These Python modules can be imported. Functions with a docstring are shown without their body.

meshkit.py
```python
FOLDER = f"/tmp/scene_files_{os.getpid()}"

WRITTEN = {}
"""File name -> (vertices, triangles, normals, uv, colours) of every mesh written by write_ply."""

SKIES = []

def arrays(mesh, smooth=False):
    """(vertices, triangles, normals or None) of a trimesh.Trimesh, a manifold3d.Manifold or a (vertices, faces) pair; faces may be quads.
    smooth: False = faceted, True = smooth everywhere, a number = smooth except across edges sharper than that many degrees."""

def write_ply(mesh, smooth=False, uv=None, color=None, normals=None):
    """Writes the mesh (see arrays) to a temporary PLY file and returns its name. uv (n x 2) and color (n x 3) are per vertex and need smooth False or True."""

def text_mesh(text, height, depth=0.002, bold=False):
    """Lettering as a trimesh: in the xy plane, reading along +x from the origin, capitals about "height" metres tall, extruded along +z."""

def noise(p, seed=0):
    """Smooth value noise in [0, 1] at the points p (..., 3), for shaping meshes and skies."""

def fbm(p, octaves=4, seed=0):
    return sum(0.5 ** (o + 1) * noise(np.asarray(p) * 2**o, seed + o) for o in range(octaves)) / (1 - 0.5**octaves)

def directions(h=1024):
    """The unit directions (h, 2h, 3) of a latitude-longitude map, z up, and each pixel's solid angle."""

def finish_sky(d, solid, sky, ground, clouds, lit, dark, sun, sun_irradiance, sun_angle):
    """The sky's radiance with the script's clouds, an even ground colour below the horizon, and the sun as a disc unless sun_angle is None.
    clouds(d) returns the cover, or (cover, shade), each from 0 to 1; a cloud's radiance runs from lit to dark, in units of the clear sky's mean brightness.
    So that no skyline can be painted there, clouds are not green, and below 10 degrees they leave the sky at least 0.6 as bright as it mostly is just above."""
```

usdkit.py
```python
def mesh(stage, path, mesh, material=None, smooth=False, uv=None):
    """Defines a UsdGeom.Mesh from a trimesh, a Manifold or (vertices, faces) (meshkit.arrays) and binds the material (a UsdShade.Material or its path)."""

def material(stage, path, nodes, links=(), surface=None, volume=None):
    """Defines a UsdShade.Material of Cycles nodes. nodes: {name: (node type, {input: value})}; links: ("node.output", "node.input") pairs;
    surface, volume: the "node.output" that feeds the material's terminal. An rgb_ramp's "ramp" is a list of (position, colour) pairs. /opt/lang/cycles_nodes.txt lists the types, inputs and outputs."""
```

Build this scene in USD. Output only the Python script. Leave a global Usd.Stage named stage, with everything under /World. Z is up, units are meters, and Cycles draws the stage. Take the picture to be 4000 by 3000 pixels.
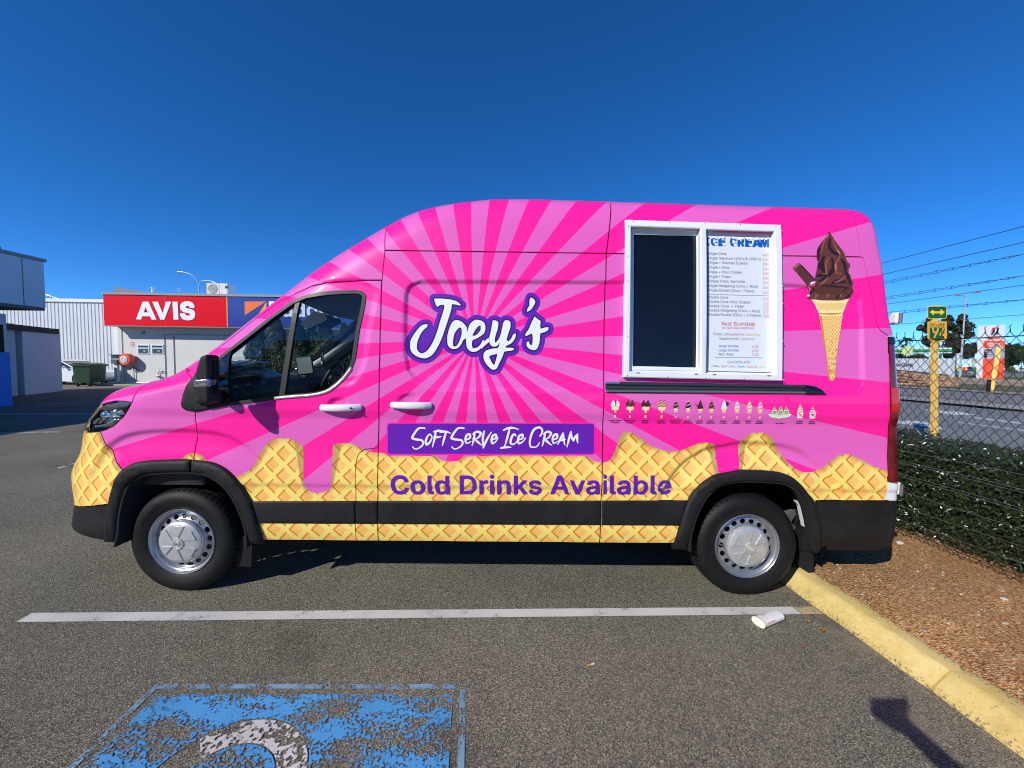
import math, random, glob
import numpy as np
import trimesh, shapely, meshkit, usdkit
from shapely import affinity
from shapely.geometry import Polygon, LineString, Point, MultiPolygon, box as sbox
from shapely.ops import unary_union
import manifold3d as m3
from pxr import Gf, Sdf, Usd, UsdGeom, UsdLux, UsdShade, Vt

random.seed(7)
rng = np.random.default_rng(7)
stage = Usd.Stage.CreateInMemory()
UsdGeom.Xform.Define(stage, '/World')
UsdGeom.Scope.Define(stage, '/World/Looks')

# ------------------------------------------------------------------ camera, sky, sun
CAM = np.array([0.0, -2.6, 1.61])
FPX = 1537.0                         # focal length in pixels of a 4000 px wide picture
YAW, PITCH, ROLL = math.radians(0.7), math.radians(-3.1), math.radians(0.8)
_f = np.array([math.sin(YAW) * math.cos(PITCH), math.cos(YAW) * math.cos(PITCH), math.sin(PITCH)])
_r0 = np.array([math.cos(YAW), -math.sin(YAW), 0.0])
_u0 = np.cross(_r0, _f)
_r = math.cos(ROLL) * _r0 + math.sin(ROLL) * _u0
_u = -math.sin(ROLL) * _r0 + math.cos(ROLL) * _u0
cam = UsdGeom.Camera.Define(stage, '/World/camera')
cam.CreateHorizontalApertureAttr(36.0)
cam.CreateVerticalApertureAttr(27.0)
cam.CreateFocalLengthAttr(36.0 * FPX / 4000.0)
cam.CreateClippingRangeAttr(Gf.Vec2f(0.05, 5000))
cam.CreateExposureAttr(0.34)
cam.AddTransformOp().Set(Gf.Matrix4d(*_r, 0, *_u, 0, *(-_f), 0, *CAM, 1))

SUN_TO = np.array([-0.598, -0.598, 0.534])
SUN_TO /= np.linalg.norm(SUN_TO)
SUN_EL, SUN_ROT = math.asin(SUN_TO[2]), math.atan2(SUN_TO[0], SUN_TO[1])
SKY_STRENGTH = 0.15
sun = UsdLux.DistantLight.Define(stage, '/World/sun_light')
sun.CreateIntensityAttr(0.95)
sun.CreateAngleAttr(0.5)
sun.CreateColorAttr(Gf.Vec3f(1.0, 0.955, 0.88))
sun.GetPrim().CreateAttribute('inputs:normalize', Sdf.ValueTypeNames.Bool).Set(True)
_z = SUN_TO
_x = np.cross([0, 0, 1], _z); _x /= np.linalg.norm(_x)
_y = np.cross(_z, _x)
sun.AddTransformOp().Set(Gf.Matrix4d(*_x, 0, *_y, 0, *_z, 0, 0, 0, 50, 1))
sky_mat = usdkit.material(stage, '/World/Looks/sky', {
    'sky': ('sky_texture', {'sky_type': 'single_scattering', 'sun_disc': False, 'sun_elevation': SUN_EL, 'sun_rotation': SUN_ROT, 'altitude': 0.0, 'air_density': 0.5, 'aerosol_density': 0.0, 'ozone_density': 9.0}),
    'deep': ('hsv', {'saturation': 1.13, 'value': 1.0, 'hue': 0.5}),
    'bg': ('background_shader', {'strength': SKY_STRENGTH})}, [('sky.color', 'deep.color'), ('deep.color', 'bg.color')], surface='bg.background')
dome = UsdLux.DomeLight.Define(stage, '/World/sky')
UsdShade.MaterialBindingAPI.Apply(dome.GetPrim()).Bind(sky_mat)
dome.GetPrim().SetCustomDataByKey('kind', 'structure')

# ------------------------------------------------------------------ pixels of the photograph <-> points of the place (for measuring only)
def ray(px, py):
    px, py = np.asarray(px, float), np.asarray(py, float)
    return _f * FPX + (px - 2000)[..., None] * _r + (1500 - py)[..., None] * _u
def atY(px, py, Y):
    d = ray(px, py); t = (np.asarray(Y) - CAM[1]) / d[..., 1]
    return CAM + d * np.asarray(t)[..., None]
def atX(px, py, X):
    d = ray(px, py); t = (X - CAM[0]) / d[..., 0]
    return CAM + d * np.asarray(t)[..., None]
def atZ(px, py, Z=0.0):
    d = ray(px, py); t = (Z - CAM[2]) / d[..., 2]
    return CAM + d * np.asarray(t)[..., None]
def proj(p):
    q = np.asarray(p, float) - CAM
    w = q @ _f
    return np.stack([2000 + FPX * (q @ _r) / w, 1500 - FPX * (q @ _u) / w], -1)

# ------------------------------------------------------------------ helpers
_used = {}
ORIGIN = {}
def numbered(path):
    n = _used.get(path, 0); _used[path] = n + 1
    return path if n == 0 else f'{path}_{n:03d}'
def tag(o, label=None, cat=None, group=None, kind=None):
    p = o.GetPrim() if hasattr(o, 'GetPrim') else o
    for k, v in (('label', label), ('category', cat), ('group', group), ('kind', kind)):
        if v: p.SetCustomDataByKey(k, v)
    return p
def thing(name, loc, label, cat, group=None):
    path = numbered('/World/' + name)
    x = UsdGeom.Xform.Define(stage, path)
    x.AddTranslateOp().Set(Gf.Vec3d(*map(float, loc)))
    ORIGIN[path] = np.array(loc, float)
    return tag(x, label, cat, group)
def part(name, parent):
    """An Xform part (of a thing) that only holds sub-parts."""
    path = numbered(f'{parent.GetPath()}/{name}')
    x = UsdGeom.Xform.Define(stage, path)
    ORIGIN[path] = ORIGIN[str(parent.GetPath())]
    return x.GetPrim()
def tm(mesh):
    if hasattr(mesh, 'to_mesh'):
        m = mesh.to_mesh()
        return trimesh.Trimesh(np.array(m.vert_properties[:, :3], float), np.array(m.tri_verts), process=False)
    if isinstance(mesh, (list,)):
        return trimesh.util.concatenate([tm(m) for m in mesh])
    if isinstance(mesh, tuple):
        v, f, _ = meshkit.arrays(mesh)
        return trimesh.Trimesh(v, f, process=False)
    return mesh
def obj(name, mesh, mat, parent=None, smooth=False, label=None, cat=None, group=None, kind=None, colors=None):
    mesh = tm(mesh)
    root = str(parent.GetPath()) if parent is not None else '/World'
    path = numbered(f'{root}/{name}')
    o = ORIGIN.get(root, np.zeros(3))
    ORIGIN[path] = o
    m = mesh.copy(); m.vertices = m.vertices - o
    u = usdkit.mesh(stage, path, m, M[mat] if isinstance(mat, str) else mat, smooth=smooth)
    if colors is not None:
        UsdGeom.PrimvarsAPI(u).CreatePrimvar('tint', Sdf.ValueTypeNames.Color3fArray, 'vertex').Set(Vt.Vec3fArray.FromNumpy(np.asarray(colors, np.float32)))
    return tag(u, label, cat, group, kind)
def dup(first, loc, label=None, rotz=0.0, scale=None):
    """A copy of a finished thing with its parts, under the next number."""
    p = str(first.GetPath())
    path = numbered(p)
    x = UsdGeom.Xform.Define(stage, path)
    x.GetPrim().GetReferences().AddInternalReference(first.GetPath())
    x.ClearXformOpOrder()
    x.AddTranslateOp(opSuffix='place').Set(Gf.Vec3d(*map(float, loc)))
    if rotz: x.AddRotateZOp(opSuffix='place').Set(rotz)
    if scale: x.AddScaleOp(opSuffix='place').Set(Gf.Vec3f(scale, scale, scale))
    x.GetPrim().SetInstanceable(True)
    if label: x.GetPrim().SetCustomDataByKey('label', label)
    return x.GetPrim()

def bx(x0, x1, y0, y1, z0, z1, bev=0.0):
    x0, x1 = min(x0, x1), max(x0, x1); y0, y1 = min(y0, y1), max(y0, y1); z0, z1 = min(z0, z1), max(z0, z1)
    if bev <= 0:
        b = trimesh.creation.box([x1 - x0, y1 - y0, z1 - z0]); b.apply_translation([(x0 + x1) / 2, (y0 + y1) / 2, (z0 + z1) / 2]); return b
    b = min(bev, 0.45 * (x1 - x0), 0.45 * (y1 - y0), 0.45 * (z1 - z0))
    pts = []
    for sx in (0, 1):
        for sy in (0, 1):
            for sz in (0, 1):
                c = np.array([(x0, x1)[sx], (y0, y1)[sy], (z0, z1)[sz]]); s = np.array([1 - 2 * sx, 1 - 2 * sy, 1 - 2 * sz]) * b
                for k in range(3):
                    o = s.copy(); o[k] = 0; pts.append(c + o)
    return tm(m3.Manifold.hull_points(np.array(pts)))
def tube(pts, r, n=8, caps=True):
    """A round bar along a polyline; r a number or one per point."""
    p = np.asarray(pts, float); k = len(p)
    r = np.broadcast_to(np.asarray(r, float), (k,))
    t = np.gradient(p, axis=0); t /= np.maximum(np.linalg.norm(t, axis=1, keepdims=True), 1e-9)
    a = np.array([0, 0, 1.0]) if abs(t[0, 2]) < 0.9 else np.array([1.0, 0, 0])
    u = np.cross(t[0], a); u /= np.linalg.norm(u)
    V = []
    for i in range(k):
        u = u - t[i] * (u @ t[i]); u /= max(np.linalg.norm(u), 1e-9)
        w = np.cross(t[i], u)
        th = np.arange(n) * 2 * np.pi / n
        V.append(p[i] + r[i] * (np.cos(th)[:, None] * u + np.sin(th)[:, None] * w))
    V = np.vstack(V); F = []
    for i in range(k - 1):
        for j in range(n):
            a, b = i * n + j, i * n + (j + 1) % n
            F += [[a, b, b + n], [a, b + n, a + n]]
    if caps:
        for i, s in ((0, 1), (k - 1, -1)):
            c = len(V); V = np.vstack([V, p[i]])
            for j in range(n):
                q = [c, i * n + (j + 1) % n, i * n + j]
                F.append(q if s == 1 else q[::-1])
    return trimesh.Trimesh(V, np.array(F), process=False)
def cyl(p0, p1, r, n=16, r1=None):
    return tube([p0, p1], [r, r if r1 is None else r1], n)
def revolve(profile, n=64, axis='y', center=(0, 0, 0), closed=False):
    """Profile of (radius, height) points turned about an axis through center."""
    p = np.asarray(profile, float); k = len(p)
    th = np.arange(n) * 2 * np.pi / n
    R, H = p[:, 0], p[:, 1]
    c, s = np.cos(th), np.sin(th)
    A = R[None] * c[:, None]; B = R[None] * s[:, None]; C = np.broadcast_to(H, A.shape)
    V = np.stack({'y': (A, C, B), 'z': (A, B, C), 'x': (C, A, B)}[axis], -1).reshape(-1, 3)
    F = []
    kk = k if closed else k - 1
    for i in range(n):
        for j in range(kk):
            a, b = i * k + j, i * k + (j + 1) % k
            a2, b2 = ((i + 1) % n) * k + j, ((i + 1) % n) * k + (j + 1) % k
            F += [[a, b, b2], [a, b2, a2]]
    m = trimesh.Trimesh(V, np.array(F), process=False)
    m.merge_vertices(); m.update_faces(m.nondegenerate_faces())
    trimesh.repair.fix_normals(m)
    m.apply_translation(center)
    return m
def polys(g):
    if g.is_empty: return []
    return [p for p in (g.geoms if hasattr(g, 'geoms') else [g]) if isinstance(p, Polygon) and p.area > 1e-9]
def tri2d(p):
    v, f = trimesh.creation.triangulate_polygon(p, engine='earcut')
    return np.asarray(v), np.asarray(f)
def flat(g, depth, to3):
    """Extrudes shapely polygons (u, v) by depth; to3(u, v, h) places points, h = 0 back, depth = front."""
    out = []
    for p in polys(g):
        e = trimesh.creation.extrude_polygon(p, depth, engine='earcut')
        v = e.vertices
        e.vertices = to3(v[:, 0], v[:, 1], v[:, 2])
        trimesh.repair.fix_normals(e)
        out.append(e)
    return trimesh.util.concatenate(out)
def facing_camera(y):
    """Places flat shapes on a wall y = const that looks towards -y."""
    return lambda u, v, h: np.stack([u, y - h, v], -1)
_fonts = {}
def text_poly(text, height, weight=500, bold=0, width=None):
    from PIL import Image, ImageDraw, ImageFont
    if weight not in _fonts:
        f = ImageFont.truetype(glob.glob("/opt/blender-*/*/datafiles/fonts/Inter.woff2")[0], 96)
        f.set_variation_by_axes([32 if weight > 600 else 14, weight]); _fonts[weight] = f
    f = _fonts[weight]
    x0, y0, x1, y1 = f.getbbox(text, anchor='ls', stroke_width=bold)
    im = Image.new('L', (int(x1 - x0 + 8), int(y1 - y0 + 8)))
    ImageDraw.Draw(im).text((4 - x0, 4 - y0), text, 255, font=f, anchor='ls', stroke_width=bold)
    on = np.pad(np.asarray(im) > 127, ((0, 0), (1, 1))).astype(np.int8)
    rows, st = np.nonzero(np.diff(on, axis=1) == 1)
    en = np.nonzero(np.diff(on, axis=1) == -1)[1]
    g = unary_union(shapely.box(st, -rows - 1, en, -rows)).buffer(0.6).buffer(-0.6).simplify(0.7)
    s = height / 70.0
    g = affinity.affine_transform(g, [s, 0, 0, s, -4 * s, (4 - y0) * s])
    if width:
        b = g.bounds; k = width / (b[2] - b[0])
        g = affinity.scale(affinity.translate(g, -b[0], 0), k, 1, origin=(0, 0))
    return g

# ------------------------------------------------------------------ materials
M = {}
def mat(name, color, rough=0.5, metal=0.0, spec=0.5, coat=0.0, noise=None, bump=None, **kw):
    """Principled paint; noise = (scale, spread) varies the tone; bump = (scale, metres)."""
    nodes = {'p': ('principled_bsdf', {'base_color': color, 'roughness': rough, 'metallic': metal, 'specular_ior_level': spec, 'coat_weight': coat, **kw})}
    links = []
    if noise or bump:
        nodes['tc'] = ('texture_coordinate', {})
    if noise:
        sc, sp = noise
        lo = tuple(max(0, c * (1 - sp)) for c in color); hi = tuple(min(1, c * (1 + sp)) for c in color)
        nodes['n'] = ('noise_texture', {'scale': sc, 'detail': 6.0, 'roughness': 0.65})
        nodes['r'] = ('rgb_ramp', {'ramp': [(0.3, lo), (0.7, hi)]})
        links += [('tc.object', 'n.vector'), ('n.fac', 'r.fac'), ('r.color', 'p.base_color')]
    if bump:
        nodes['bn'] = ('noise_texture', {'scale': bump[0], 'detail': 4.0})
        nodes['b'] = ('bump', {'distance': bump[1], 'strength': 1.0})
        links += [('tc.object', 'bn.vector'), ('bn.fac', 'b.height'), ('b.normal', 'p.normal')]
    M[name] = usdkit.material(stage, '/World/Looks/' + name, nodes, links, surface='p.BSDF')
def glass(name, tint=(0.75, 0.8, 0.8), ior=1.5, tintrough=0.0, base=0.0):
    M[name] = usdkit.material(stage, '/World/Looks/' + name, {
        't': ('transparent_bsdf', {'color': tint}), 'g': ('glossy_bsdf', {'color': (1, 1, 1), 'roughness': tintrough}),
        'f': ('fresnel', {'IOR': ior}), 'm': ('mix_closure', {})},
        [('f.fac', 'm.fac'), ('t.BSDF', 'm.closure1'), ('g.BSDF', 'm.closure2')], surface='m.closure')
M['printed'] = usdkit.material(stage, '/World/Looks/printed', {
    'a': ('attribute', {'attribute': 'tint'}), 'p': ('principled_bsdf', {'roughness': 0.35, 'coat_weight': 0.3})}, [('a.color', 'p.base_color')], surface='p.BSDF')
def S(r, g, b):
    """sRGB 0..255 -> linear."""
    f = lambda c: c / 12.92 if c <= 0.04045 else ((c + 0.055) / 1.055) ** 2.4
    return tuple(f(v / 255) for v in (r, g, b))
mat('black_plastic', (0.010, 0.0102, 0.011), spec=0.3, rough=0.6, noise=(7, 0.45), bump=(900, 0.0006))
mat('gloss_black', (0.006, 0.006, 0.007), rough=0.12, coat=0.5)
mat('rubber', (0.006, 0.006, 0.0062), spec=0.3, rough=0.6, noise=(14, 0.35), bump=(260, 0.0008))
mat('seal_rubber', (0.02, 0.019, 0.018), rough=0.5)
mat('underbody', (0.006, 0.006, 0.006), rough=0.9)
mat('cabin_trim', (0.22, 0.23, 0.24), rough=0.7)
mat('cabin_light_trim', (0.62, 0.63, 0.61), rough=0.6)
mat('cabin_dark', (0.012, 0.012, 0.013), rough=0.55, bump=(500, 0.0004))
mat('seat_cloth', (0.02, 0.021, 0.024), rough=0.9, noise=(60, 0.3))
mat('white_paint', (0.78, 0.79, 0.79), rough=0.25, coat=0.4)
mat('white_frame', (0.74, 0.76, 0.78), rough=0.3, noise=(5, 0.05), coat=0.15)
mat('board_white', (0.70, 0.73, 0.78), rough=0.25, coat=0.3)
mat('steel_wheel', (0.42, 0.435, 0.46), rough=0.30, metal=0.75, noise=(20, 0.1))
mat('hub_silver', (0.50, 0.51, 0.51), rough=0.36, metal=0.45, noise=(30, 0.12))
mat('aluminium', (0.55, 0.56, 0.57), rough=0.28, metal=0.9)
mat('grey_metal', (0.22, 0.23, 0.24), rough=0.4, metal=0.6)
mat('rail_dark', (0.06, 0.063, 0.07), rough=0.3, metal=0.5)
mat('indicator_lens', (0.30, 0.31, 0.34), rough=0.12, metal=0.6, noise=(90, 0.6), coat=0.6)
mat('chrome', (0.8, 0.8, 0.8), rough=0.08, metal=1.0)
mat('cream_trim', (0.60, 0.53, 0.44), rough=0.35, metal=0.3)
mat('dark_window', (0.005, 0.0055, 0.008), spec=0.35, rough=0.14, coat=0.2, noise=(3, 0.3))
mat('mirror_glass', (0.010, 0.010, 0.011), rough=0.15)
mat('red_lens', (0.16, 0.003, 0.006), rough=0.12, coat=1.0, noise=(12, 0.5))
mat('bright_red_lens', (0.55, 0.006, 0.012), rough=0.1, coat=1.0)
mat('smoked_lens', (0.012, 0.001, 0.002), rough=0.1, coat=1.0)
mat('screen', (0.05, 0.06, 0.06), rough=0.08, coat=1.0)
mat('pale_screen', (0.30, 0.33, 0.32), rough=0.15, coat=0.8)
mat('paper', (0.62, 0.64, 0.62), rough=0.8)
mat('purple_print', S(100, 24, 168), rough=0.3, coat=0.4)
mat('purple_dark_print', S(52, 16, 86), rough=0.3, coat=0.4)
mat('white_print', (0.80, 0.83, 0.82), rough=0.3, coat=0.3)
mat('pink_print', (0.95, 0.02, 0.40), rough=0.3, coat=0.4)
mat('choc_print', S(58, 12, 50), rough=0.4)
glass('cab_glass', (0.90, 0.94, 0.93), ior=1.5)
glass('lamp_glass', (0.85, 0.88, 0.9), ior=1.5)
glass('lit_glass', (0.9, 0.93, 0.95), ior=1.5)
# ================================================================== the van: body surface
WID = 2.06; YC = WID / 2
VAN = thing('ice_cream_van', (-0.4, YC, 0), 'bright pink ice cream van with white serving window and waffle pattern along its sill', 'van')
# outline of the van as measured: front and roof (left edge), rear (right edge)
SILF = np.array([[1990, 700], [1917, 781], [1808, 787], [1627, 823], [1506, 886], [1314, 1000], [1213, 1070], [1086, 1168], [959, 1266], [833, 1367], [725, 1440], [668, 1471], [586, 1494],
                 [516, 1506], [453, 1525], [406, 1557], [385, 1590], [345, 1633], [330, 1677], [322, 1715], [315, 1766], [289, 1816], [276, 1854], [281, 1905], [290, 1968], [281, 2040], [275, 2068], [289, 2082], [346, 2101], [478, 2125], [800, 2140]], float)
SILR = np.array([[2600, 780], [3200, 808], [3318, 821], [3363, 834], [3400, 868], [3418, 904], [3445, 1030], [3472, 1248], [3488, 1310], [3494, 1330], [3503, 1480], [3511, 1560], [3512, 1800], [3509, 1957], [3499, 2102], [3481, 2147], [3390, 2156], [3000, 2158]], float)
Z0, ZS, ZT = 0.335, 2.30, 2.828
def inset(z):
    z = np.asarray(z, float)
    low = 0.03 * np.clip((0.50 - z) / 0.14, 0, 1) ** 2
    up = 0.075 * np.clip((z - 1.2) / 1.1, 0, 1.3) ** 1.4
    return low + up
def halfw(z):
    z = np.asarray(z, float)
    t = np.clip((z - ZS) / (ZT - ZS), 0, 0.9995)
    return (YC - inset(np.minimum(z, ZT))) * (1 - t ** 5) ** 0.2
_lev = np.unique(np.round(np.concatenate([np.arange(Z0, 2.3, 0.0115), np.linspace(2.3, 2.77, 36), ZS + (ZT - ZS) * np.sin(np.linspace(0.70, 1, 22) * np.pi / 2)]), 4))
FA = lambda z: np.interp(z, [0.4, 0.95, 1.15, 1.4, 2.0, 2.6, 2.8], [0.85, 0.88, 0.85, 0.75, 0.62, 0.7, 0.8])
FN = lambda z: np.interp(z, [0.4, 1.0, 1.5, 2.8], [2.5, 2.6, 2.8, 2.8])
RA, RN = 0.16, 7.0
def plan_front(z, th):
    """Front corner, relative to the front centre: th 0 = side, pi/2 = centre."""
    n = FN(z); a = FA(z)
    dx = a * (1 - np.sin(th) ** (2 / n)); dy = halfw(z) * (1 - np.cos(th) ** (2 / n))
    return dx, dy      # behind the front centre; away from the side
def roof_drop(x, z):
    return -0.012 * np.clip(x + 0.2, 0, 4) * np.clip((z - 1.9) / 0.5, 0, 1)
def solve_front(z):
    th = np.linspace(0.02, np.pi / 2, 120)
    n = FN(z)
    dx = FA(z) * (1 - np.sin(th) ** (2 / n)); dy = halfw(z) * np.cos(th) ** (2 / n)
    lo, hi = -4.2, 2.2
    for _ in range(40):
        xf = (lo + hi) / 2
        P = np.stack([xf + dx, YC - dy, np.full_like(dx, z)], -1)
        q = proj(P)
        bad = (np.interp(q[:, 1], SILF[:, 1], SILF[:, 0]) - q[:, 0]).max() > 0
        if bad: lo = xf
        else: hi = xf
    return hi
def solve_rear(z):
    th = np.linspace(0.02, np.pi / 2, 120)
    dx = RA * (1 - np.sin(th) ** (2 / RN)); dy = halfw(z) * np.cos(th) ** (2 / RN)
    lo, hi = 1.0, 3.2
    for _ in range(40):
        xr = (lo + hi) / 2
        x = xr - dx
        P = np.stack([x, YC - dy, z + roof_drop(x, z)], -1)
        q = proj(P)
        bad = (q[:, 0] - np.interp(q[:, 1], SILR[:, 1], SILR[:, 0])).max() > 0
        if bad: hi = xr
        else: lo = xr
    return lo
XF = np.array([solve_front(z) for z in _lev]); XR = np.array([solve_rear(z) for z in _lev])
for i in range(1, len(XF)): XF[i] = max(XF[i], XF[i - 1] + 0.001) if _lev[i] > 1.0 else XF[i]
for i in range(1, len(XR)):
    if _lev[i] > 0.7: XR[i] = min(XR[i], XR[i - 1] + (0.01 if _lev[i] < 1 else 0.0))
_top = _lev > 2.62
def smooth1(a, k):
    return np.convolve(np.pad(a, k, mode='edge'), np.ones(2 * k + 1) / (2 * k + 1), 'valid')
XF = smooth1(XF, 2); XR = smooth1(XR, 2)
_t = np.clip((_lev - 2.5) / (ZT - 2.5), 0, 1)
XR = np.where(_lev > 2.5, np.interp(2.5, _lev, XR) - 0.16 * (1 - np.sqrt(1 - _t ** 2)), XR)
def ys0(x, z):
    """Depth of the near side of the body at (x, z), without pressed details."""
    x, z = np.broadcast_arrays(np.asarray(x, float), np.asarray(z, float))
    zz = np.clip(z - roof_drop(x, z), Z0, ZT - 0.01)
    xf = np.interp(zz, _lev, XF); xr = np.interp(zz, _lev, XR)
    a, n, h = FA(zz), FN(zz), halfw(zz)
    tf = np.clip((xf + a - x) / a, 0, 0.9999); tr = np.clip((x - xr + RA) / RA, 0, 0.9999)
    return YC - h * (1 - tf ** n) ** (1 / n) * (1 - tr ** RN) ** (1 / RN)
DEPTH = [0.0]
def onside(pts, off=None):
    off = DEPTH[0] if off is None else off
    """Picture points -> (x, z) on the near side of the body."""
    p = np.asarray(pts, float); y = np.zeros(len(p))
    for _ in range(8):
        q = atY(p[:, 0], p[:, 1], y); y = 0.5 * y + 0.5 * (np.minimum(ys0(q[:, 0], q[:, 2]), 0.7) + off)
    return q[:, [0, 2]]
def side_poly(pts, off=None): return Polygon(onside(pts, off)).buffer(0)
def dense(pts, d=12, close=True):
    l = LineString(list(pts) + ([pts[0]] if close else []))
    n = max(8, int(l.length / d)); return np.array([l.interpolate(i / n, normalized=True).coords[0] for i in range(n + (0 if close else 1))])
def spline(pts, n=200, close=False):
    from scipy.interpolate import PchipInterpolator, CubicSpline
    p = np.asarray(pts, float)
    if close: p = np.vstack([p, p[:1]])
    s = np.r_[0, np.cumsum(np.maximum(np.hypot(*np.diff(p, axis=0).T), 1e-6))]
    f = PchipInterpolator(s, p)
    q = f(np.linspace(0, s[-1], n))
    return q[:-1] if close else q

# outlines measured in the picture
P_ARCH_F_OUT = [[402, 2114], [401, 2057], [415, 1968], [440, 1880], [472, 1835], [516, 1810], [580, 1801], [706, 1797], [752, 1801], [808, 1807], [865, 1829], [915, 1873], [953, 1930], [972, 1965], [997, 2044], [1016, 2110]]
P_ARCH_F_IN = [[453, 2117], [450, 2057], [463, 1968], [485, 1905], [516, 1873], [580, 1850], [706, 1845], [770, 1848], [833, 1873], [877, 1911], [915, 1968], [940, 2025], [962, 2100]]
P_ARCH_R_OUT = [[2636, 2136], [2650, 2100], [2661, 2057], [2694, 1958], [2730, 1905], [2770, 1873], [2800, 1857], [2860, 1846], [2904, 1838], [2980, 1840], [3045, 1846], [3090, 1860], [3130, 1890], [3160, 1925], [3188, 1957], [3205, 2010], [3216, 2080], [3212, 2150]]
P_ARCH_R_IN = [[2690, 2140], [2712, 2050], [2738, 1985], [2770, 1935], [2805, 1905], [2850, 1887], [2910, 1880], [2990, 1882], [3060, 1888], [3100, 1903], [3130, 1930], [3150, 1965], [3168, 2030], [3180, 2100], [3185, 2150]]
P_WIN = [[852, 1395], [953, 1317], [1055, 1236], [1140, 1175], [1191, 1153], [1259, 1141], [1326, 1136], [1387, 1134], [1415, 1138], [1426, 1155], [1420, 1199], [1401, 1283], [1391, 1351], [1384, 1402], [1371, 1439], [1343, 1477], [1309, 1511],
         [1279, 1531], [1225, 1545], [1123, 1553], [1072, 1560], [903, 1582], [870, 1570], [840, 1500], [835, 1430]]
P_RECESS1 = [[2470, 1100], [1640, 1097], [1600, 1110], [1582, 1149], [1579, 1250], [1580, 1390], [1591, 1447], [1612, 1475], [1678, 1512], [1740, 1526], [2470, 1528]]
P_RECESS2 = [[2420, 1100], [3057, 1110], [3325, 1126], [3363, 1165], [3371, 1240], [3374, 1380], [3377, 1505], [3352, 1535], [3222, 1541], [2420, 1527]]
def side_signed(poly, x, z):
    pts = shapely.points(x, z)
    d = shapely.distance(poly.exterior, pts)
    return np.where(shapely.contains(poly, pts), d, -d)
_win = side_poly(dense(P_WIN)).buffer(-0.012).buffer(0.012)
_rec1, _rec2 = side_poly(dense(P_RECESS1)), side_poly(dense(P_RECESS2))
DEPTH[0] = -0.024
_archF = side_poly(np.vstack([spline(P_ARCH_F_OUT, 60), [[1016, 2300], [402, 2300]]]))
_archR = side_poly(np.vstack([spline(P_ARCH_R_OUT, 60), [[3212, 2300], [2636, 2300]]]))
_archFi = side_poly(np.vstack([spline(P_ARCH_F_IN, 60), [[970, 2300], [453, 2300]]]))
_archRi = side_poly(np.vstack([spline(P_ARCH_R_IN, 60), [[3187, 2300], [2685, 2300]]]))
DEPTH[0] = 0.0
_h1, _h2 = onside([[1318, 1578], [1594, 1563]])
def sstep(t):
    t = np.clip(t, 0, 1); return t * t * (3 - 2 * t)
zl = {k: float(onside([[1700, v]])[0, 1]) for k, v in (('belt', 1600), ('belt2', 1648), ('low', 1893), ('low2', 1912), ('seam1', 981), ('seam2', 1092), ('wtop', 1961), ('wbot', 2048))}
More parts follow.
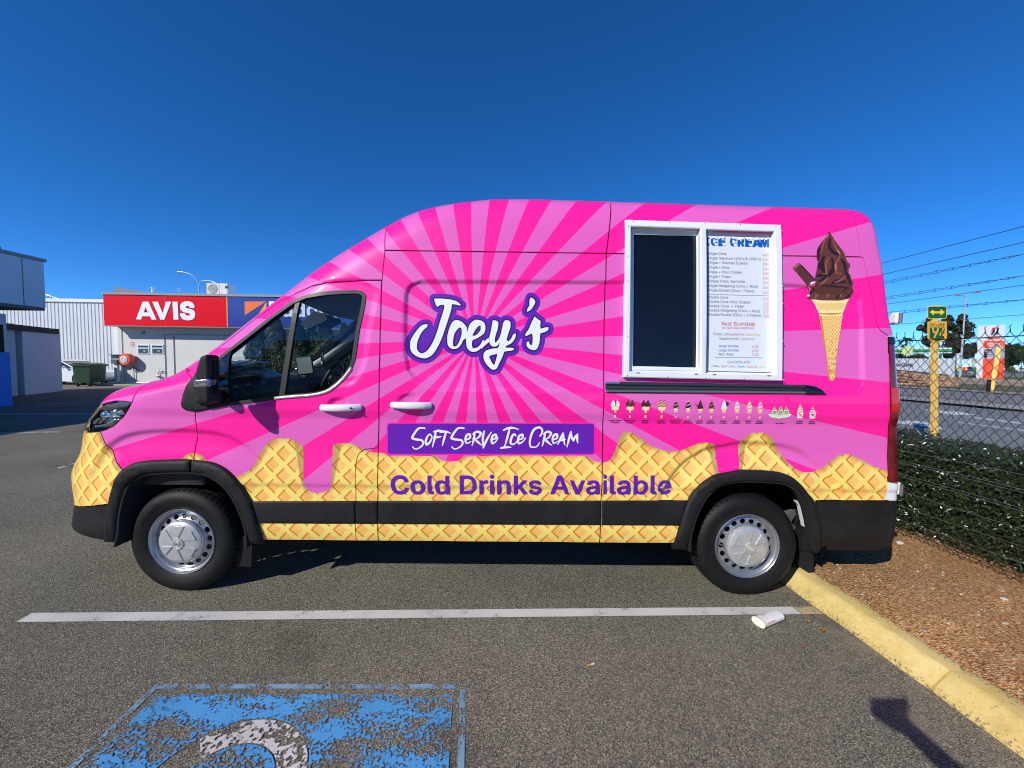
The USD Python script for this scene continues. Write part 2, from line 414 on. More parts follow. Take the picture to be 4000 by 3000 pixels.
def disp(x, z):
    """Pressed details of the sheet metal: > 0 = set in."""
    x, z = np.broadcast_arrays(np.asarray(x, float), np.asarray(z, float))
    sh = x.shape; x, z = x.ravel(), z.ravel()
    o = np.zeros(len(x))
    fade = np.clip((x + 2.75) / 0.3, 0, 1)
    o += 0.014 * sstep((zl['belt'] - z) / (zl['belt'] - zl['belt2'])) * fade * np.clip((z - 0.95) / 0.05, 0, 1) ** 0 * (1 - sstep((1.05 - z) / 0.25))
    o += 0.010 * sstep((zl['low'] - z) / (zl['low'] - zl['low2'])) * fade
    for poly in (_rec1, _rec2):
        x0, z0, x1, z1 = poly.bounds
        k = (x > x0 - 0.1) & (x < x1 + 0.1) & (z > z0 - 0.1) & (z < z1 + 0.1)
        sd = side_signed(poly, x[k], z[k])
        lower = np.clip((z[k] - zl['belt'] - 0.05) / 0.22, 0.0, 1)
        o[k] = np.maximum(o[k], 0.018 * sstep((sd + 0.004) / 0.018) * lower)
    for poly, w in ((_archF, 0.20), (_archR, 0.19)):
        c = poly.centroid
        x0, z0, x1, z1 = poly.bounds
        k = (x > x0 - 0.4) & (x < x1 + 0.4) & (z < z1 + 0.4) & (z > z1 - 0.33)
        sd = -side_signed(poly, x[k], z[k])                      # distance outside the flare
        top = np.clip((z[k] - z1 + 0.30) / 0.2, 0, 1)
        o[k] += 0.020 * (1 - sstep((sd - w + 0.03) / 0.035)) * top - 0.020 * (1 - sstep(sd / (w - 0.02))) * top
    k = (x > -1.95) & (x < -0.85) & (z > 1.35) & (z < 2.3)
    sd = -side_signed(_win, x[k], z[k])
    o[k] += 0.010 * (1 - sstep((sd - 0.05) / 0.035)) * sstep((z[k] - 1.42) / 0.06)
    for hx, hz in (_h1, _h2):
        r = np.hypot((x - hx) / 0.075, (z - hz) / 0.05)
        o += 0.020 * (1 - sstep((r - 0.45) / 0.55))
    return o.reshape(sh)
_gx = np.arange(-3.5, 2.75, 0.007); _gz = np.arange(Z0 - 0.02, 2.8, 0.007)
from scipy.interpolate import RegularGridInterpolator
_dg = RegularGridInterpolator((_gx, _gz), disp(*np.meshgrid(_gx, _gz, indexing='ij')), bounds_error=False, fill_value=0.0)
def ys(x, z):
    x, z = np.broadcast_arrays(np.asarray(x, float), np.asarray(z, float))
    return ys0(x, z) + _dg(np.stack([x, z], -1))
def loft(dense_near=True, shrink=0.0, levels=None):
    """Closed skin of the van as a stack of plan outlines."""
    L = _lev if levels is None else levels
    nS, nF, nR, nFar = (600, 60, 16, 60) if dense_near else (30, 14, 6, 30)
    rings = []
    for z in L:
        zc = z
        xf, xr = np.interp(z, _lev, XF) + shrink * 1.3, np.interp(z, _lev, XR) - shrink
        a, n, h = FA(z), FN(z), halfw(z) - shrink
        h = max(h, 0.02)
        def corner_r(m):
            th = np.linspace(np.pi / 2, 0, m, endpoint=False)[0:]
            return xr - RA * (1 - np.sin(th) ** (2 / RN)), h * np.cos(th) ** (2 / RN)
        def corner_f(m):
            th = np.linspace(0, np.pi / 2, m + 1)[1:]
            s = np.sin(th); c = np.cos(th)
            return xf + a * (1 - s ** (2 / n)), h * np.clip(c, 0, 1) ** (2 / n)
        rx, ry = corner_r(nR); fx, fy = corner_f(nF)
        x0, x1 = xr - RA, xf + a
        nearx = np.linspace(x0, x1, nS); farx = np.linspace(x1, x0, nFar)
        X = np.concatenate([rx, nearx, fx, fx[::-1][1:], farx, rx[::-1][:-1]])
        S = np.concatenate([-ry, np.full(nS, -h), -fy, fy[::-1][1:], np.full(nFar, h), ry[::-1][:-1]])
        Y = YC + S
        Z = z + roof_drop(X, z)
        if dense_near:
            k = np.arange(len(X)) < nR + nS + nF // 2
            Y = np.where(k, Y + _dg(np.stack([X, Z], -1)), Y)
        rings.append(np.stack([X, Y, Z], -1))
    V = np.array(rings); nl, nr = V.shape[:2]
    V = V.reshape(-1, 3)
    i, j = np.meshgrid(np.arange(nl - 1), np.arange(nr), indexing='ij')
    a = (i * nr + j).ravel(); b = (i * nr + (j + 1) % nr).ravel(); c = a + nr; d = b + nr
    F = np.vstack([np.stack([a, c, b], -1), np.stack([b, c, d], -1)])
    # caps: bottom and top closed by strips between the near and far halves
    caps = []
    for base, flip in ((0, False), ((nl - 1) * nr, True)):
        cen = len(V); V = np.vstack([V, V[base:base + nr].mean(0)])
        jj = np.arange(nr)
        t = np.stack([np.full(nr, cen), base + jj, base + (jj + 1) % nr], -1)
        caps.append(t[:, ::-1] if flip else t)
    F = np.vstack([F] + caps)
    t = trimesh.Trimesh(V, F, process=False)
    if t.volume < 0: t.invert()
    return t
def mani(t):
    return m3.Manifold(m3.Mesh(np.asarray(t.vertices, np.float32), np.asarray(t.faces, np.uint32)))
def prism_y(poly, y0, y1):
    """Solid over (x, z) polygons from y0 to y1."""
    out = m3.Manifold()
    for p in polys(poly):
        cs = m3.CrossSection([np.array(r.coords)[:-1] for r in [p.exterior] + list(p.interiors)], m3.FillRule.EvenOdd)
        e = cs.extrude(y1 - y0)
        out = out + e.transform(np.array([[1, 0, 0, 0], [0, 0, -1, y1], [0, 1, 0, 0]], float))
    return out
def prism_x(poly, x0, x1):
    """Solid over (y, z) polygons from x0 to x1."""
    cs = m3.CrossSection([np.array(poly.exterior.coords)[:-1]], m3.FillRule.EvenOdd)
    return cs.extrude(x1 - x0).transform(np.array([[0, 0, 1, x0], [1, 0, 0, 0], [0, 1, 0, 0]], float))
def cells(p, cell):
    x0, z0, x1, z1 = p.bounds
    if max(x1 - x0, z1 - z0) <= cell * 1.5: return [p]
    gx = np.arange(math.floor(x0 / cell), math.ceil(x1 / cell) + 0.5) * cell; gz = np.arange(math.floor(z0 / cell), math.ceil(z1 / cell) + 0.5) * cell
    A, B = np.meshgrid(gx[:-1], gz[:-1], indexing='ij')
    c = shapely.box(A.ravel(), B.ravel(), A.ravel() + cell, B.ravel() + cell)
    return [q for g in shapely.intersection(c, p) for q in polys(g)]
def plate(poly, t, bevel=0.0, back=0.012, step=0.03, base=None):
    """A slab lying on the van's near side over the (x, z) polygon; t = how far it stands out, rounded over bevel."""
    base = base or ys
    out = []
    for p in polys(poly):
        p = p.simplify(0.0005)
        ks = (0.0,) if bevel == 0 else ((0.0, 1.0) if bevel < 0.012 else (0.0, 0.12, 0.4, 1.0))
        rings = [p if k == 0 else p.buffer(-bevel * k, join_style='mitre') for k in ks] + [Polygon()]
        V, F, n = [], [], 0
        for g0, g1 in zip(rings[:-1], rings[1:]):
            for pc in polys(g0.difference(g1)):
                for q in cells(pc, step * 2):
                    try: v, f = tri2d(q)
                    except Exception: continue
                    if len(f): V.append(v); F.append(f + n); n += len(v)
        v = np.vstack(V); f = np.vstack(F)
        key, inv = np.unique(np.round(v, 5), axis=0, return_inverse=True)
        v, f = key, inv.ravel()[f]
        f = f[(f[:, 0] != f[:, 1]) & (f[:, 1] != f[:, 2]) & (f[:, 0] != f[:, 2])]
        A, B, C = v[f[:, 0]], v[f[:, 1]], v[f[:, 2]]
        sg = (B[:, 0] - A[:, 0]) * (C[:, 1] - A[:, 1]) - (B[:, 1] - A[:, 1]) * (C[:, 0] - A[:, 0])
        f[sg < 0] = f[sg < 0][:, ::-1]; f = f[np.abs(sg) > 1e-11]
        d = shapely.distance(p.boundary, shapely.points(v))
        tt = np.full(len(v), float(t))
        if bevel > 0:
            q = np.clip(d / bevel, 0, 1); tt = tt - min(abs(t) + back * 0.5, bevel) * 0.85 * (1 - np.sqrt(np.clip(1 - (1 - q) ** 2, 0, 1)))
        y0 = base(v[:, 0], v[:, 1])
        top = np.stack([v[:, 0], y0 - tt, v[:, 1]], -1); bot = np.stack([v[:, 0], y0 + back, v[:, 1]], -1)
        E = np.vstack([f[:, [0, 1]], f[:, [1, 2]], f[:, [2, 0]]])
        m = len(v); kk = E[:, 0].astype(np.int64) * m + E[:, 1]; rv = E[:, 1].astype(np.int64) * m + E[:, 0]
        Bd = E[~np.isin(kk, rv)]
        Bd = Bd[(d[Bd] < 3e-5).all(1)]
        w = np.vstack([np.stack([Bd[:, 1], Bd[:, 0], Bd[:, 0] + m], -1), np.stack([Bd[:, 1], Bd[:, 0] + m, Bd[:, 1] + m], -1)])
        out.append(trimesh.Trimesh(np.vstack([top, bot]), np.vstack([f, w]), process=False))
    return trimesh.util.concatenate(out)
def film(poly, off, cell=0.06, base=None):
    """A thin printed film on the near side: follows the pressed metal in cells."""
    base = base or ys
    V, F, n = [], [], 0
    for p in polys(poly):
        x0, z0, x1, z1 = p.bounds
        if max(x1 - x0, z1 - z0) <= cell * 1.5: pieces = [p]
        else:
            gx = np.arange(math.floor(x0 / cell), math.ceil(x1 / cell) + 0.5) * cell; gz = np.arange(math.floor(z0 / cell), math.ceil(z1 / cell) + 0.5) * cell
            A, B = np.meshgrid(gx[:-1], gz[:-1], indexing='ij')
            cells = shapely.box(A.ravel(), B.ravel(), A.ravel() + cell, B.ravel() + cell)
            pieces = [q for g in shapely.intersection(cells, p) for q in polys(g)]
        for q in pieces:
            v, f = tri2d(q)
            if len(f) == 0: continue
            V.append(v); F.append(f + n); n += len(v)
    v = np.vstack(V); f = np.vstack(F)
    a, b, c = v[f[:, 0]], v[f[:, 1]], v[f[:, 2]]
    s = (b[:, 0] - a[:, 0]) * (c[:, 1] - a[:, 1]) - (b[:, 1] - a[:, 1]) * (c[:, 0] - a[:, 0])
    f[s < 0] = f[s < 0][:, ::-1]
    return trimesh.Trimesh(np.stack([v[:, 0], base(v[:, 0], v[:, 1]) - off, v[:, 1]], -1), f, process=False)
# ------------------------------------------------------------------ the printed wrap (flat print: rays, waffle, dripping edge)
P_DRIP = [[250, 1500], [330, 1560], [385, 1640], [390, 1684], [409, 1734], [428, 1766], [447, 1804], [478, 1835], [486, 1870], [690, 1870], [698, 1800], [708, 1789], [725, 1778], [740, 1773], [756, 1772], [770, 1776], [784, 1783], [804, 1801], [814, 1850], [820, 1880], [905, 1870],
          [915, 1864], [947, 1851], [978, 1829], [1004, 1785], [1023, 1753], [1048, 1725], [1086, 1714], [1124, 1715], [1162, 1731], [1178, 1748], [1183, 1785], [1184, 1829], [1185, 1880], [1190, 1905], [1213, 1924], [1238, 1927], [1270, 1921], [1290, 1905], [1297, 1880], [1292, 1842], [1277, 1791], [1270, 1759], [1278, 1744], [1314, 1735], [1352, 1732], [1384, 1741],
          [1415, 1756], [1460, 1769], [1500, 1772], [1512, 1782], [1700, 1783], [1712, 1790], [1722, 1798], [1740, 1803], [1780, 1803], [1798, 1796], [1810, 1785], [2290, 1783], [2320, 1800], [2345, 1808], [2368, 1806], [2388, 1794], [2406, 1759], [2418, 1723], [2428, 1700], [2441, 1689], [2459, 1688], [2488, 1703], [2547, 1744], [2594, 1761], [2629, 1767], [2664, 1761],
          [2711, 1741], [2758, 1731], [2786, 1735], [2801, 1753], [2803, 1782], [2804, 1817], [2806, 1856], [2820, 1880], [2885, 1880], [2890, 1838], [2892, 1794], [2893, 1759], [2900, 1729], [2923, 1703], [2952, 1691], [2982, 1691], [3011, 1703], [3035, 1735], [3058, 1773], [3082, 1806], [3117, 1835], [3146, 1847], [3182, 1847], [3217, 1829], [3252, 1800], [3287, 1779], [3311, 1776], [3358, 1791], [3405, 1817], [3467, 1840], [3520, 1860]]
_d = onside(P_DRIP)
DX0, DX1, DN = -3.5, 2.9, 1400
_dx = np.linspace(DX0, DX1, DN)
_o = np.maximum.accumulate(_d[:, 0]) + np.arange(len(_d)) * 1e-5
from scipy.interpolate import PchipInterpolator
_dz = PchipInterpolator(_o, _d[:, 1])(np.clip(_dx, _o[0], _o[-1]))
_pad = 7
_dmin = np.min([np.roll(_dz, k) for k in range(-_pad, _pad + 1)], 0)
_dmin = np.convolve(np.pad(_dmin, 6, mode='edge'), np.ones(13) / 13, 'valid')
RAYC = onside([[1853, 1328]])[0]
WAF = 0.1475
ox, oz = VAN.GetPath() and ORIGIN[str(VAN.GetPath())][[0, 2]]
def mth(op, a=None, b=None, **k):
    d = {'math_type': op}
    if a is not None: d['value1'] = a
    if b is not None: d['value2'] = b
    d.update(k); return ('math', d)
HOT, LIGHT = (0.97, 0.010, 0.31), S(224, 98, 182)
def wrap_material(name):
    N = {'tc': ('texture_coordinate', {}), 'sp': ('separate_xyz', {}),
         'x': mth('add', b=float(ox)), 'z': mth('add', b=float(oz)),
         'dx': mth('subtract', b=float(RAYC[0])), 'dz': mth('subtract', b=float(RAYC[1])),
         'an': mth('arctan2'), 'as': mth('multiply_add', value2=180 / math.pi / 15, value3=10 / 15 + 24), 'fr': mth('fraction'), 'hot': mth('less_than', b=0.5),
         'rc': ('mix_color', {'a': LIGHT, 'b': HOT}),
         'fx': ('map_range', {'from_min': DX0, 'from_max': DX1, 'to_min': 0.0, 'to_max': 1.0, 'clamp': True}),
         'rp': ('rgb_ramp', {'interpolate': True}), 'rs': ('separate_color', {}),
         'zd': mth('multiply', b=2.0), 'zm': mth('multiply', b=2.0),
         'isw': mth('less_than'),
         # waffle cells
         'u0': mth('add'), 'v0': mth('subtract'), 'u1': mth('multiply_add', value2=1 / WAF, value3=100.0), 'v1': mth('multiply_add', value2=1 / WAF, value3=100.35),
         'u': mth('fraction'), 'v': mth('fraction'),
         'bu': mth('less_than', b=0.27), 'bv': mth('less_than', b=0.27), 'bar': mth('maximum'),
         'eu': mth('less_than', b=0.37), 'ev': mth('less_than', b=0.37), 'edge': mth('maximum'),
         'fu': mth('greater_than', b=0.93), 'fv': mth('greater_than', b=0.93), 'far': mth('maximum'),
         'nz': ('noise_texture', {'scale': 9.0, 'detail': 3.0}),
         'cell': ('rgb_ramp', {'ramp': [(0.3, S(238, 178, 88)), (0.7, S(246, 196, 110))]}),
         'c2': ('mix_color', {'b': S(247, 205, 126)}), 'c3': ('mix_color', {'b': S(206, 134, 48)}), 'c4': ('mix_color', {'b': S(242, 216, 112)}),
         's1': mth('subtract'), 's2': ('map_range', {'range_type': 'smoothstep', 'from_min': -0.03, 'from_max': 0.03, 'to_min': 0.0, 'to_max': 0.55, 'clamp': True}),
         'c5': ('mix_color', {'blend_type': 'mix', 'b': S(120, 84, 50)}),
         'wl': ('mix_color', {}),
         'p': ('principled_bsdf', {'roughness': 0.42, 'specular_ior_level': 0.25, 'coat_weight': 0.6, 'coat_roughness': 0.035})}
    Lk = [('tc.object', 'sp.vector'), ('sp.x', 'x.value1'), ('sp.z', 'z.value1'), ('x.value', 'dx.value1'), ('z.value', 'dz.value1'), ('dx.value', 'an.value1'), ('dz.value', 'an.value2'),
          ('an.value', 'as.value1'), ('as.value', 'fr.value1'), ('fr.value', 'hot.value1'), ('hot.value', 'rc.fac'),
          ('x.value', 'fx.value'), ('fx.result', 'rp.fac'), ('rp.color', 'rs.color'), ('rs.r', 'zd.value1'), ('rs.g', 'zm.value1'), ('z.value', 'isw.value1'), ('zd.value', 'isw.value2'),
          ('x.value', 'u0.value1'), ('z.value', 'u0.value2'), ('x.value', 'v0.value1'), ('z.value', 'v0.value2'), ('u0.value', 'u1.value1'), ('v0.value', 'v1.value1'), ('u1.value', 'u.value1'), ('v1.value', 'v.value1'),
          ('u.value', 'bu.value1'), ('v.value', 'bv.value1'), ('bu.value', 'bar.value1'), ('bv.value', 'bar.value2'), ('u.value', 'eu.value1'), ('v.value', 'ev.value1'), ('eu.value', 'edge.value1'), ('ev.value', 'edge.value2'),
          ('u.value', 'fu.value1'), ('v.value', 'fv.value1'), ('fu.value', 'far.value1'), ('fv.value', 'far.value2'),
          ('tc.object', 'nz.vector'), ('nz.fac', 'cell.fac'), ('cell.color', 'c2.a'), ('far.value', 'c2.fac'), ('c2.result', 'c3.a'), ('edge.value', 'c3.fac'), ('c3.result', 'c4.a'), ('bar.value', 'c4.fac'),
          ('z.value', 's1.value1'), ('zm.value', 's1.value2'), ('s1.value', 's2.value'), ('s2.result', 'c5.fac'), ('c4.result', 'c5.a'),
          ('isw.value', 'wl.fac'), ('rc.result', 'wl.a'), ('c5.result', 'wl.b'), ('wl.result', 'p.base_color')]
    m = usdkit.material(stage, '/World/Looks/' + name, N, Lk, surface='p.BSDF')
    r = UsdShade.Shader.Get(stage, f'/World/Looks/{name}/rp')
    tab = np.stack([_dz / 2, _dmin / 2, _dz * 0], -1).astype(np.float32)
    r.CreateInput('ramp', Sdf.ValueTypeNames.Float3Array).Set(Vt.Vec3fArray.FromNumpy(tab))
    r.CreateInput('ramp_alpha', Sdf.ValueTypeNames.FloatArray).Set(Vt.FloatArray.FromNumpy(np.ones(DN, np.float32)))
    return m
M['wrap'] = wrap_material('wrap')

# ------------------------------------------------------------------ shell, openings, panels
outer = mani(loft())
inner = mani(loft(False, 0.035, np.concatenate([np.arange(0.47, 2.6, 0.06), np.linspace(2.6, 2.765, 8)])))
zx = lambda px, py: onside([[px, py]])[0]
sillz = 0.388
cuts = m3.Manifold()
def rect(x0, x1, z0, z1): return sbox(min(x0, x1), min(z0, z1), max(x0, x1), max(z0, z1))
cuts += prism_y(rect(-1.80, 1.34, 0.2, sillz), -0.5, 2.6)
for a in (_archFi, _archRi):
    g = a.union(rect(a.bounds[0] , a.bounds[2], 0.2, a.bounds[1] + 0.05))
    cuts += prism_y(g, -0.5, 0.62) + prism_y(g, WID - 0.62, 2.6)
    if a is _archRi: cuts += prism_y(g.union(affinity.translate(g, 0.13, 0)).union(affinity.translate(g, 0.07, 0)), 0.036, 0.62)
winop = _win.buffer(-0.006)
cuts += prism_y(winop, -0.5, 0.6) + prism_y(winop, WID - 0.6, 2.7)
scr = Polygon([(0.30, 1.52), (1.76, 1.52), (1.68, 2.12), (0.38, 2.12)]).buffer(0.06)
cuts += prism_x(scr, -4.0, -0.8)
P_SERV = [[2466, 888], [3030, 908], [3036, 1462], [2460, 1448]]
cuts += prism_y(side_poly(P_SERV), -0.5, 0.3)
P_LAMP = [[388, 1581], [420, 1570], [453, 1564], [490, 1566], [516, 1571], [505, 1590], [478, 1627], [440, 1665], [415, 1680], [390, 1687], [339, 1692], [300, 1690], [300, 1620], [345, 1560], [370, 1575]]
_lq = onside(P_LAMP[:11])
lamp_poly = Polygon(list(map(tuple, _lq)) + [(-3.6, _lq[10][1] - 0.005), (-3.6, _lq[0][1] + 0.02), (_lq[0][0] - 0.12, _lq[0][1] + 0.005)]).buffer(0)
cuts += prism_y(lamp_poly, -0.5, 0.62)
shell = outer - inner - cuts
GAP = 0.0042
def take(pts_or_poly, y0=-0.6, y1=0.62, gap=GAP):
    """Cuts a panel out of the shell along a picture outline; leaves the joint open."""
    global shell
    p = pts_or_poly if not isinstance(pts_or_poly, list) else side_poly(pts_or_poly)
    a = shell ^ prism_y(p.buffer(-gap), y0, y1)
    shell = shell - prism_y(p.buffer(gap * 0.4), y0, y1)
    return a
PANEL = {}
door_l = [[1478, 2200], [1474, 1962], [1475, 1753], [1480, 1570], [1485, 1304], [1491, 1095]]
P_FLAP = [[1476, 1750], [1420, 1757], [1399, 1772], [1390, 1795], [1387, 1830], [1387, 1962], [1390, 2200], [1478, 2200], [1474, 1962]]
PANEL['fuel_flap'] = take(P_FLAP)
PANEL['front_door'] = take([[760, 1608], [756, 1640], [762, 1665], [754, 1747], [752, 1900], [752, 2200]] + door_l + [[1422, 1095], [1276, 1104], [1213, 1117], [1086, 1177], [959, 1272], [833, 1373], [775, 1440], [751, 1481], [755, 1560]])
PANEL['front_bumper_skirt'] = take([[50, 1968], [432, 1968], [424, 2057], [426, 2114], [500, 2180], [500, 2400], [50, 2400]], y1=WID + 0.5)
PANEL['front_bumper'] = take([[50, 1660], [300, 1690], [339, 1691], [390, 1686], [409, 1734], [428, 1766], [447, 1804], [478, 1835], [470, 1850], [458, 1880], [434, 1968], [50, 1968]], y1=WID + 0.5)
PANEL['front_fender'] = take([[596, 1480], [725, 1425], [745, 1468], [751, 1481], [755, 1560], [760, 1608], [756, 1640], [762, 1665], [754, 1747], [752, 1900], [478, 1900], [478, 1835], [447, 1804], [428, 1766], [409, 1734], [390, 1686], [440, 1665], [478, 1627], [505, 1590], [516, 1571], [592, 1494]], y1=0.45)
PANEL['bonnet'] = take([[150, 1700], [150, 1400], [600, 1300], [700, 1380], [740, 1450], [592, 1494], [516, 1571], [380, 1640], [300, 1690]], y1=WID + 0.5)
seam1 = lambda x: 978 + (x - 1506) * (1003 - 978) / (3363 - 1506)
mid_r = [[2371, 700], [2369, 1000], [2362, 1298], [2360, 1537], [2357, 1646], [2355, 1800], [2347, 2058], [2341, 2200]]
P_SLIDE = [[1503, seam1(1503)], [1491, 1095], [1485, 1304], [1480, 1570], [1475, 1753], [1474, 1962], [1478, 2200]] + mid_r[::-1][:-1][:6] + [[2369, seam1(2369)]]
PANEL['sliding_door'] = take(P_SLIDE)
pil = [[3318, 780], [3323, 820], [3345, 885], [3363, 956], [3374, 1005], [3417, 1211], [3428, 1271], [3440, 1290], [3468, 1311]]
PANEL['rear_quarter_panel'] = take([[2369, seam1(2369)], [2362, 1298], [2360, 1537], [2357, 1646], [2355, 1800], [2347, 2058], [2341, 2200], [3200, 2200], [3190, 1958], [3468, 1958], [3470, 1700], [3470, 1311], [3440, 1290], [3428, 1271], [3417, 1211], [3374, 1005], [3363, seam1(3363)]])
PANEL['upper_side_panel'] = take([[1510, 700], [1510, 886], [1503, seam1(1503)], [2369, seam1(2369)], [2371, 700]], y1=YC)
PANEL['upper_side_panel_001'] = take([[2371, 700], [2369, seam1(2369)], [3363, seam1(3363)], [3345, 885], [3323, 820], [3318, 700]], y1=YC)
PANEL['rear_bumper'] = take(rect(zx(3190, 2000)[0], 3.2, 0.2, zx(3420, 1958)[1]), y1=WID + 0.5)
PANEL['tail_light'] = take([[3471, 1313], [3700, 1300], [3700, 1880], [3470, 1880]], y1=0.55)
PANEL['hinge_bracket'] = take([[3468, 1882], [3700, 1882], [3700, 1957], [3468, 1957]], y1=0.55)
MATOF = {'front_bumper_skirt': 'black_plastic', 'rear_bumper': 'black_plastic', 'tail_light': 'red_lens', 'hinge_bracket': 'white_paint'}
P = {}
for k, m in PANEL.items():
    t = tm(m)
    if k == 'tail_light': TAIL = t
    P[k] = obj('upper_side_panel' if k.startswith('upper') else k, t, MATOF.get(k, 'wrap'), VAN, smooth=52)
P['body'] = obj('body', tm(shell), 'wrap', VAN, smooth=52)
lin = mani(loft(False, 0.0365, np.concatenate([np.arange(0.48, 2.6, 0.06), np.linspace(2.6, 2.75, 8)]))) - mani(loft(False, 0.046, np.concatenate([np.arange(0.49, 2.6, 0.06), np.linspace(2.6, 2.74, 8)]))) - cuts
obj('cabin_lining', tm(lin), 'cabin_trim', VAN, smooth=30)
for a in (_archFi, _archRi):
    for y0, y1 in ((0.035, 0.62), (WID - 0.62, WID - 0.035)):
        op = a.union(rect(a.bounds[0], a.bounds[2], 0.2, a.bounds[1] + 0.05)); ins = op.buffer(-0.012); ins = ins.union(affinity.translate(ins, 0, -0.15))
        near = y0 < 1
        wide = near and a is _archRi
        lm = prism_y(op.intersection(rect(-9, 9, 0.345, 3)), *((-0.012, 0.036 if wide else 0.615) if near else (WID - 0.615, WID + 0.012))) - prism_y(ins, *((-0.1, 0.60) if near else (WID - 0.60, WID + 0.1)))
        if wide:
            ow = op.union(affinity.translate(op, 0.13, 0)).union(affinity.translate(op, 0.07, 0)); iw = ow.buffer(-0.012); iw = iw.union(affinity.translate(iw, 0, -0.15))
            lm += prism_y(ow.intersection(rect(-9, 9, 0.345, 3)), 0.037, 0.615) - prism_y(iw, 0.0, 0.60)
        obj('wheel_arch_liner', tm(lm), 'underbody', VAN)
under = [bx(-1.66, 1.22, 0.10, 1.96, 0.345, 0.392), bx(-3.0, 2.5, 0.62, 1.44, 0.36, 0.44), cyl((-2.21, 0.3, 0.35), (-2.21, 1.76, 0.35), 0.05), cyl((1.69, 0.3, 0.34), (1.69, 1.76, 0.34), 0.07), cyl((-0.4, 1.2, 0.30), (1.2, 1.2, 0.30), 0.05)]
obj('chassis', under, 'underbody', VAN)

# black trim: arch flares, stripe, mirror plate
flF, flR = _archF.difference(_archFi), _archR.difference(_archRi)
dx_ = float(zx(752, 1820)[0])
lim = rect(-9, 9, 0.39, 9)
for g in (flF.intersection(rect(-9, dx_ - 0.002, 0.36, 9)), flF.intersection(rect(dx_ + 0.002, 9, 0.36, 9))):
    obj('wheel_arch_flare', plate(g, 0.034, bevel=0.028, back=0.03, step=0.02), 'black_plastic', P['front_fender'] if g.centroid.x < dx_ else P['front_door'], smooth=40)
obj('wheel_arch_flare', plate(flR.intersection(rect(-9, 9, 0.345, 9)), 0.034, bevel=0.028, back=0.03, step=0.02), 'black_plastic', P['rear_quarter_panel'], smooth=40)
DEPTH[0] = -0.01
stripe = side_poly([[960, 1962], [1388, 1961], [2355, 1959], [2700, 1958], [2668, 2056], [2350, 2054], [1388, 2049], [992, 2047]]).difference(_archF).difference(_archR)
DEPTH[0] = 0.0
for par, a, b in (('front_door', 900, 1386), ('fuel_flap', 1389, 1473), ('sliding_door', 1477, 2347), ('rear_quarter_panel', 2352, 2750)):
    g = stripe.intersection(rect(zx(a, 2000)[0], zx(b, 2000)[0], 0, 2))
    obj('rubbing_strip', plate(g, 0.013, bevel=0.008, back=0.01, step=0.03), 'black_plastic', P[par], smooth=40)
P_SAIL = [[751, 1478], [730, 1505], [717, 1540], [709, 1578], [713, 1592], [725, 1602], [763, 1609], [884, 1586], [905, 1577], [880, 1560], [850, 1500], [838, 1440], [835, 1395], [790, 1430]]
obj('mirror_plate', plate(side_poly(P_SAIL), 0.014, bevel=0.01, back=0.02), 'black_plastic', P['front_door'], smooth=40)

obj('corner_panel', plate(side_poly([[852, 1398], [905, 1358], [893, 1400], [889, 1440], [890, 1500], [908, 1572], [870, 1584], [838, 1586], [836, 1430]]).intersection(_win.buffer(0.01)), 0.004, back=0.02), 'gloss_black', P['front_door'])
# door window: seal, divider, panes, cream strip
wring = _win.buffer(0.004).difference(_win.buffer(-0.02))
obj('window_seal', plate(wring, 0.005, back=0.03, base=lambda x, z: ys(x, z)), 'seal_rubber', P['front_door'], smooth=40)
P_DIV = [[1150, 1180], [1168, 1172], [1106, 1552], [1084, 1556]]
obj('window_divider', plate(side_poly(P_DIV).intersection(_win.buffer(-0.01)), 0.0, back=0.03, base=lambda x, z: ys0(x, z) + 0.012), 'seal_rubber', P['front_door'])
div = LineString(onside([[1159, 1100], [1095, 1600]]))
for g in polys(_win.buffer(-0.01).difference(div.buffer(0.004))):
    obj('window_pane', film(g, 0.0, base=lambda x, z: ys0(x, z) + 0.02), 'cab_glass', P['front_door'], smooth=True)
P_STRIP = [[1072, 1556], [1123, 1550], [1225, 1542], [1279, 1528], [1309, 1508], [1343, 1474], [1371, 1436], [1384, 1400], [1392, 1350], [1402, 1283], [1421, 1200]]
st_ = LineString(onside(spline(P_STRIP, 60)))
obj('window_strip', plate(LineString(onside(spline(P_STRIP[:7], 50))).buffer(0.010, cap_style='flat'), 0.011, bevel=0.006, back=0.01, step=0.02), 'cream_trim', P['front_door'], smooth=40)
mir = lambda t: (lambda q: (q.vertices.__setitem__((slice(None), 1), WID - q.vertices[:, 1]), q.invert(), q)[2])(t.copy())
obj('far_window_pane', mir(film(_win.buffer(-0.006), 0.0, base=lambda x, z: ys0(x, z) + 0.02)), 'cab_glass', VAN, smooth=True)
# windscreen
gy, gz = np.meshgrid(np.linspace(0.20, 1.86, 40), np.linspace(1.44, 2.2, 30), indexing='ij')
def front_x(y, z):
    h, n, a = halfw(z), FN(z), FA(z)
    return np.interp(z, _lev, XF) + a * (1 - (1 - np.clip(np.abs(YC - y) / h, 0, 0.999) ** n) ** (1 / n))
wv = np.stack([front_x(gy, gz) + 0.016, gy, gz], -1).reshape(-1, 3)
i, j = np.meshgrid(np.arange(39), np.arange(29), indexing='ij'); a = (i * 30 + j).ravel()
obj('windscreen', trimesh.Trimesh(wv, np.vstack([np.stack([a, a + 30, a + 31], -1), np.stack([a, a + 31, a + 1], -1)]), process=False), 'cab_glass', VAN, smooth=True)

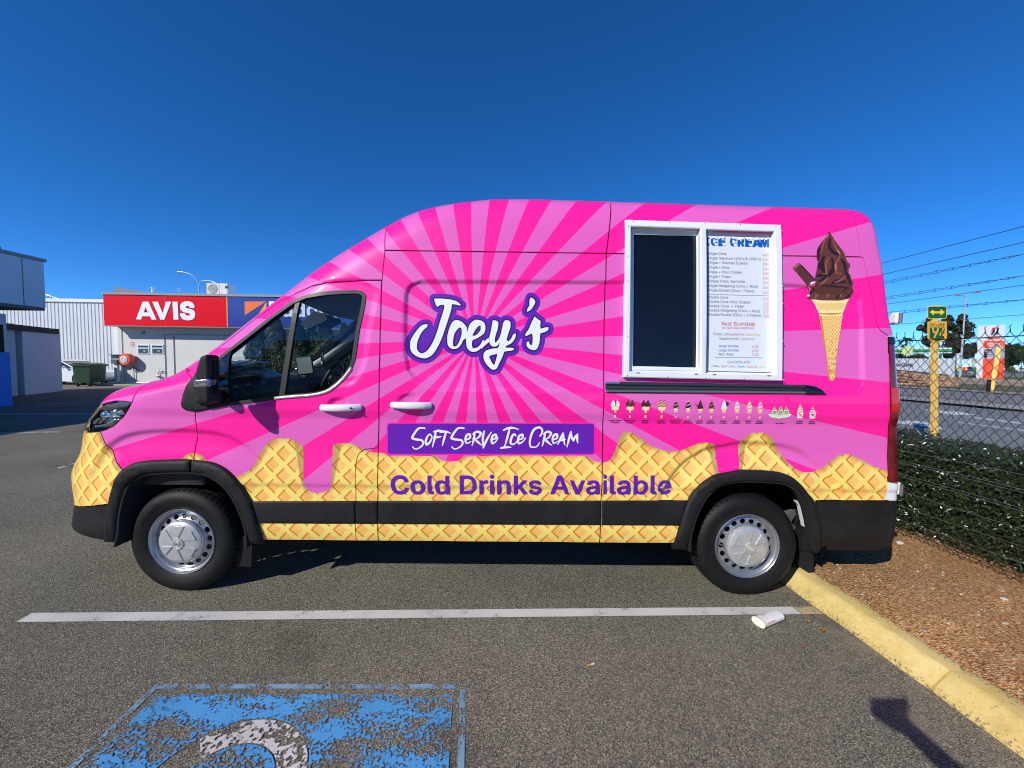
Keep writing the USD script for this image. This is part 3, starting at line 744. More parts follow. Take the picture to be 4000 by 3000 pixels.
skin5 = outer - mani(loft(False, 0.052, np.concatenate([np.arange(0.49, 2.6, 0.06), np.linspace(2.6, 2.74, 8)])))
obj('windscreen_seal', tm(skin5 ^ (prism_x(scr.buffer(0.002), -4.0, -0.8) - prism_x(scr.buffer(-0.02), -4.1, -0.7))), 'gloss_black', VAN, smooth=40)
obj('far_window_seal', tm(skin5 ^ (prism_y(winop.buffer(0.002), WID - 0.6, WID + 0.1) - prism_y(winop.buffer(-0.015), WID - 0.7, WID + 0.2))), 'seal_rubber', VAN, smooth=40)
obj('window_inner_seal', tm(skin5 ^ (prism_y(winop.buffer(0.002), 0.008, 0.5) - prism_y(winop.buffer(-0.012), -0.1, 0.6))), 'cabin_dark', P['front_door'], smooth=40)
# head lamp
hl = lamp_poly
lens = outer ^ prism_y(hl.buffer(-0.004), -0.5, 0.62)
lens = lens - mani(loft(False, 0.012))
housing = (mani(loft(False, 0.024)) ^ prism_y(hl.buffer(0.02), -0.5, 0.66))
hp = part('head_lamp', VAN)
obj('housing', tm(housing), 'gloss_black', hp, smooth=30)
obj('lens', tm(lens), 'lamp_glass', hp, smooth=30)
for (px, py, r, dy) in ((395, 1628, 0.045, 0.050), (440, 1615, 0.035, 0.042)):
    q = onside([[px, py]])[0]; s = trimesh.creation.icosphere(3, r); s.apply_translation([q[0], float(ys0(*q)) + dy, q[1]])
    obj('projector', s, 'chrome', hp, smooth=True)
for pts in ([[352, 1655], [372, 1640], [440, 1628]], [[370, 1600], [420, 1584], [500, 1574]], [[360, 1668], [400, 1662], [440, 1640]]):
    q = onside(spline(pts, 14)); obj('light_strip', tube(np.c_[q[:, 0], ys0(q[:, 0], q[:, 1]) + 0.020, q[:, 1]], 0.008, 6), 'aluminium', hp, smooth=True)

# tail light bright window, hinges
tl = PANEL['tail_light']
q0, q1 = onside([[3490, 1520]])[0], onside([[3500, 1600]])[0]
obj('reflector', tm((outer ^ prism_y(side_poly([[3476, 1515], [3600, 1505], [3600, 1600], [3478, 1610]]), -0.5, 0.3)).warp_batch(lambda v: np.array(v) + np.array([0.006, -0.006, 0]))), 'bright_red_lens', P['tail_light'], smooth=30)
obj('lamp_cap', tm((outer ^ prism_y(side_poly([[3472, 1316], [3600, 1316], [3600, 1345], [3472, 1345]]), -0.5, 0.3)).warp_batch(lambda v: np.array(v) + np.array([0.004, -0.004, 0]))), 'smoked_lens', P['tail_light'], smooth=30)
for (a, b, c, d, par) in ((3484, 1222, 3524, 1267, 'body'), (3488, 1884, 3527, 1930, 'hinge_bracket')):
    p0 = atY(a, d, 0.16); p1 = atY(c, b, 0.16)
    hg = obj('hinge', bx(p0[0], p1[0] - 0.025, 0.13, 0.19, p0[2], p1[2], 0.012), 'white_paint', P[par], smooth=30)
    w = p1[0] - p0[0]
    obj('hinge_pin', cyl((p0[0] + 0.35 * w, 0.125, p0[2] + 0.006), (p0[0] + 0.35 * w, 0.125, p1[2] - 0.006), 0.011), 'grey_metal', P[par], smooth=40)

# door handles
def handle(par, px0, px1, py0, py1):
    p0, p1 = atY(px0, py0, -0.035), atY(px1, py1, -0.035)
    pts = []
    out = m3.Manifold()
    for s in np.linspace(0, 1, 9):
        c = p0 + (p1 - p0) * s
        bow = math.sin(math.pi * s)
        r = 0.0185 + 0.002 * bow
        pts.append((np.array([c[0], -0.012 - 0.034 * bow ** 0.6, c[2]]), r))
    for (a, ra), (b, rb) in zip(pts[:-1], pts[1:]):
        s1 = tm(m3.Manifold.sphere(ra, 16)); s2 = tm(m3.Manifold.sphere(rb, 16))
        v1 = s1.vertices * [1, 0.7, 1.15] + a; v2 = s2.vertices * [1, 0.7, 1.15] + b
        out += m3.Manifold.hull_points(np.vstack([v1, v2]))
    obj('door_handle', tm(out), 'white_paint', P[par], smooth=50)
handle('front_door', 1252, 1398, 1594, 1592)
handle('sliding_door', 1530, 1674, 1583, 1585)
kh = atY(1372, 1594, -0.05); obj('key_cover', cyl(kh, kh + [0, -0.012, 0], 0.006, 12), 'black_plastic', P['front_door'])

# sliding door rail
P_RAIL = [[2364, 1490], [2760, 1496], [3157, 1504], [3190, 1510], [3211, 1520], [3228, 1541], [2760, 1537], [2364, 1534]]
rp = side_poly(P_RAIL)
rl = part('slide_rail', VAN)
obj('channel', plate(rp, 0.004, bevel=0.004, back=0.02), 'rail_dark', rl, smooth=40)
for (ya, yb, t, mname, nm) in ((1491, 1502, 0.016, 'rail_dark', 'upper_lip'), (1507, 1519, 0.010, 'rail_dark', 'track'), (1523, 1530, 0.018, 'grey_metal', 'lower_lip')):
    k = lambda x, y: y + (x - 2364) * 0.0165 * (1 if y < 1510 else 0.5)
    g = side_poly([[2366, k(2366, ya)], [3150, k(3150, ya)], [3160, k(3160, yb)], [2366, k(2366, yb)]])
    obj(nm, plate(g, t, bevel=0.004, back=0.01), mname, rl, smooth=40)
obj('bright_end', plate(side_poly([[2364, 1490], [2420, 1491], [2420, 1499], [2364, 1498]]), 0.02, bevel=0.003), 'aluminium', rl, smooth=40)
obj('end_cap', plate(side_poly([[3140, 1504], [3160, 1504], [3190, 1510], [3211, 1521], [3228, 1541], [3140, 1540]]), 0.022, bevel=0.02, back=0.01, step=0.015), 'gloss_black', rl, smooth=50)
# ------------------------------------------------------------------ wheels (axis along y, outer side towards -y)
def ring_text(text, r, h, a0, weight=800, up=True):
    """Lettering bent round a circle in the x-z plane, centred at angle a0 (degrees, anticlockwise from +x as seen from -y)."""
    g = text_poly(text, h, weight)
    b = g.bounds; g = affinity.translate(g, -(b[0] + b[2]) / 2, 0)
    g = g.segmentize(h / 3)
    def f(p):
        a = math.radians(a0) - p[:, 0] / r if up else math.radians(a0) + p[:, 0] / r
        rr = r + (p[:, 1] - h / 2) * (1 if up else -1)
        return np.stack([rr * np.cos(a), rr * np.sin(a)], -1)
    return shapely.transform(g, f)
TY_P = [(0.212, 0.075), (0.222, 0.060), (0.245, 0.046), (0.275, 0.036), (0.300, 0.036), (0.322, 0.047), (0.337, 0.062), (0.345, 0.078), (0.349, 0.10), (0.351, 0.15), (0.349, 0.20), (0.345, 0.222), (0.337, 0.238), (0.322, 0.253), (0.300, 0.262), (0.275, 0.262), (0.245, 0.254), (0.222, 0.240), (0.212, 0.225)]
def sidewall_y(r): return float(np.interp(r, [p[0] for p in TY_P[:7]], [p[1] for p in TY_P[:7]]))
def make_tyre(flat_z):
    from scipy.interpolate import CubicSpline
    body = mani(revolve(TY_P + [(0.205, 0.225), (0.205, 0.075)], 180, 'y', closed=True))
    cut = []
    for y in (0.112, 0.150, 0.188):
        cut.append(mani(revolve([(0.340, y - 0.005), (0.36, y - 0.006), (0.36, y + 0.006), (0.340, y + 0.005)], 180, 'y', closed=True)))
    for k in range(56):
        a = 2 * math.pi * k / 56
        for y0, y1, da, sk in ((0.050, 0.107, 0.0, 0.5), (0.193, 0.250, 0.05, -0.5)):
            c = m3.Manifold.cube([0.03, y1 - y0, 0.0055], True).rotate([12 * sk, 0, 0]).translate([0.348, (y0 + y1) / 2, 0])
            cut.append(c.rotate([0, -math.degrees(a + da), 0]))
    t = body - m3.Manifold.batch_boolean(cut, m3.OpType.Add)
    # block ornament and lettering on the side wall, standing 1.5 mm proud
    orn = m3.Manifold()
    def slab(g, h=0.0016):
        out = m3.Manifold()
        for p in polys(g):
            cs = m3.CrossSection([np.array(r.coords)[:-1] for r in [p.exterior] + list(p.interiors)], m3.FillRule.EvenOdd)
            e = cs.extrude(1.0)
            def w(v):
                v = np.array(v, float); rr = np.hypot(v[:, 0], v[:, 1]); y = np.interp(rr, [q[0] for q in TY_P[:8]], [q[1] for q in TY_P[:8]])
                return np.stack([v[:, 0], y - v[:, 2] * h + (1 - v[:, 2]) * 0.003, v[:, 1]], -1)
            m = e.warp_batch(w)
            out += m if m.volume() > 0 else m3.Manifold()
        return out
    pieces = [slab(shapely.union_all([g]), 0.002) for g in (ring_text('Vantra LT', 0.278, 0.030, 140), ring_text('HANKOOK', 0.278, 0.032, -28, up=False))]
    segs = []
    for a0 in (60, 240):
        for k in range(4):
            th = np.radians(np.linspace(a0 + k * 14, a0 + k * 14 + 12.4, 8))
            segs.append(Polygon(np.vstack([np.stack([0.312 * np.cos(th), 0.312 * np.sin(th)], -1), np.stack([0.326 * np.cos(th[::-1]), 0.326 * np.sin(th[::-1])], -1)])))
    pieces += [slab(s, 0.0014) for s in segs]
    m = trimesh.util.concatenate([tm(t)] + [tm(p) for p in pieces if p.num_tri()])
    k = np.hypot(m.vertices[:, 0], m.vertices[:, 2]); f = 1 + 0.034 * np.clip((k - 0.225) / 0.06, 0, 1)
    m.vertices[:, 0] *= f; m.vertices[:, 2] *= f
    return m
def make_rim():
    prof = [(0.2245, 0.062), (0.2265, 0.055), (0.2235, 0.049), (0.2195, 0.053), (0.2165, 0.062), (0.213, 0.068), (0.204, 0.073), (0.198, 0.084), (0.1965, 0.102), (0.196, 0.235), (0.200, 0.235), (0.206, 0.10), (0.212, 0.085)]
    barrel = mani(revolve(prof, 128, 'y', closed=True))
    disc = [(0.197, 0.092), (0.189, 0.087), (0.180, 0.0855), (0.164, 0.084), (0.150, 0.076), (0.146, 0.068), (0.138, 0.066), (0.02, 0.066), (0.02, 0.074), (0.136, 0.074), (0.148, 0.086), (0.164, 0.092), (0.197, 0.099)]
    d = mani(revolve(disc, 128, 'y', closed=True))
    holes = []
    for k in range(17):
        a = 360 * k / 17 + 7
        h = m3.Manifold.cylinder(0.08, 1.0, 1.0, 24, True).scale([0.0165, 0.0205, 1]).rotate([90, 0, 0])
        holes.append(h.translate([0.1685, 0.09, 0]).rotate([0, -a, 0]))
    return tm(barrel + (d - m3.Manifold.batch_boolean(holes, m3.OpType.Add)))
def make_cap():
    prof = [(0.0005, 0.0325), (0.03, 0.033), (0.060, 0.0365), (0.095, 0.0375), (0.122, 0.041), (0.136, 0.050), (0.1405, 0.062), (0.1405, 0.072), (0.0005, 0.072)]
    c = mani(revolve(prof, 96, 'y', closed=True))
    feats = []
    for k in range(6):
        a = math.radians(90 + 60 * k)
        # a raised leaf whose middle is a ridge: a folded kite
        r0, r1, w0, w1 = 0.038, 0.112, 0.008, 0.034
        u = np.array([math.cos(a), 0, math.sin(a)]); v = np.array([-math.sin(a), 0, math.cos(a)])
        pts = [u * r0 + v * w0, u * r0 - v * w0, u * r1 + v * w1, u * r1 - v * w1]
        top = [u * (r0 + 0.004) + [0, 0.0275, 0], u * (r1 - 0.004) + [0, 0.0345, 0], u * r1 + v * w1 * 0.9 + [0, 0.0335, 0], u * r1 - v * w1 * 0.9 + [0, 0.0335, 0]]
        base = [p + [0, 0.046, 0] for p in pts]
        feats.append(m3.Manifold.hull_points(np.array(base + top)))
    c = c + m3.Manifold.batch_boolean(feats, m3.OpType.Add)
    boss = mani(revolve([(0.0005, 0.0255), (0.022, 0.0255), (0.024, 0.029), (0.030, 0.0265), (0.036, 0.0275), (0.0385, 0.034), (0.0385, 0.045), (0.0005, 0.045)], 48, 'y', closed=True))
    m = tm(c + boss); m.vertices = m.vertices * [1.05, 1, 1.05] - [0, 0.010, 0]; return m
def emblem():
    o = Point(0, 0).buffer(0.0165, 24); ring = o.difference(o.buffer(-0.0022))
    ring = affinity.scale(ring, 1.15, 0.92)
    d = Polygon([(-0.011, -0.002), (-0.002, 0.0085), (0.003, 0.0085), (0.011, 0.002), (0.002, -0.0085), (-0.003, -0.0085)])
    d = d.difference(Polygon([(-0.0045, -0.0015), (0, 0.004), (0.0045, 0.0015), (0, -0.004)]))
    return flat(unary_union([ring, d]), 0.002, lambda u, v, h: np.stack([u, 0.0156 - h, v], -1))
RIM, CAP, EMB = make_rim(), make_cap(), emblem()
def wheel(cx, cy, cz, rot, flip=False):
    w = part('wheel', VAN)
    R = trimesh.transformations.rotation_matrix(rot, [0, 1, 0])
    T = np.eye(4)
    if flip: T[1, 1] = -1
    def put(m, r=True):
        m = m.copy()
        if r: m.apply_transform(R)
        m.apply_transform(T)
        m.apply_translation([cx, cy, cz]); return m
    ty = make_tyre(-9).copy(); ty.apply_transform(R); ty.vertices[:, 2] = np.maximum(ty.vertices[:, 2], -cz + 0.003)
    obj('tyre', put(ty, False), 'rubber', w, smooth=35)
    obj('rim', put(RIM), 'steel_wheel', w, smooth=32)
    obj('hub_cap', put(CAP), 'hub_silver', w, smooth=25)
    obj('emblem', put(EMB), 'chrome', w)
    v = np.array([0.192 * math.cos(3.0), 0.075, 0.192 * math.sin(3.0)])
    obj('valve', put(cyl(v, v + [0.012, -0.03, 0.0], 0.0045, 10)), 'grey_metal', w)
WF, WR = atY(708, 2118, 0.05), atY(2920, 2144, 0.05)
for c, rot in ((WF, 0.05), (WR, -0.1)):
    wheel(c[0], 0.0, 0.357, rot)
    wheel(c[0], WID, 0.357, rot + 1.0, flip=True)
# mud flaps, strut
pf = [[922, 2212], [922, 2150], [935, 2112], [950, 2095], [1010, 2095], [1018, 2116], [985, 2118], [980, 2215]]
def sheet(pts, y0, y1):
    q = atY(np.array(pts, float)[:, 0], np.array(pts, float)[:, 1], y0)
    return tm(prism_y(Polygon(q[:, [0, 2]]).buffer(0), y0, y1))
obj('mud_flap', sheet(pf, 0.10, 0.115), 'black_plastic', VAN)
fl = [[3127, 2155], [3135, 2150], [3178, 2146], [3178, 2236], [3160, 2240], [3122, 2208]]
obj('mud_flap', sheet(fl, 0.16, 0.40), 'black_plastic', VAN)
obj('flap_bracket', sheet([[3144, 2045], [3156, 2047], [3172, 2070], [3176, 2120], [3168, 2150], [3128, 2150], [3136, 2095]], 0.14, 0.22), 'black_plastic', VAN)
obj('body_strut', sheet([[3110, 1955], [3130, 1955], [3142, 1968], [3158, 2052], [3141, 2058], [3124, 1978], [3112, 1962]], 0.13, 0.16), 'white_paint', VAN)
obj('spring_hanger', sheet([[3075, 2010], [3095, 1990], [3125, 1992], [3140, 2010], [3128, 2014], [3108, 2010], [3090, 2040], [3108, 2060], [3098, 2080], [3078, 2050]], 0.30, 0.36), 'grey_metal', VAN)
stone = trimesh.creation.icosphere(2, 0.02)
# ------------------------------------------------------------------ door mirror
def rounded(points, r):
    out = [tm(m3.Manifold.sphere(r, 14)).vertices + np.array(p) for p in points]
    return tm(m3.Manifold.hull_points(np.vstack(out)))
mp = part('door_mirror', VAN)
def my(px, py, y): return atY(px, py, y)
y_o, y_i = -0.235, -0.165
tl_, tr_, br_, bl_ = my(797, 1402, y_o), my(808, 1398, y_o), my(812, 1566, y_o), my(795, 1560, y_o)
lo_l = my(782, 1470, y_o)
back = np.array([0, y_i - y_o, 0])
front_pts = [tl_, tr_, br_, bl_, lo_l]
hp_ = [p for p in front_pts] + [p + back + [0.02, 0, 0.0] for p in front_pts]
up_ = [tl_, tr_, my(810, 1478, y_o), my(780, 1474, y_o), my(784, 1440, y_o)]
dn_ = [my(770, 1514, y_o), my(810, 1512, y_o), br_, my(798, 1562, y_o), my(782, 1545, y_o)]
obj('upper_shell', rounded(up_ + [p + back for p in up_], 0.018), 'black_plastic', mp, smooth=40)
obj('lower_shell', rounded(dn_ + [p + back for p in dn_], 0.018), 'black_plastic', mp, smooth=40)
ind = [my(773, 1490, y_o - 0.003), my(812, 1487, y_o - 0.003), my(812, 1502, y_o - 0.003), my(772, 1505, y_o - 0.003)]
obj('indicator', rounded(ind[:2] + ind[2:] + [p + [0.0, 0.04, 0] for p in ind], 0.017), 'indicator_lens', mp, smooth=40)
g0 = np.array([max(p[0] for p in front_pts) + 0.0205, y_o + 0.0, my(806, 1545, y_o)[2]]); g1 = np.array([0, y_i - 0.01, my(806, 1402, y_o)[2]])
obj('mirror_glass', bx(g0[0] - 0.006, g0[0], g0[1], g1[1], g0[2], g1[2], 0.002), 'mirror_glass', mp)
a0, a1 = my(800, 1530, -0.12), my(800, 1560, 0.0)
obj('arm', [tube([a0, a0 + [0.01, 0.08, -0.02], [a1[0], -0.005, a1[2]]], [0.035, 0.04, 0.05], 12), tube([my(800, 1440, -0.12), my(806, 1470, -0.005)], [0.02, 0.028], 10)], 'black_plastic', mp, smooth=40)

# ------------------------------------------------------------------ serving window (left: dark sliding pane, right: menu board)
def wbase(off): return lambda x, z: ys0(x, z) + off
SW = part('serving_window', VAN)
def wplate(pts, t, off, holes=(), bevel=0.006, back=0.02):
    DEPTH[0] = off - t
    g = side_poly(pts)
    for h in holes: g = g.difference(side_poly(h))
    DEPTH[0] = 0.0
    return plate(g, t, bevel=bevel, back=back, base=wbase(off), step=0.03)
OUT = [[2444, 857], [3052, 877], [3058, 1488], [2437, 1474]]
HL = [[2466, 884], [2737, 893], [2736, 1456], [2460, 1450]]; HR = [[2760, 894], [3026, 903], [3030, 1462], [2759, 1457]]
obj('frame', wplate(OUT, 0.022, 0.0, (HL, HR), back=0.03), 'white_frame', SW, smooth=35)
obj('inner_frame', wplate([[2462, 880], [2741, 889], [2740, 1460], [2456, 1454]], 0.0, 0.012, ([[2476, 898], [2731, 903], [2730, 1440], [2472, 1434]],), bevel=0.004), 'white_frame', SW, smooth=35)
obj('sash', wplate([[2474, 896], [2733, 902], [2732, 1446], [2470, 1439]], 0.0, 0.026, ([[2477, 915], [2722, 921], [2720, 1436], [2473, 1430]],), bevel=0.004), 'white_frame', SW, smooth=35)
obj('sash_bar', wplate([[2470, 1432], [2738, 1436], [2737, 1450], [2468, 1446]], 0.004, 0.010, bevel=0.004), 'white_frame', SW, smooth=35)
obj('track', wplate([[2466, 882], [2736, 889], [2736, 897], [2466, 891]], 0.0, 0.02, bevel=0.002), 'grey_metal', SW)
DEPTH[0] = 0.03
obj('window_pane', film(side_poly([[2470, 905], [2735, 912], [2734, 1445], [2466, 1440]]), 0.0, base=wbase(0.034)), 'dark_window', SW, smooth=True)
obj('pane_edge', wplate([[2722, 921], [2729, 921], [2727, 1438], [2720, 1436]], 0.0, 0.030, bevel=0.002), 'grey_metal', SW)
obj('board_frame', wplate([[2756, 890], [3030, 899], [3034, 1466], [2755, 1461]], 0.0, 0.012, ([[2761, 896], [3021, 906], [3025, 1458], [2760, 1452]],), bevel=0.003), 'white_frame', SW, smooth=35)
DEPTH[0] = 0.0
BOARD = part('menu_board', VAN)
obj('board', film(side_poly([[2745, 890], [3026, 900], [3029, 1464], [2744, 1460]]), 0.0, base=wbase(0.024)), 'board_white', BOARD, smooth=True)
obj('board_edge', wplate([[2762, 897], [3021, 907], [3025, 1457], [2761, 1451]], 0.0, 0.0205, ([[2763.5, 899], [3019.5, 909], [3023.5, 1455], [2762.5, 1449]],), bevel=0.0), 'gloss_black', BOARD)
for px, py in [(2470, 868), (2610, 873), (2748, 878), (2885, 882), (3022, 887), (2450, 888), (2449, 1003), (2448, 1100), (2448, 1315), (2446, 1466), (2602, 1472), (2750, 1475), (2898, 1478), (3052, 1482), (3045, 905), (3049, 1118), (3050, 1187), (3051, 1332)]:
    q = zx(px, py); y = float(ys0(*q)) - 0.0215
    obj('rivet', revolve([(0.0005, -0.0025), (0.004, -0.002), (0.0055, 0.0)], 10, 'y', center=(q[0], y, q[1])), 'aluminium', SW, smooth=True)
for px in (2488, 2714, 2785, 2995):
    q0, q1 = zx(px - 6, 1454 + (px - 2460) * 0.022), zx(px + 6, 1457 + (px - 2460) * 0.022)
    obj('drain_slot', bx(q0[0], q1[0], float(ys0(*q0)) - 0.0245, float(ys0(*q0)) - 0.018, q1[1], q0[1]), 'gloss_black', SW)

# ------------------------------------------------------------------ lettering and pictures (flat print on the film), drawn in picture units
def place(g, base_off=0.0):
    """Shapes in picture units (y down) -> (x, z) on the van's side."""
    return shapely.transform(g, lambda p: onside(p)).buffer(0)
def typed(text, px, py, h, weight=450, width=None, slope=0.0, align='l', bold=0):
    g = text_poly(text, h, weight, bold=bold)
    b = g.bounds
    if width: g = affinity.scale(affinity.translate(g, -b[0], 0), width / (b[2] - b[0]), 1, origin=(0, 0)); b = g.bounds
    if align == 'c': g = affinity.translate(g, -(b[0] + b[2]) / 2, 0)
    if align == 'r': g = affinity.translate(g, -b[2], 0)
    return affinity.affine_transform(g, [1, 0, slope, -1, px, py])
def printed(name, items, parent, off=0.0022, base=None, cell=0.06, lay=0.00005):
    """items: (shape in picture units, colour) from back to front, one printed picture as one mesh."""
    ms, cs = [], []
    for k, (g, c) in enumerate(items):
        q = place(g)
        if q.is_empty: continue
        m = film(q, off + lay * k, cell, base)
        ms.append(m); cs.append(np.tile(c, (len(m.vertices), 1)))
    return obj(name, trimesh.util.concatenate(ms), 'printed', parent, colors=np.vstack(cs))
Z = lambda pts, s, o: [(x / s + o[0], y / s + o[1]) for x, y in pts]
# brand lettering, traced from an enlargement (scale 3.16, corner 1500, 1100)
J3 = lambda pts: Polygon(spline(Z(pts, 3.16, (1500, 1100)), 140, True)).buffer(0)
JR = lambda pts: Polygon(Z(pts, 3.16, (1500, 1100))).buffer(0).buffer(2).buffer(-2)
Jbar = JR([(617, 206), (700, 205), (800, 214), (860, 226), (905, 245), (946, 285), (930, 290), (880, 278), (830, 272), (832, 300), (740, 310), (735, 282), (690, 285), (670, 292), (662, 306), (645, 300), (628, 262), (615, 222)])
Jstem = J3([(745, 270), (738, 320), (716, 400), (690, 480), (655, 600), (610, 720), (560, 810), (510, 865), (460, 886), (418, 862), (398, 815), (402, 760), (425, 690), (455, 630), (490, 585), (532, 545), (528, 522), (490, 526), (450, 545), (400, 600), (350, 670), (318, 740), (314, 800), (330, 860), (380, 910), (440, 938), (500, 946), (560, 925), (610, 880), (660, 800), (710, 690), (755, 560), (795, 440), (825, 340), (836, 272)])
o_out = J3([(885, 470), (930, 480), (985, 520), (1020, 575), (1022, 640), (1012, 690), (975, 720), (950, 770), (905, 820), (855, 832), (810, 815), (780, 765), (776, 690), (790, 620), (812, 550), (845, 492)])
o_in = J3([(935, 560), (955, 585), (958, 630), (940, 700), (915, 760), (875, 800), (850, 795), (848, 740), (860, 660), (890, 600)])
e_out = J3([(1130, 468), (1185, 475), (1240, 515), (1250, 570), (1235, 630), (1190, 670), (1130, 705), (1092, 720), (1082, 770), (1098, 822), (1140, 815), (1185, 780), (1225, 715), (1232, 740), (1205, 800), (1160, 850), (1100, 868), (1045, 845), (1015, 790), (1010, 710), (1030, 600), (1060, 520)])
e_in = J3([(1190, 535), (1193, 580), (1165, 630), (1110, 668), (1088, 660), (1110, 620), (1150, 560)])
y_out = J3([(1338, 480), (1370, 475), (1410, 505), (1405, 570), (1380, 650), (1366, 720), (1372, 755), (1400, 730), (1440, 650), (1460, 560), (1480, 490), (1505, 472), (1560, 495), (1562, 540), (1530, 650), (1512, 720), (1535, 735), (1570, 700), (1610, 640), (1630, 640), (1620, 690), (1570, 760), (1500, 806), (1500, 815), (1600, 818), (1608, 830), (1580, 850), (1490, 862), (1460, 930), (1420, 1010), (1380, 1080), (1345, 1088), (1290, 1050), (1245, 990), (1225, 930), (1230, 885), (1260, 850), (1320, 830), (1410, 815), (1428, 740), (1390, 795), (1340, 800), (1305, 760), (1298, 700), (1320, 600)])
y_in = JR([(1295, 925), (1330, 905), (1398, 890), (1392, 930), (1360, 1035), (1330, 1000)])
ey = JR([(1180, 790), (1230, 740), (1290, 690), (1300, 740), (1240, 790), (1200, 830)])
apo = J3([(1812, 192), (1850, 212), (1868, 245), (1845, 300), (1805, 350), (1765, 370), (1768, 345), (1795, 290), (1800, 220)])
s_all = J3([(1860, 428), (1900, 460), (1935, 490), (1930, 545), (1938, 580), (1990, 565), (2030, 560), (2032, 585), (1985, 620), (1932, 640), (1925, 720), (1905, 800), (1860, 845), (1800, 830), (1762, 785), (1760, 755), (1785, 735), (1800, 770), (1820, 785), (1835, 750), (1838, 680), (1825, 640), (1775, 660), (1750, 672), (1745, 655), (1785, 590), (1820, 510)])
joey = unary_union([Jbar, Jstem, o_out.difference(o_in), e_out.difference(e_in), y_out.difference(y_in), ey, apo, s_all])
halo = unary_union([Jbar, Jstem, o_out, e_out, y_out, ey, apo, s_all]).buffer(19.5).buffer(3).buffer(-3)
halo = Polygon(halo.exterior) if isinstance(halo, Polygon) else halo
obj('logo_backing', film(place(halo), 0.0022), 'purple_print', P['sliding_door'])
for g in polys(joey.buffer(6.0).intersection(halo)): obj('logo_shade', film(place(g), 0.0027), 'purple_dark_print', P['sliding_door'])
for g in polys(joey): obj('logo_letter', film(place(g), 0.0033), 'white_print', P['sliding_door'])
# purple banner with brush lettering
ban = sbox(1512, 1656, 2322, 1774).buffer(-10).buffer(10)
obj('banner_edge', film(place(ban.buffer(4.2)), 0.0022), 'pink_print', P['sliding_door'])
obj('banner', film(place(ban), 0.0028), 'purple_print', P['sliding_door'])
ST = {  # brush strokes of each letter in the banner (enlargement scale 2.633, corner 1500, 1640)
 'S1': [[(415, 90), (370, 85), (310, 140), (285, 190), (330, 205), (390, 215), (400, 245), (370, 285), (320, 305), (290, 280)]], 'o1': [[(470, 150), (440, 180), (425, 235), (435, 258), (470, 230), (490, 175), (470, 150)]],
 'F1': [[(530, 120), (515, 200), (495, 280)], [(510, 125), (560, 115), (610, 118)], [(520, 185), (585, 175)]], 'T1': [[(575, 130), (630, 125), (680, 140)], [(635, 130), (615, 200), (598, 265)]],
 'S2': [[(820, 90), (775, 85), (715, 140), (690, 190), (735, 205), (800, 215), (808, 245), (775, 285), (725, 305), (695, 280)]], 'e1': [[(850, 205), (885, 180), (880, 150), (850, 160), (835, 210), (850, 245), (890, 225)]],
 'R1': [[(930, 140), (920, 210), (905, 265)], [(915, 150), (960, 125), (995, 140), (975, 180), (925, 205)], [(935, 205), (980, 245), (1000, 262)]], 'V1': [[(1030, 120), (1015, 200), (1020, 290)], [(1020, 290), (1060, 200), (1105, 130)]],
 'e2': [[(1120, 205), (1155, 180), (1150, 155), (1120, 165), (1105, 215), (1115, 248), (1150, 225), (1170, 185)]], 'I1': [[(1290, 100), (1270, 180), (1240, 280)], [(1230, 110), (1300, 85), (1380, 100)], [(1200, 295), (1250, 285), (1305, 285)]],
 'c1': [[(1355, 165), (1340, 150), (1310, 190), (1300, 240), (1325, 255), (1365, 225)]], 'e3': [[(1395, 205), (1430, 180), (1425, 155), (1395, 165), (1378, 215), (1390, 248), (1430, 225), (1455, 190)]],
 'C2': [[(1605, 170), (1630, 110), (1600, 80), (1560, 90), (1515, 160), (1500, 240), (1515, 285), (1555, 285), (1600, 240)]], 'R2': [[(1660, 140), (1645, 210), (1630, 270)], [(1645, 150), (1690, 125), (1720, 140), (1700, 180), (1655, 205)], [(1660, 205), (1700, 245), (1725, 262)]],
 'e4': [[(1750, 205), (1785, 180), (1780, 150), (1750, 160), (1735, 210), (1748, 245), (1785, 225)]], 'A1': [[(1845, 140), (1815, 200), (1790, 255)], [(1845, 140), (1850, 200), (1862, 260)], [(1805, 215), (1865, 205)]], 'M1': [[(1925, 125), (1905, 200), (1885, 280)], [(1925, 130), (1935, 190), (1950, 220)], [(1950, 220), (1975, 170), (1995, 150)], [(1990, 155), (1990, 200), (1995, 240)]]}
strokes = []
for L in ST.values():
    for s in L:
        q = spline(Z(s, 2.633, (1500, 1640)), 24)
        for i in range(len(q) - 1):
            t = i / (len(q) - 2); w = 3.1 + 1.7 * math.sin(math.pi * min(1, t * 1.15)) - 0.8 * t
            strokes.append(LineString(q[i:i + 2]).buffer(w))
brush = unary_union(strokes).simplify(0.3)
for g in polys(brush): obj('banner_letter', film(place(g), 0.0034), 'white_print', P['sliding_door'])
# drinks line, split by the door joint
dr = typed('Cold Drinks Available', 1527, 1931, 73, 560, width=1098).buffer(3.2).buffer(-3.6).buffer(1.6).simplify(0.25)
dr = affinity.translate(dr, 0, 0)
for par, lo, hi in (('sliding_door', 1400, 2346), ('rear_quarter_panel', 2356.5, 2800)):
    for g in polys(dr.intersection(sbox(lo, 1700, hi, 2100))): obj('drinks_letter', film(place(g), 0.0028), 'purple_print', P[par])

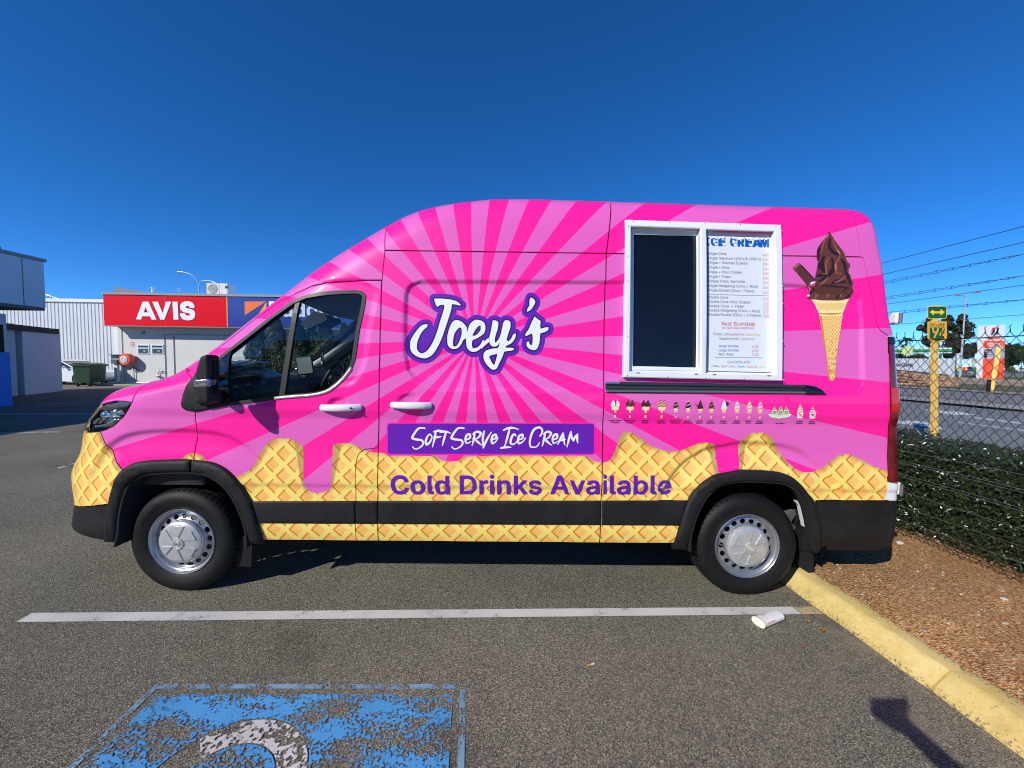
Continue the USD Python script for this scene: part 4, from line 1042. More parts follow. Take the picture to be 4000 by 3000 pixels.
# ---- menu board print
DEPTH[0] = 0.023
bb = wbase(0.0238)
INK, RED, BLUE, GREEN, GOLD, CARA, LBL = S(52, 56, 84), S(190, 70, 80), S(48, 66, 150), S(40, 120, 80), S(205, 180, 90), S(160, 150, 120), S(30, 130, 190)
rows = [('Single Cone', 505, 72, '4.00', 532), ("Single  Rainbow (100's & 1000's)", 588, 207, '5.00', 617), ('Single + Sherbet Coated', 668, 154, '5.00', 700), ('Single + Nuts', 752, 84, '5.00', 784), ('Single + Choc Coated', 835, 132, '5.00', 868), ('Single + Flake', 918, 88, '5.00', 951), ('Single Choc Sprinkle', 1000, 145, '6.00', 1035), ('Single Hedgehog (Choc + Nuts)', 1083, 196, '6.00', 1118), ('Single Rocket (Choc + Flake)', 1165, 180, '6.00', 1202),
        ('Double Cone', 1290, 78, '6.00', 1322), ('Double Cone Choc Coated', 1370, 164, '7.00', 1402), ('Double Cone  +  Flake', 1448, 138, '7.00', 1480), ('Double Hedgehog (Choc + Nuts)', 1525, 202, '8.00', 1558), ('Double Rocket (Choc + 2 Flakes)', 1603, 206, '9.00', 1638)]
it = []
for k, (a, ya, w, b, yb) in enumerate(rows):
    s4 = lambda y: y / 4.609 + 880
    it.append((typed(a, 2765.5 + (1.5 if k > 8 else 0), s4(ya) + 5, 10.2, 420, width=w, slope=0), INK))
    it.append((typed(b, 2980 + k * 0.15, s4(yb) + 5.5, 10.8, 420, width=23.5), RED))
it = [(affinity.skew(g, 0, 1.2, origin=(g.bounds[0], g.bounds[1])), c) for g, c in it]
it.append((Polygon([(2765, 1149), (3005, 1155), (3005, 1156.4), (2765, 1150.4)]), INK))
z5 = lambda x, y: (x / 1.8433 + 2300, y / 1.8433 + 750)
for t, x, y, h, w, c, wt in (('Nut Sundae', 1078, 962, 15, 130, RED, 500), ('(or sprinkles optional)', 1078, 986, 9, 124, RED, 420), ('Choc,', 932, 1031, 10, 40, S(80, 50, 80), 420), ('Strawberry,', 1053, 1033, 10, 81, RED, 420), ('Banana,', 1188, 1036, 10, 54, GOLD, 420), ('Spearmint,', 1011, 1064, 10, 77, GREEN, 420), ('Caramel', 1143, 1066, 10, 56, CARA, 420),
                         ('Small Sundae', 1008, 1117, 9, 77, BLUE, 480), ('Large Sundae', 1009, 1147, 9, 79, BLUE, 480), ('Nut  Boat', 990, 1176, 9, 57, BLUE, 480), ('5.00', 1199, 1124, 10, 24, RED, 420), ('6.00', 1199, 1153, 10, 24, RED, 420), ('9.00', 1199, 1181, 10, 24, RED, 420), ('Cool Drinks 4.00', 1080, 1233, 9.5, 87, S(60, 70, 120), 440), ('Coke,', 913, 1260, 8, 31, S(60, 40, 50), 440), ('Diet Coke,', 1005, 1262, 8, 57, RED, 440), ('Water,', 1099, 1264, 8, 34, LBL, 440), ('Sunkist,', 1178, 1266, 8, 41, S(200, 100, 90), 440), ('Solo', 1250, 1267, 8, 25, GOLD, 440)):
    px, py = z5(x, y); it.append((typed(t, px, py, h, wt, width=w, align='c'), c))
a, b = z5(908, 1189), z5(1250, 1195)
it.append((LineString([a, b]).buffer(0.7), INK))
printed('menu_print', it, BOARD, off=0.0004, base=bb, lay=0.0)
ice = [('I', 2750, 958.5, 22), ('C', 2777, 959, 26), ('E', 2806, 960, 28), ('C', 2852, 961, 26), ('R', 2881, 962, 28), ('E', 2911, 963, 28), ('A', 2940, 964, 35), ('M', 2970, 965, 35)]
it = []; snow = []
rs = random.Random(3)
for ch, x, y, w in ice:
    g = typed(ch, x, y, 34, 900, width=w, bold=2)
    if ch == 'I': g = g.union(sbox(x - 3, y - 34, x + 22, y - 25)).union(sbox(x - 3, y - 9, x + 22, y))
    it.append((g, S(0, 86, 175)))
    x0, y0, x1, y1 = g.bounds
    cap = []
    n = max(4, int((x1 - x0) / 4))
    for i in range(n):
        cx = x0 + (i + 0.5) * (x1 - x0) / n
        cap.append(sbox(cx - 2.6, y0 - 1, cx + 2.6, y0 + rs.choice([3, 5, 7, 9])).buffer(-1).buffer(1.4))
    snow.append((unary_union(cap).intersection(g.buffer(1.4)), S(236, 240, 246)))
    if ch in 'EC': snow.append((sbox(x1 - 9, y1 - 9, x1 - 2, y1 - 4).buffer(2).intersection(g.buffer(0.5)), S(236, 240, 246)))
lim_ = sbox(2762.8, 800, 3100, 1200)
it += [(g.buffer(0.7), S(60, 80, 120)) for g, c in snow] + snow
printed('menu_heading', [(g.intersection(lim_), c) for g, c in it], BOARD, off=0.0004, base=bb, lay=0.00002)

DEPTH[0] = 0.0
# ---- big cone picture on the rear panel
cz = lambda pts: Z(pts, 2.37, (3050, 850))
CP = lambda pts: Polygon(spline(cz(pts), 160, True)).buffer(0)
CR = lambda pts: Polygon(cz(pts)).buffer(0)
def CS(pts, w, clip=None):
    q = spline(cz(pts), 20); g = unary_union([LineString(q[i:i + 2]).buffer(w / 2.37 * (0.35 + 0.65 * math.sin(math.pi * (i + 0.5) / 19))) for i in range(19)])
    return g.intersection(clip) if clip is not None else g
swirl = CP([(440, 130), (415, 180), (370, 240), (335, 300), (330, 380), (342, 410), (335, 460), (325, 510), (315, 560), (320, 600), (278, 690), (262, 745), (300, 755), (400, 762), (480, 760), (560, 765), (640, 748), (678, 715), (680, 690), (660, 650), (668, 600), (650, 560), (635, 520), (625, 490), (640, 440), (610, 400), (590, 330), (560, 290), (520, 240), (480, 180), (455, 140)])
BR, DK, HI, HH = S(98, 50, 34), S(46, 20, 18), S(140, 78, 52), S(196, 150, 120)
it = [(swirl, BR)]
for pts, w in [([(415, 200), (370, 260), (345, 330), (345, 390)], 14), ([(455, 190), (450, 270), (500, 330), (560, 350)], 16), ([(400, 360), (380, 430), (400, 500), (440, 520)], 20), ([(470, 380), (485, 470), (440, 530), (350, 590)], 20), ([(560, 390), (590, 440), (600, 500)], 16), ([(590, 500), (625, 550), (640, 620)], 18), ([(330, 540), (390, 525), (430, 500)], 18), ([(285, 700), (320, 655), (370, 630)], 20), ([(470, 610), (540, 590), (600, 600)], 20), ([(395, 700), (430, 650), (420, 640)], 18), ([(530, 745), (570, 690), (600, 650)], 18), ([(620, 740), (650, 700), (660, 670)], 16), ([(310, 620), (480, 632), (660, 660)], 9), ([(345, 420), (360, 480)], 12)]:
    it.append((CS(pts, w, swirl), DK))
for pts, w in [([(430, 170), (385, 260), (372, 330)], 9), ([(475, 200), (515, 290), (545, 340), (530, 400)], 9), ([(445, 370), (415, 450), (425, 520), (380, 520)], 11), ([(545, 370), (505, 440), (510, 510), (560, 520)], 11), ([(600, 540), (550, 580), (495, 600)], 10), ([(440, 550), (380, 610), (350, 630)], 11), ([(360, 700), (330, 745)], 11), ([(480, 680), (440, 735)], 12), ([(600, 660), (565, 730)], 10), ([(560, 290), (590, 350), (620, 430)], 7), ([(635, 520), (660, 600)], 7)]:
    it.append((CS(pts, w, swirl), HI))
for pts, w in [([(440, 150), (420, 190)], 4), ([(520, 300), (545, 335)], 4), ([(505, 430), (508, 480)], 4), ([(270, 715), (285, 725)], 7), ([(575, 660), (570, 690)], 5), ([(628, 505), (635, 525)], 5)]:
    it.append((CS(pts, w), HH))
flake = CR([(108, 466), (160, 418), (190, 438), (320, 575), (285, 600), (268, 640), (284, 682), (236, 618)])
it += [(flake, S(92, 46, 32)), (CR([(112, 464), (160, 420), (176, 432), (128, 478)]), S(150, 96, 70)), (CR([(190, 440), (318, 574), (306, 582), (182, 452)]), S(60, 28, 22)), (CS([(262, 640), (285, 605), (312, 600)], 9), S(240, 235, 230)), (CS([(265, 640), (285, 665)], 7), S(225, 215, 210)), (CS([(262, 722), (278, 712)], 8), S(235, 225, 220))]
cup = CR([(300, 752), (330, 800), (352, 850), (368, 884), (376, 908), (585, 908), (592, 880), (612, 830), (628, 790), (650, 748), (560, 766), (400, 764)])
it += [(cup, S(246, 222, 150)), (CR([(345, 790), (610, 785), (590, 850), (372, 850)]), S(238, 200, 120)), (CS([(370, 884), (480, 890), (590, 880)], 8), S(196, 138, 70))]
cone = CR([(372, 908), (588, 908), (560, 1090), (535, 1260), (515, 1480), (500, 1508), (470, 1508), (458, 1490), (440, 1290), (405, 1130)])
it.append((cone, S(222, 160, 78)))
lines = []
for k in range(-30, 40):
    lines.append(LineString([(300 + k * 26, 880), (300 + k * 26 + 420, 1520)])); lines.append(LineString([(300 + k * 26, 880), (300 + k * 26 - 420, 1520)]))
hat = shapely.transform(unary_union([l.buffer(4.2) for l in lines]), lambda p: np.asarray(cz(p)))
it += [(hat.intersection(cone), S(244, 208, 128))]
for k in range(26):
    y = rng.uniform(1120, 1490); wv_ = np.interp(y, [1130, 1500], [70, 18]); x = 485 + rng.uniform(-wv_, wv_)
    it.append((Polygon(cz([(x, y - 7), (x + 8, y), (x, y + 7), (x - 8, y)])).intersection(cone), S(184, 112, 50)))
it.append((CR([(372, 908), (392, 908), (420, 1130), (470, 1500), (458, 1490), (440, 1290), (405, 1130)]), S(200, 134, 62)))
printed('cone_picture', it, P['rear_quarter_panel'], off=0.002)

# ---- the row of small pictures with captions
CONE, CUPC = S(238, 200, 140), S(246, 214, 160)
def mini(cx, top, mid, bot, cols, wide=1.0, double=False):
    w = 11.0 * wide; out = []
    if double:
        out.append((Polygon([(cx - 15, mid - 1), (cx + 15, mid - 1), (cx + 13, mid + 14), (cx + 4, mid + 15), (cx + 3, bot), (cx - 3, bot), (cx - 4, mid + 15), (cx - 13, mid + 14)]), CUPC))
        out.append((Polygon([(cx - 4, mid + 13), (cx + 4, mid + 13), (cx + 2.2, bot), (cx - 2.2, bot)]), CONE))
        blobs = [(cx - 8, 9.5), (cx + 8, 9.5)]
    else:
        out.append((Polygon([(cx - 9.5, mid - 1), (cx + 9.5, mid - 1), (cx + 7.5, mid + 6), (cx + 2, bot), (cx - 2, bot), (cx - 7.5, mid + 6)]), CONE))
        out.append((Polygon([(cx - 9.5, mid - 1), (cx + 9.5, mid - 1), (cx + 8, mid + 5), (cx - 8, mid + 5)]), CUPC))
        blobs = [(cx, w)]
    r = random.Random(int(cx))
    for bxx, bw in blobs:
        out.append((Polygon([(bxx, top), (bxx + bw * 0.4, top + 9), (bxx + bw * 0.8, mid - 14), (bxx + bw, mid - 6), (bxx + bw * 0.9, mid), (bxx - bw * 0.9, mid), (bxx - bw, mid - 6), (bxx - bw * 0.8, mid - 14), (bxx - bw * 0.4, top + 9)]), cols[0]))
        for i in range(5):
            t = (i + 0.6) / 5; y = top + (mid - top) * t; ww = bw * (0.2 + 0.75 * t)
            out.append((LineString([(bxx - ww * 0.8, y + 3), (bxx + ww * 0.2, y + 1), (bxx + ww * 0.8, y - 2)]).buffer(1.15), cols[1 + i % (len(cols) - 1)]))
    return out
WH, WG, CH, CD, NU, PK = S(235, 232, 225), S(205, 200, 190), S(92, 44, 30), S(52, 22, 18), S(196, 150, 100), S(236, 160, 190)
minis = [(2403, True, (WH, WG, WH)), (2461, True, (CH, CD, S(130, 76, 54))), (2522, True, (CD, CH, CH)), (2585, True, (NU, CH, S(226, 190, 140))), (2640, False, (CH, WG, CD)), (2688, False, (CD, WH, CH)), (2735, False, (CD, CH, CH)), (2779, False, (CH, NU, CD)), (2828, False, (WH, WG, WH)), (2879, False, (WG, S(170, 150, 150), WH)), (2927, False, (S(226, 196, 160), S(160, 100, 60), WH)), (2969, False, (PK, S(190, 60, 90), S(246, 220, 224)))]
for k, (cx, dbl, cols) in enumerate(minis):
    dy = (cx - 2403) * 0.006
    i2 = mini(cx, 1561 + dy, (1587 if dbl else 1595) + dy, 1633 + dy, cols, double=dbl)
    if k in (0, 8): i2.append((Polygon([(cx + (0 if k == 0 else 8), 1566), (cx + (4 if k == 0 else 20), 1566 + (0 if k == 0 else 10)), (cx + (4 if k == 0 else 17), 1581), (cx + (0 if k == 0 else 8), 1588)]), CD))
    if k in (2, 6): i2.append((Polygon([(cx - 12, 1590), (cx - 21, 1578), (cx - 18, 1576), (cx - 9, 1587)]), S(110, 40, 36)))
    if k == 2: i2.append((Polygon([(cx + 12, 1590), (cx + 21, 1580), (cx + 18, 1577), (cx + 9, 1587)]), S(110, 40, 36)))
    printed('small_picture', i2, P['rear_quarter_panel'], off=0.002)
boat = [(Polygon(spline([(3000, 1619), (3010, 1616), (3046, 1622), (3080, 1616), (3091, 1619), (3078, 1630), (3060, 1635), (3030, 1635), (3012, 1629)], 60, True)), S(226, 226, 214)), (LineString([(3015, 1632), (3045, 1636), (3076, 1631)]).buffer(1.5), S(186, 180, 170))]
for cx in (3025, 3049, 3071):
    boat.append((Polygon(spline([(cx, 1586 + abs(cx - 3049) * 0.06), (cx + 9, 1604), (cx + 12, 1620), (cx - 12, 1620), (cx - 9, 1604)], 50, True)), S(190, 205, 160)))
    for i in range(5): boat.append((LineString([(cx - 3 - i, 1594 + i * 5), (cx + 5, 1592 + i * 5)]).buffer(1.3), (S(60, 120, 60), S(90, 60, 40), S(220, 225, 200))[i % 3]))
printed('small_picture', boat, P['rear_quarter_panel'], off=0.002)
for cx, w, t, cols in ((3125, 13, 1579, (S(222, 200, 160), S(190, 130, 80), WH)), (3174, 14, 1589, (S(226, 190, 180), S(200, 60, 60), WH))):
    c2 = [(Polygon([(cx - w, 1610), (cx + w, 1610), (cx + w * 0.7, 1635), (cx - w * 0.7, 1635)]), S(228, 222, 214)), (Polygon(spline([(cx, t), (cx + 6, t + 10), (cx + 11, 1608), (cx, 1612), (cx - 11, 1608), (cx - 6, t + 10)], 50, True)), cols[0])]
    for i in range(5): c2.append((LineString([(cx - 7, t + 12 + i * 5), (cx + 6, t + 9 + i * 5)]).buffer(1.4), cols[1 + i % 2]))
    c2.append((LineString([(cx - 4, 1616), (cx + 5, 1626)]).buffer(2), cols[1]))
    printed('small_picture', c2, P['rear_quarter_panel'], off=0.002)
caps = [(2403, 'DOUBLE CONE', '+ FLAKE'), (2461, 'DOUBLE CONE', 'COATED'), (2522, 'DOUBLE', 'ROCKET'), (2585, 'DOUBLE', 'HEDGEHOG'), (2640, 'SINGLE CHOC', 'SPRINKLE'), (2689, 'SINGLE', 'CHOC COAT'), (2735, 'SINGLE', 'ROCKET'), (2778, 'SINGLE', 'HEDGEHOG'), (2827, 'SINGLE', '+ FLAKE'), (2880, 'SINGLE', 'RAINBOW'), (2926, 'SINGLE', 'NUTS'), (2970, 'SINGLE', 'SHERBET'), (3052, '', 'NUT BOAT'), (3126, 'LARGE', 'SUNDAE'), (3176, 'SMALL', 'SUNDAE')]
cp = []
for cx, a, b in caps:
    y = 1646 + (cx - 2403) * 0.004
    if a: cp.append(typed(a, cx, y, 4.6, 800, width=(44 if len(a) > 8 else 24), align='c'))
    cp.append(typed(b, cx, y + 8, 4.6, 800, width=4.4 * len(b), align='c'))
obj('captions', film(place(unary_union(cp)), 0.0022), 'choc_print', P['rear_quarter_panel'])

# ------------------------------------------------------------------ cabin
seat = part('seat', VAN)
for y0 in (0.22, 0.62, 1.28):
    obj('cushion', bx(-1.55, -1.02, y0, y0 + 0.40, 0.95, 1.12, 0.05), 'seat_cloth', seat, smooth=40)
    b = bx(-0.14, 0.0, 0, 0.40, 0, 0.62, 0.05); b.apply_transform(trimesh.transformations.rotation_matrix(0.2, [0, 1, 0])); b.apply_translation([-0.98, y0, 1.08])
    obj('backrest', b, 'seat_cloth', seat, smooth=40)
    obj('headrest', bx(-0.93, -0.83, y0 + 0.08, y0 + 0.32, 1.72, 1.90, 0.04), 'seat_cloth', seat, smooth=40)
inside = mani(loft(False, 0.05, np.concatenate([np.arange(0.49, 2.6, 0.06), np.linspace(2.6, 2.74, 8)])))
fit = lambda m: tm((m if hasattr(m, 'to_mesh') else mani(m)) ^ inside)
obj('headliner', fit(tm(m3.Manifold.hull_points(np.array([(x, y, z) for x, y in ((-1.50, 0.02), (-1.85, 2.04), (-0.66, 2.04), (-0.66, 0.02)) for z in (2.04, 2.2)])))), 'cabin_trim', VAN)
obj('bulkhead', fit(bx(-0.66, -0.63, 0.06, 2.0, 0.47, 2.72)), 'cabin_trim', VAN)
dash = prism_y(Polygon(spline([(-2.70, 1.40), (-2.45, 1.46), (-2.15, 1.47), (-1.96, 1.44), (-1.90, 1.36), (-1.93, 1.20), (-2.02, 1.0), (-2.05, 0.75), (-2.7, 0.75)], 60, True)).buffer(0), 0.06, 2.0)
obj('dashboard', fit(dash), 'cabin_dark', VAN, smooth=40)
obj('instrument_hood', rounded([(-1.98, 1.28, 1.44), (-1.98, 1.72, 1.44), (-2.12, 1.28, 1.46), (-2.12, 1.72, 1.46), (-1.98, 1.36, 1.52), (-1.98, 1.64, 1.52)], 0.03), 'cabin_dark', VAN, smooth=40)
th = np.linspace(0, 2 * math.pi, 49)
sw = np.stack([-1.80 + 0.19 * np.sin(th) * math.sin(0.5), 1.50 + 0.19 * np.cos(th), 1.43 + 0.19 * np.sin(th) * math.cos(0.5)], -1)
st = part('steering_wheel', VAN)
obj('wheel_rim', tube(sw, 0.017, 10, caps=False), 'cabin_dark', st, smooth=True)
obj('spokes', [tube([(-1.82, 1.50, 1.39), sw[k]], 0.02, 8) for k in (0, 24, 36)] + [rounded([(-1.83, 1.46, 1.36), (-1.83, 1.54, 1.36), (-1.82, 1.5, 1.43)], 0.03), cyl((-1.84, 1.5, 1.38), (-2.02, 1.5, 1.30), 0.035)], 'cabin_dark', st, smooth=40)
sc = bx(-0.012, 0.012, -0.13, 0.13, -0.10, 0.10, 0.008); sc.apply_transform(trimesh.transformations.rotation_matrix(-0.25, [0, 1, 0])); sc.apply_transform(trimesh.transformations.rotation_matrix(0.55, [0, 0, 1])); sc = bx(-0.07, 0.07, -0.008, 0.008, -0.088, 0.088, 0.006); sc.apply_transform(trimesh.transformations.rotation_matrix(-0.12, [0, 1, 0])); sc.apply_transform(trimesh.transformations.rotation_matrix(0.45, [0, 0, 1])); sc.apply_translation(atY(1190, 1427, 1.0))
obj('touch_screen', sc, 'cabin_dark', VAN)
sf = bx(-0.058, 0.058, -0.0115, -0.0085, -0.074, 0.074); sf.apply_transform(trimesh.transformations.rotation_matrix(-0.12, [0, 1, 0])); sf.apply_transform(trimesh.transformations.rotation_matrix(0.45, [0, 0, 1])); sf.apply_translation(atY(1190, 1427, 1.0))
obj('touch_screen_glass', sf, 'pale_screen', VAN)
ph = bx(-0.008, 0.008, -0.09, 0.09, -0.06, 0.06, 0.006); ph.apply_transform(trimesh.transformations.rotation_matrix(0.5, [0, 0, 1])); ph.apply_translation(atY(1259, 1401, 1.3))
obj('till_screen', ph, 'screen', VAN)
_v = lambda pts, ya, yb: tm(m3.Manifold.hull_points(np.array([atY(px, py, ya) for px, py in pts] + [atY(px, py, ya) + [0, yb - ya, 0] for px, py in pts])))
obj('sensor_housing', fit(_v([(1170, 1266), (1226, 1214), (1276, 1234), (1276, 1250), (1200, 1286)], 0.85, 1.15)), 'seat_cloth', VAN)
obj('cab_mirror', fit(_v([(1222, 1270), (1230, 1262), (1243, 1275), (1241, 1299), (1226, 1294)], 0.92, 1.12)), 'cabin_dark', VAN)
obj('cab_mirror_face', fit(_v([(1229, 1268), (1240, 1276), (1238, 1296), (1228, 1291)], 0.905, 0.915)), 'aluminium', VAN)
for y0, y1 in ((0.30, 0.85), (1.2, 1.76)): obj('sun_visor', fit(bx(-1.50, -1.28, y0, y1, 2.20, 2.225, 0.01)), 'cabin_trim', VAN)
rp_ = random.Random(5)
for k in range(16):
    s = bx(-0.10, 0.10, -0.13, 0.13, 0, 0.006 + 0.01 * rp_.random()); s.apply_transform(trimesh.transformations.rotation_matrix(rp_.uniform(-3, 3), [0, 0, 1])); s.apply_transform(trimesh.transformations.rotation_matrix(rp_.uniform(-0.3, 0.3), [1, 0, 0])); s.apply_transform(trimesh.transformations.rotation_matrix(rp_.uniform(-0.35, 0.35), [0, 1, 0])); s.vertices[:, 2] += 0.02 * meshkit.noise(s.vertices * 9 + k, k); s.apply_translation([-2.20 + rp_.uniform(-0.13, 0.15), 0.55 + rp_.uniform(-0.22, 0.3), 1.485 + 0.006 * k])
    obj('paper', fit(s), 'paper', VAN)
for y in (0.115, 1.945):
    ap = [front_x(np.array([0.22]), np.array([z]))[0] + 0.06 for z in np.linspace(1.45, 2.2, 8)]
    pts = np.array([(x + 0.02, 0.225 if y < 1 else 1.835, z) for x, z in zip(ap, np.linspace(1.45, 2.2, 8))])
    obj('pillar_trim', fit(tube(pts, 0.05, 10)), 'cabin_light_trim', VAN, smooth=True)
# ================================================================== ground, markings, kerb
def nodes_mat(name, N, L, surface='p.BSDF'):
    M[name] = usdkit.material(stage, '/World/Looks/' + name, N, L, surface=surface); return M[name]
def aggregate(name, cols, scale, big=(0.5, 0.86, 1.12), rough=0.85, bump=0.004, dust=False, spec=0.35):
    """Stone-chip surface: one tone per chip, larger stains, fine relief."""
    N = {'tc': ('texture_coordinate', {}), 'v': ('voronoi_texture', {'scale': scale, 'randomness': 1.0}), 'w': ('separate_color', {}), 'r': ('rgb_ramp', {'ramp': cols}),
         'n': ('noise_texture', {'scale': big[0], 'detail': 8.0, 'roughness': 0.62}), 'm': ('map_range', {'from_min': 0.3, 'from_max': 0.7, 'to_min': big[1], 'to_max': big[2], 'clamp': True}), 'mm': ('vector_math', {'math_type': 'scale'}),
         'n2': ('noise_texture', {'scale': scale * 0.35, 'detail': 5.0}), 'hm': mth('multiply_add', value2=0.6), 'b': ('bump', {'distance': bump, 'strength': 0.9}),
         'p': ('principled_bsdf', {'roughness': rough, 'specular_ior_level': spec})}
    L = [('tc.object', 'v.vector'), ('v.color', 'w.color'), ('w.r', 'r.fac'), ('tc.object', 'n.vector'), ('n.fac', 'm.value'), ('r.color', 'mm.vector1'), ('m.result', 'mm.scale'), ('mm.vector', 'p.base_color'),
         ('tc.object', 'n2.vector'), ('n2.fac', 'hm.value1'), ('v.distance', 'hm.value3'), ('hm.value', 'b.height'), ('b.normal', 'p.normal')]
    if dust:      # blown sand lies thin along the kerb and in patches; darker oil spots elsewhere
        N.update({'dx': ('separate_xyz', {}), 'dm': ('map_range', {'range_type': 'smoothstep', 'from_min': 0.9, 'from_max': 2.0, 'to_min': 0.0, 'to_max': 0.55, 'clamp': True}), 'dn': ('noise_texture', {'scale': 2.6, 'detail': 9.0, 'roughness': 0.7}), 'dr': ('map_range', {'from_min': 0.5, 'from_max': 0.64, 'to_min': 0.0, 'to_max': 1.0, 'clamp': True}), 'df': mth('multiply'), 'dc': ('mix_color', {'b': (0.30, 0.23, 0.15)}),
                  'on': ('noise_texture', {'scale': 1.15, 'detail': 4.0}), 'orr': ('map_range', {'from_min': 0.30, 'from_max': 0.40, 'to_min': 0.62, 'to_max': 1.0, 'clamp': True}), 'os': ('vector_math', {'math_type': 'scale'})})
        L = [x for x in L if x[1] != 'p.base_color'] + [('tc.object', 'dx.vector'), ('dx.x', 'dm.value'), ('tc.object', 'dn.vector'), ('dn.fac', 'dr.value'), ('dr.result', 'df.value1'), ('dm.result', 'df.value2'), ('df.value', 'dc.fac'), ('mm.vector', 'os.vector1'), ('tc.object', 'on.vector'), ('on.fac', 'orr.value'), ('orr.result', 'os.scale'), ('os.vector', 'dc.a'), ('dc.result', 'p.base_color')]
    return nodes_mat(name, N, L)
aggregate('asphalt', [(0.0, (0.048, 0.045, 0.034)), (0.35, (0.130, 0.121, 0.091)), (0.65, (0.200, 0.184, 0.136)), (0.88, (0.31, 0.282, 0.205)), (1.0, (0.50, 0.45, 0.32))], 230, (0.55, 0.76, 1.14), bump=0.004, dust=True)
aggregate('road_asphalt', [(0.0, (0.10, 0.10, 0.097)), (0.5, (0.19, 0.187, 0.178)), (1.0, (0.29, 0.283, 0.265))], 50, (0.3, 0.85, 1.1), bump=0.004)
aggregate('dusty_asphalt', [(0.0, (0.10, 0.09, 0.07)), (0.5, (0.19, 0.17, 0.13)), (1.0, (0.30, 0.27, 0.21))], 40, (0.4, 0.7, 1.2), bump=0.004)
aggregate('verge_dirt', [(0.0, (0.17, 0.068, 0.022)), (0.3, (0.40, 0.185, 0.062)), (0.6, (0.56, 0.285, 0.105)), (0.85, (0.66, 0.39, 0.17)), (1.0, (0.74, 0.56, 0.36))], 125, (1.1, 0.72, 1.15), bump=0.012, rough=0.95)
aggregate('concrete', [(0.0, (0.24, 0.225, 0.19)), (0.5, (0.33, 0.31, 0.27)), (1.0, (0.42, 0.40, 0.35))], 60, (0.7, 0.8, 1.1), bump=0.002)
aggregate('red_brick_edge', [(0.0, (0.16, 0.055, 0.035)), (0.5, (0.22, 0.085, 0.055)), (1.0, (0.30, 0.13, 0.09))], 20, (0.7, 0.8, 1.15), bump=0.002)
aggregate('sand', [(0.0, (0.30, 0.20, 0.11)), (0.5, (0.40, 0.28, 0.165)), (1.0, (0.50, 0.37, 0.24))], 30, (0.3, 0.8, 1.12), bump=0.004)
aggregate('dry_grass', [(0.0, (0.05, 0.065, 0.018)), (0.4, (0.10, 0.115, 0.035)), (0.75, (0.18, 0.17, 0.065)), (1.0, (0.28, 0.25, 0.11))], 26, (0.5, 0.55, 1.25), bump=0.03)
aggregate('green_grass', [(0.0, (0.04, 0.085, 0.018)), (0.5, (0.08, 0.14, 0.03)), (1.0, (0.15, 0.2, 0.06))], 26, (0.5, 0.6, 1.2), bump=0.03)
def worn_paint(name, col, scale, cut, soft=0.04, edge=None, stretch=(1, 1, 1), fine=160, fw=0.30):
    """Road paint that has flaked off: where it is gone the surface below shows."""
    N = {'tc': ('texture_coordinate', {}), 'mp': ('mapping', {'scale': stretch}), 'n': ('noise_texture', {'scale': scale, 'detail': 9.0, 'roughness': 0.68}), 'f': ('noise_texture', {'scale': fine, 'detail': 3.0}), 's': mth('multiply_add', value2=fw), 'o': mth('add', b=-fw / 2),
         'k': ('map_range', {'from_min': cut - soft, 'from_max': cut + soft, 'to_min': 0.0, 'to_max': 1.0, 'clamp': True}),
         'n2': ('noise_texture', {'scale': 3.0, 'detail': 5.0}), 'r': ('rgb_ramp', {'ramp': [(0.3, tuple(c * 0.82 for c in col)), (0.7, col)]}), 'b': ('bump', {'distance': 0.003, 'strength': 0.7}),
         'p': ('principled_bsdf', {'roughness': 0.7}), 't': ('transparent_bsdf', {}), 'm': ('mix_closure', {})}
    L = [('tc.object', 'mp.vector'), ('mp.vector', 'n.vector'), ('tc.object', 'f.vector'), ('f.fac', 's.value1'), ('n.fac', 's.value3'), ('s.value', 'o.value1'), ('o.value', 'k.value'), ('tc.object', 'n2.vector'), ('n2.fac', 'r.fac'), ('r.color', 'p.base_color'), ('f.fac', 'b.height'), ('b.normal', 'p.normal'),
         ('k.result', 'm.fac'), ('t.BSDF', 'm.closure1'), ('p.BSDF', 'm.closure2')]
    return nodes_mat(name, N, L, 'm.closure')
worn_paint('white_line_paint', (0.62, 0.61, 0.56), 6, 0.36, 0.06, fine=130)
worn_paint('tan_line_paint', (0.52, 0.40, 0.24), 6, 0.37, 0.06, fine=130)
worn_paint('road_white_paint', (0.62, 0.62, 0.60), 4, 0.36, 0.06, fine=50)
worn_paint('faded_white_paint', (0.40, 0.40, 0.38), 6, 0.48, 0.06, fine=60)
worn_paint('blue_paint', (0.075, 0.33, 0.66), 5.0, 0.50, 0.03, stretch=(0.75, 1.5, 1), fine=80, fw=0.70)
worn_paint('blue_edge_paint', (0.20, 0.36, 0.50), 8, 0.475, 0.05, fine=120, fw=0.5)
worn_paint('white_symbol_paint', (0.60, 0.59, 0.57), 5.5, 0.515, 0.02, stretch=(0.8, 1.5, 1), fine=46, fw=0.6)

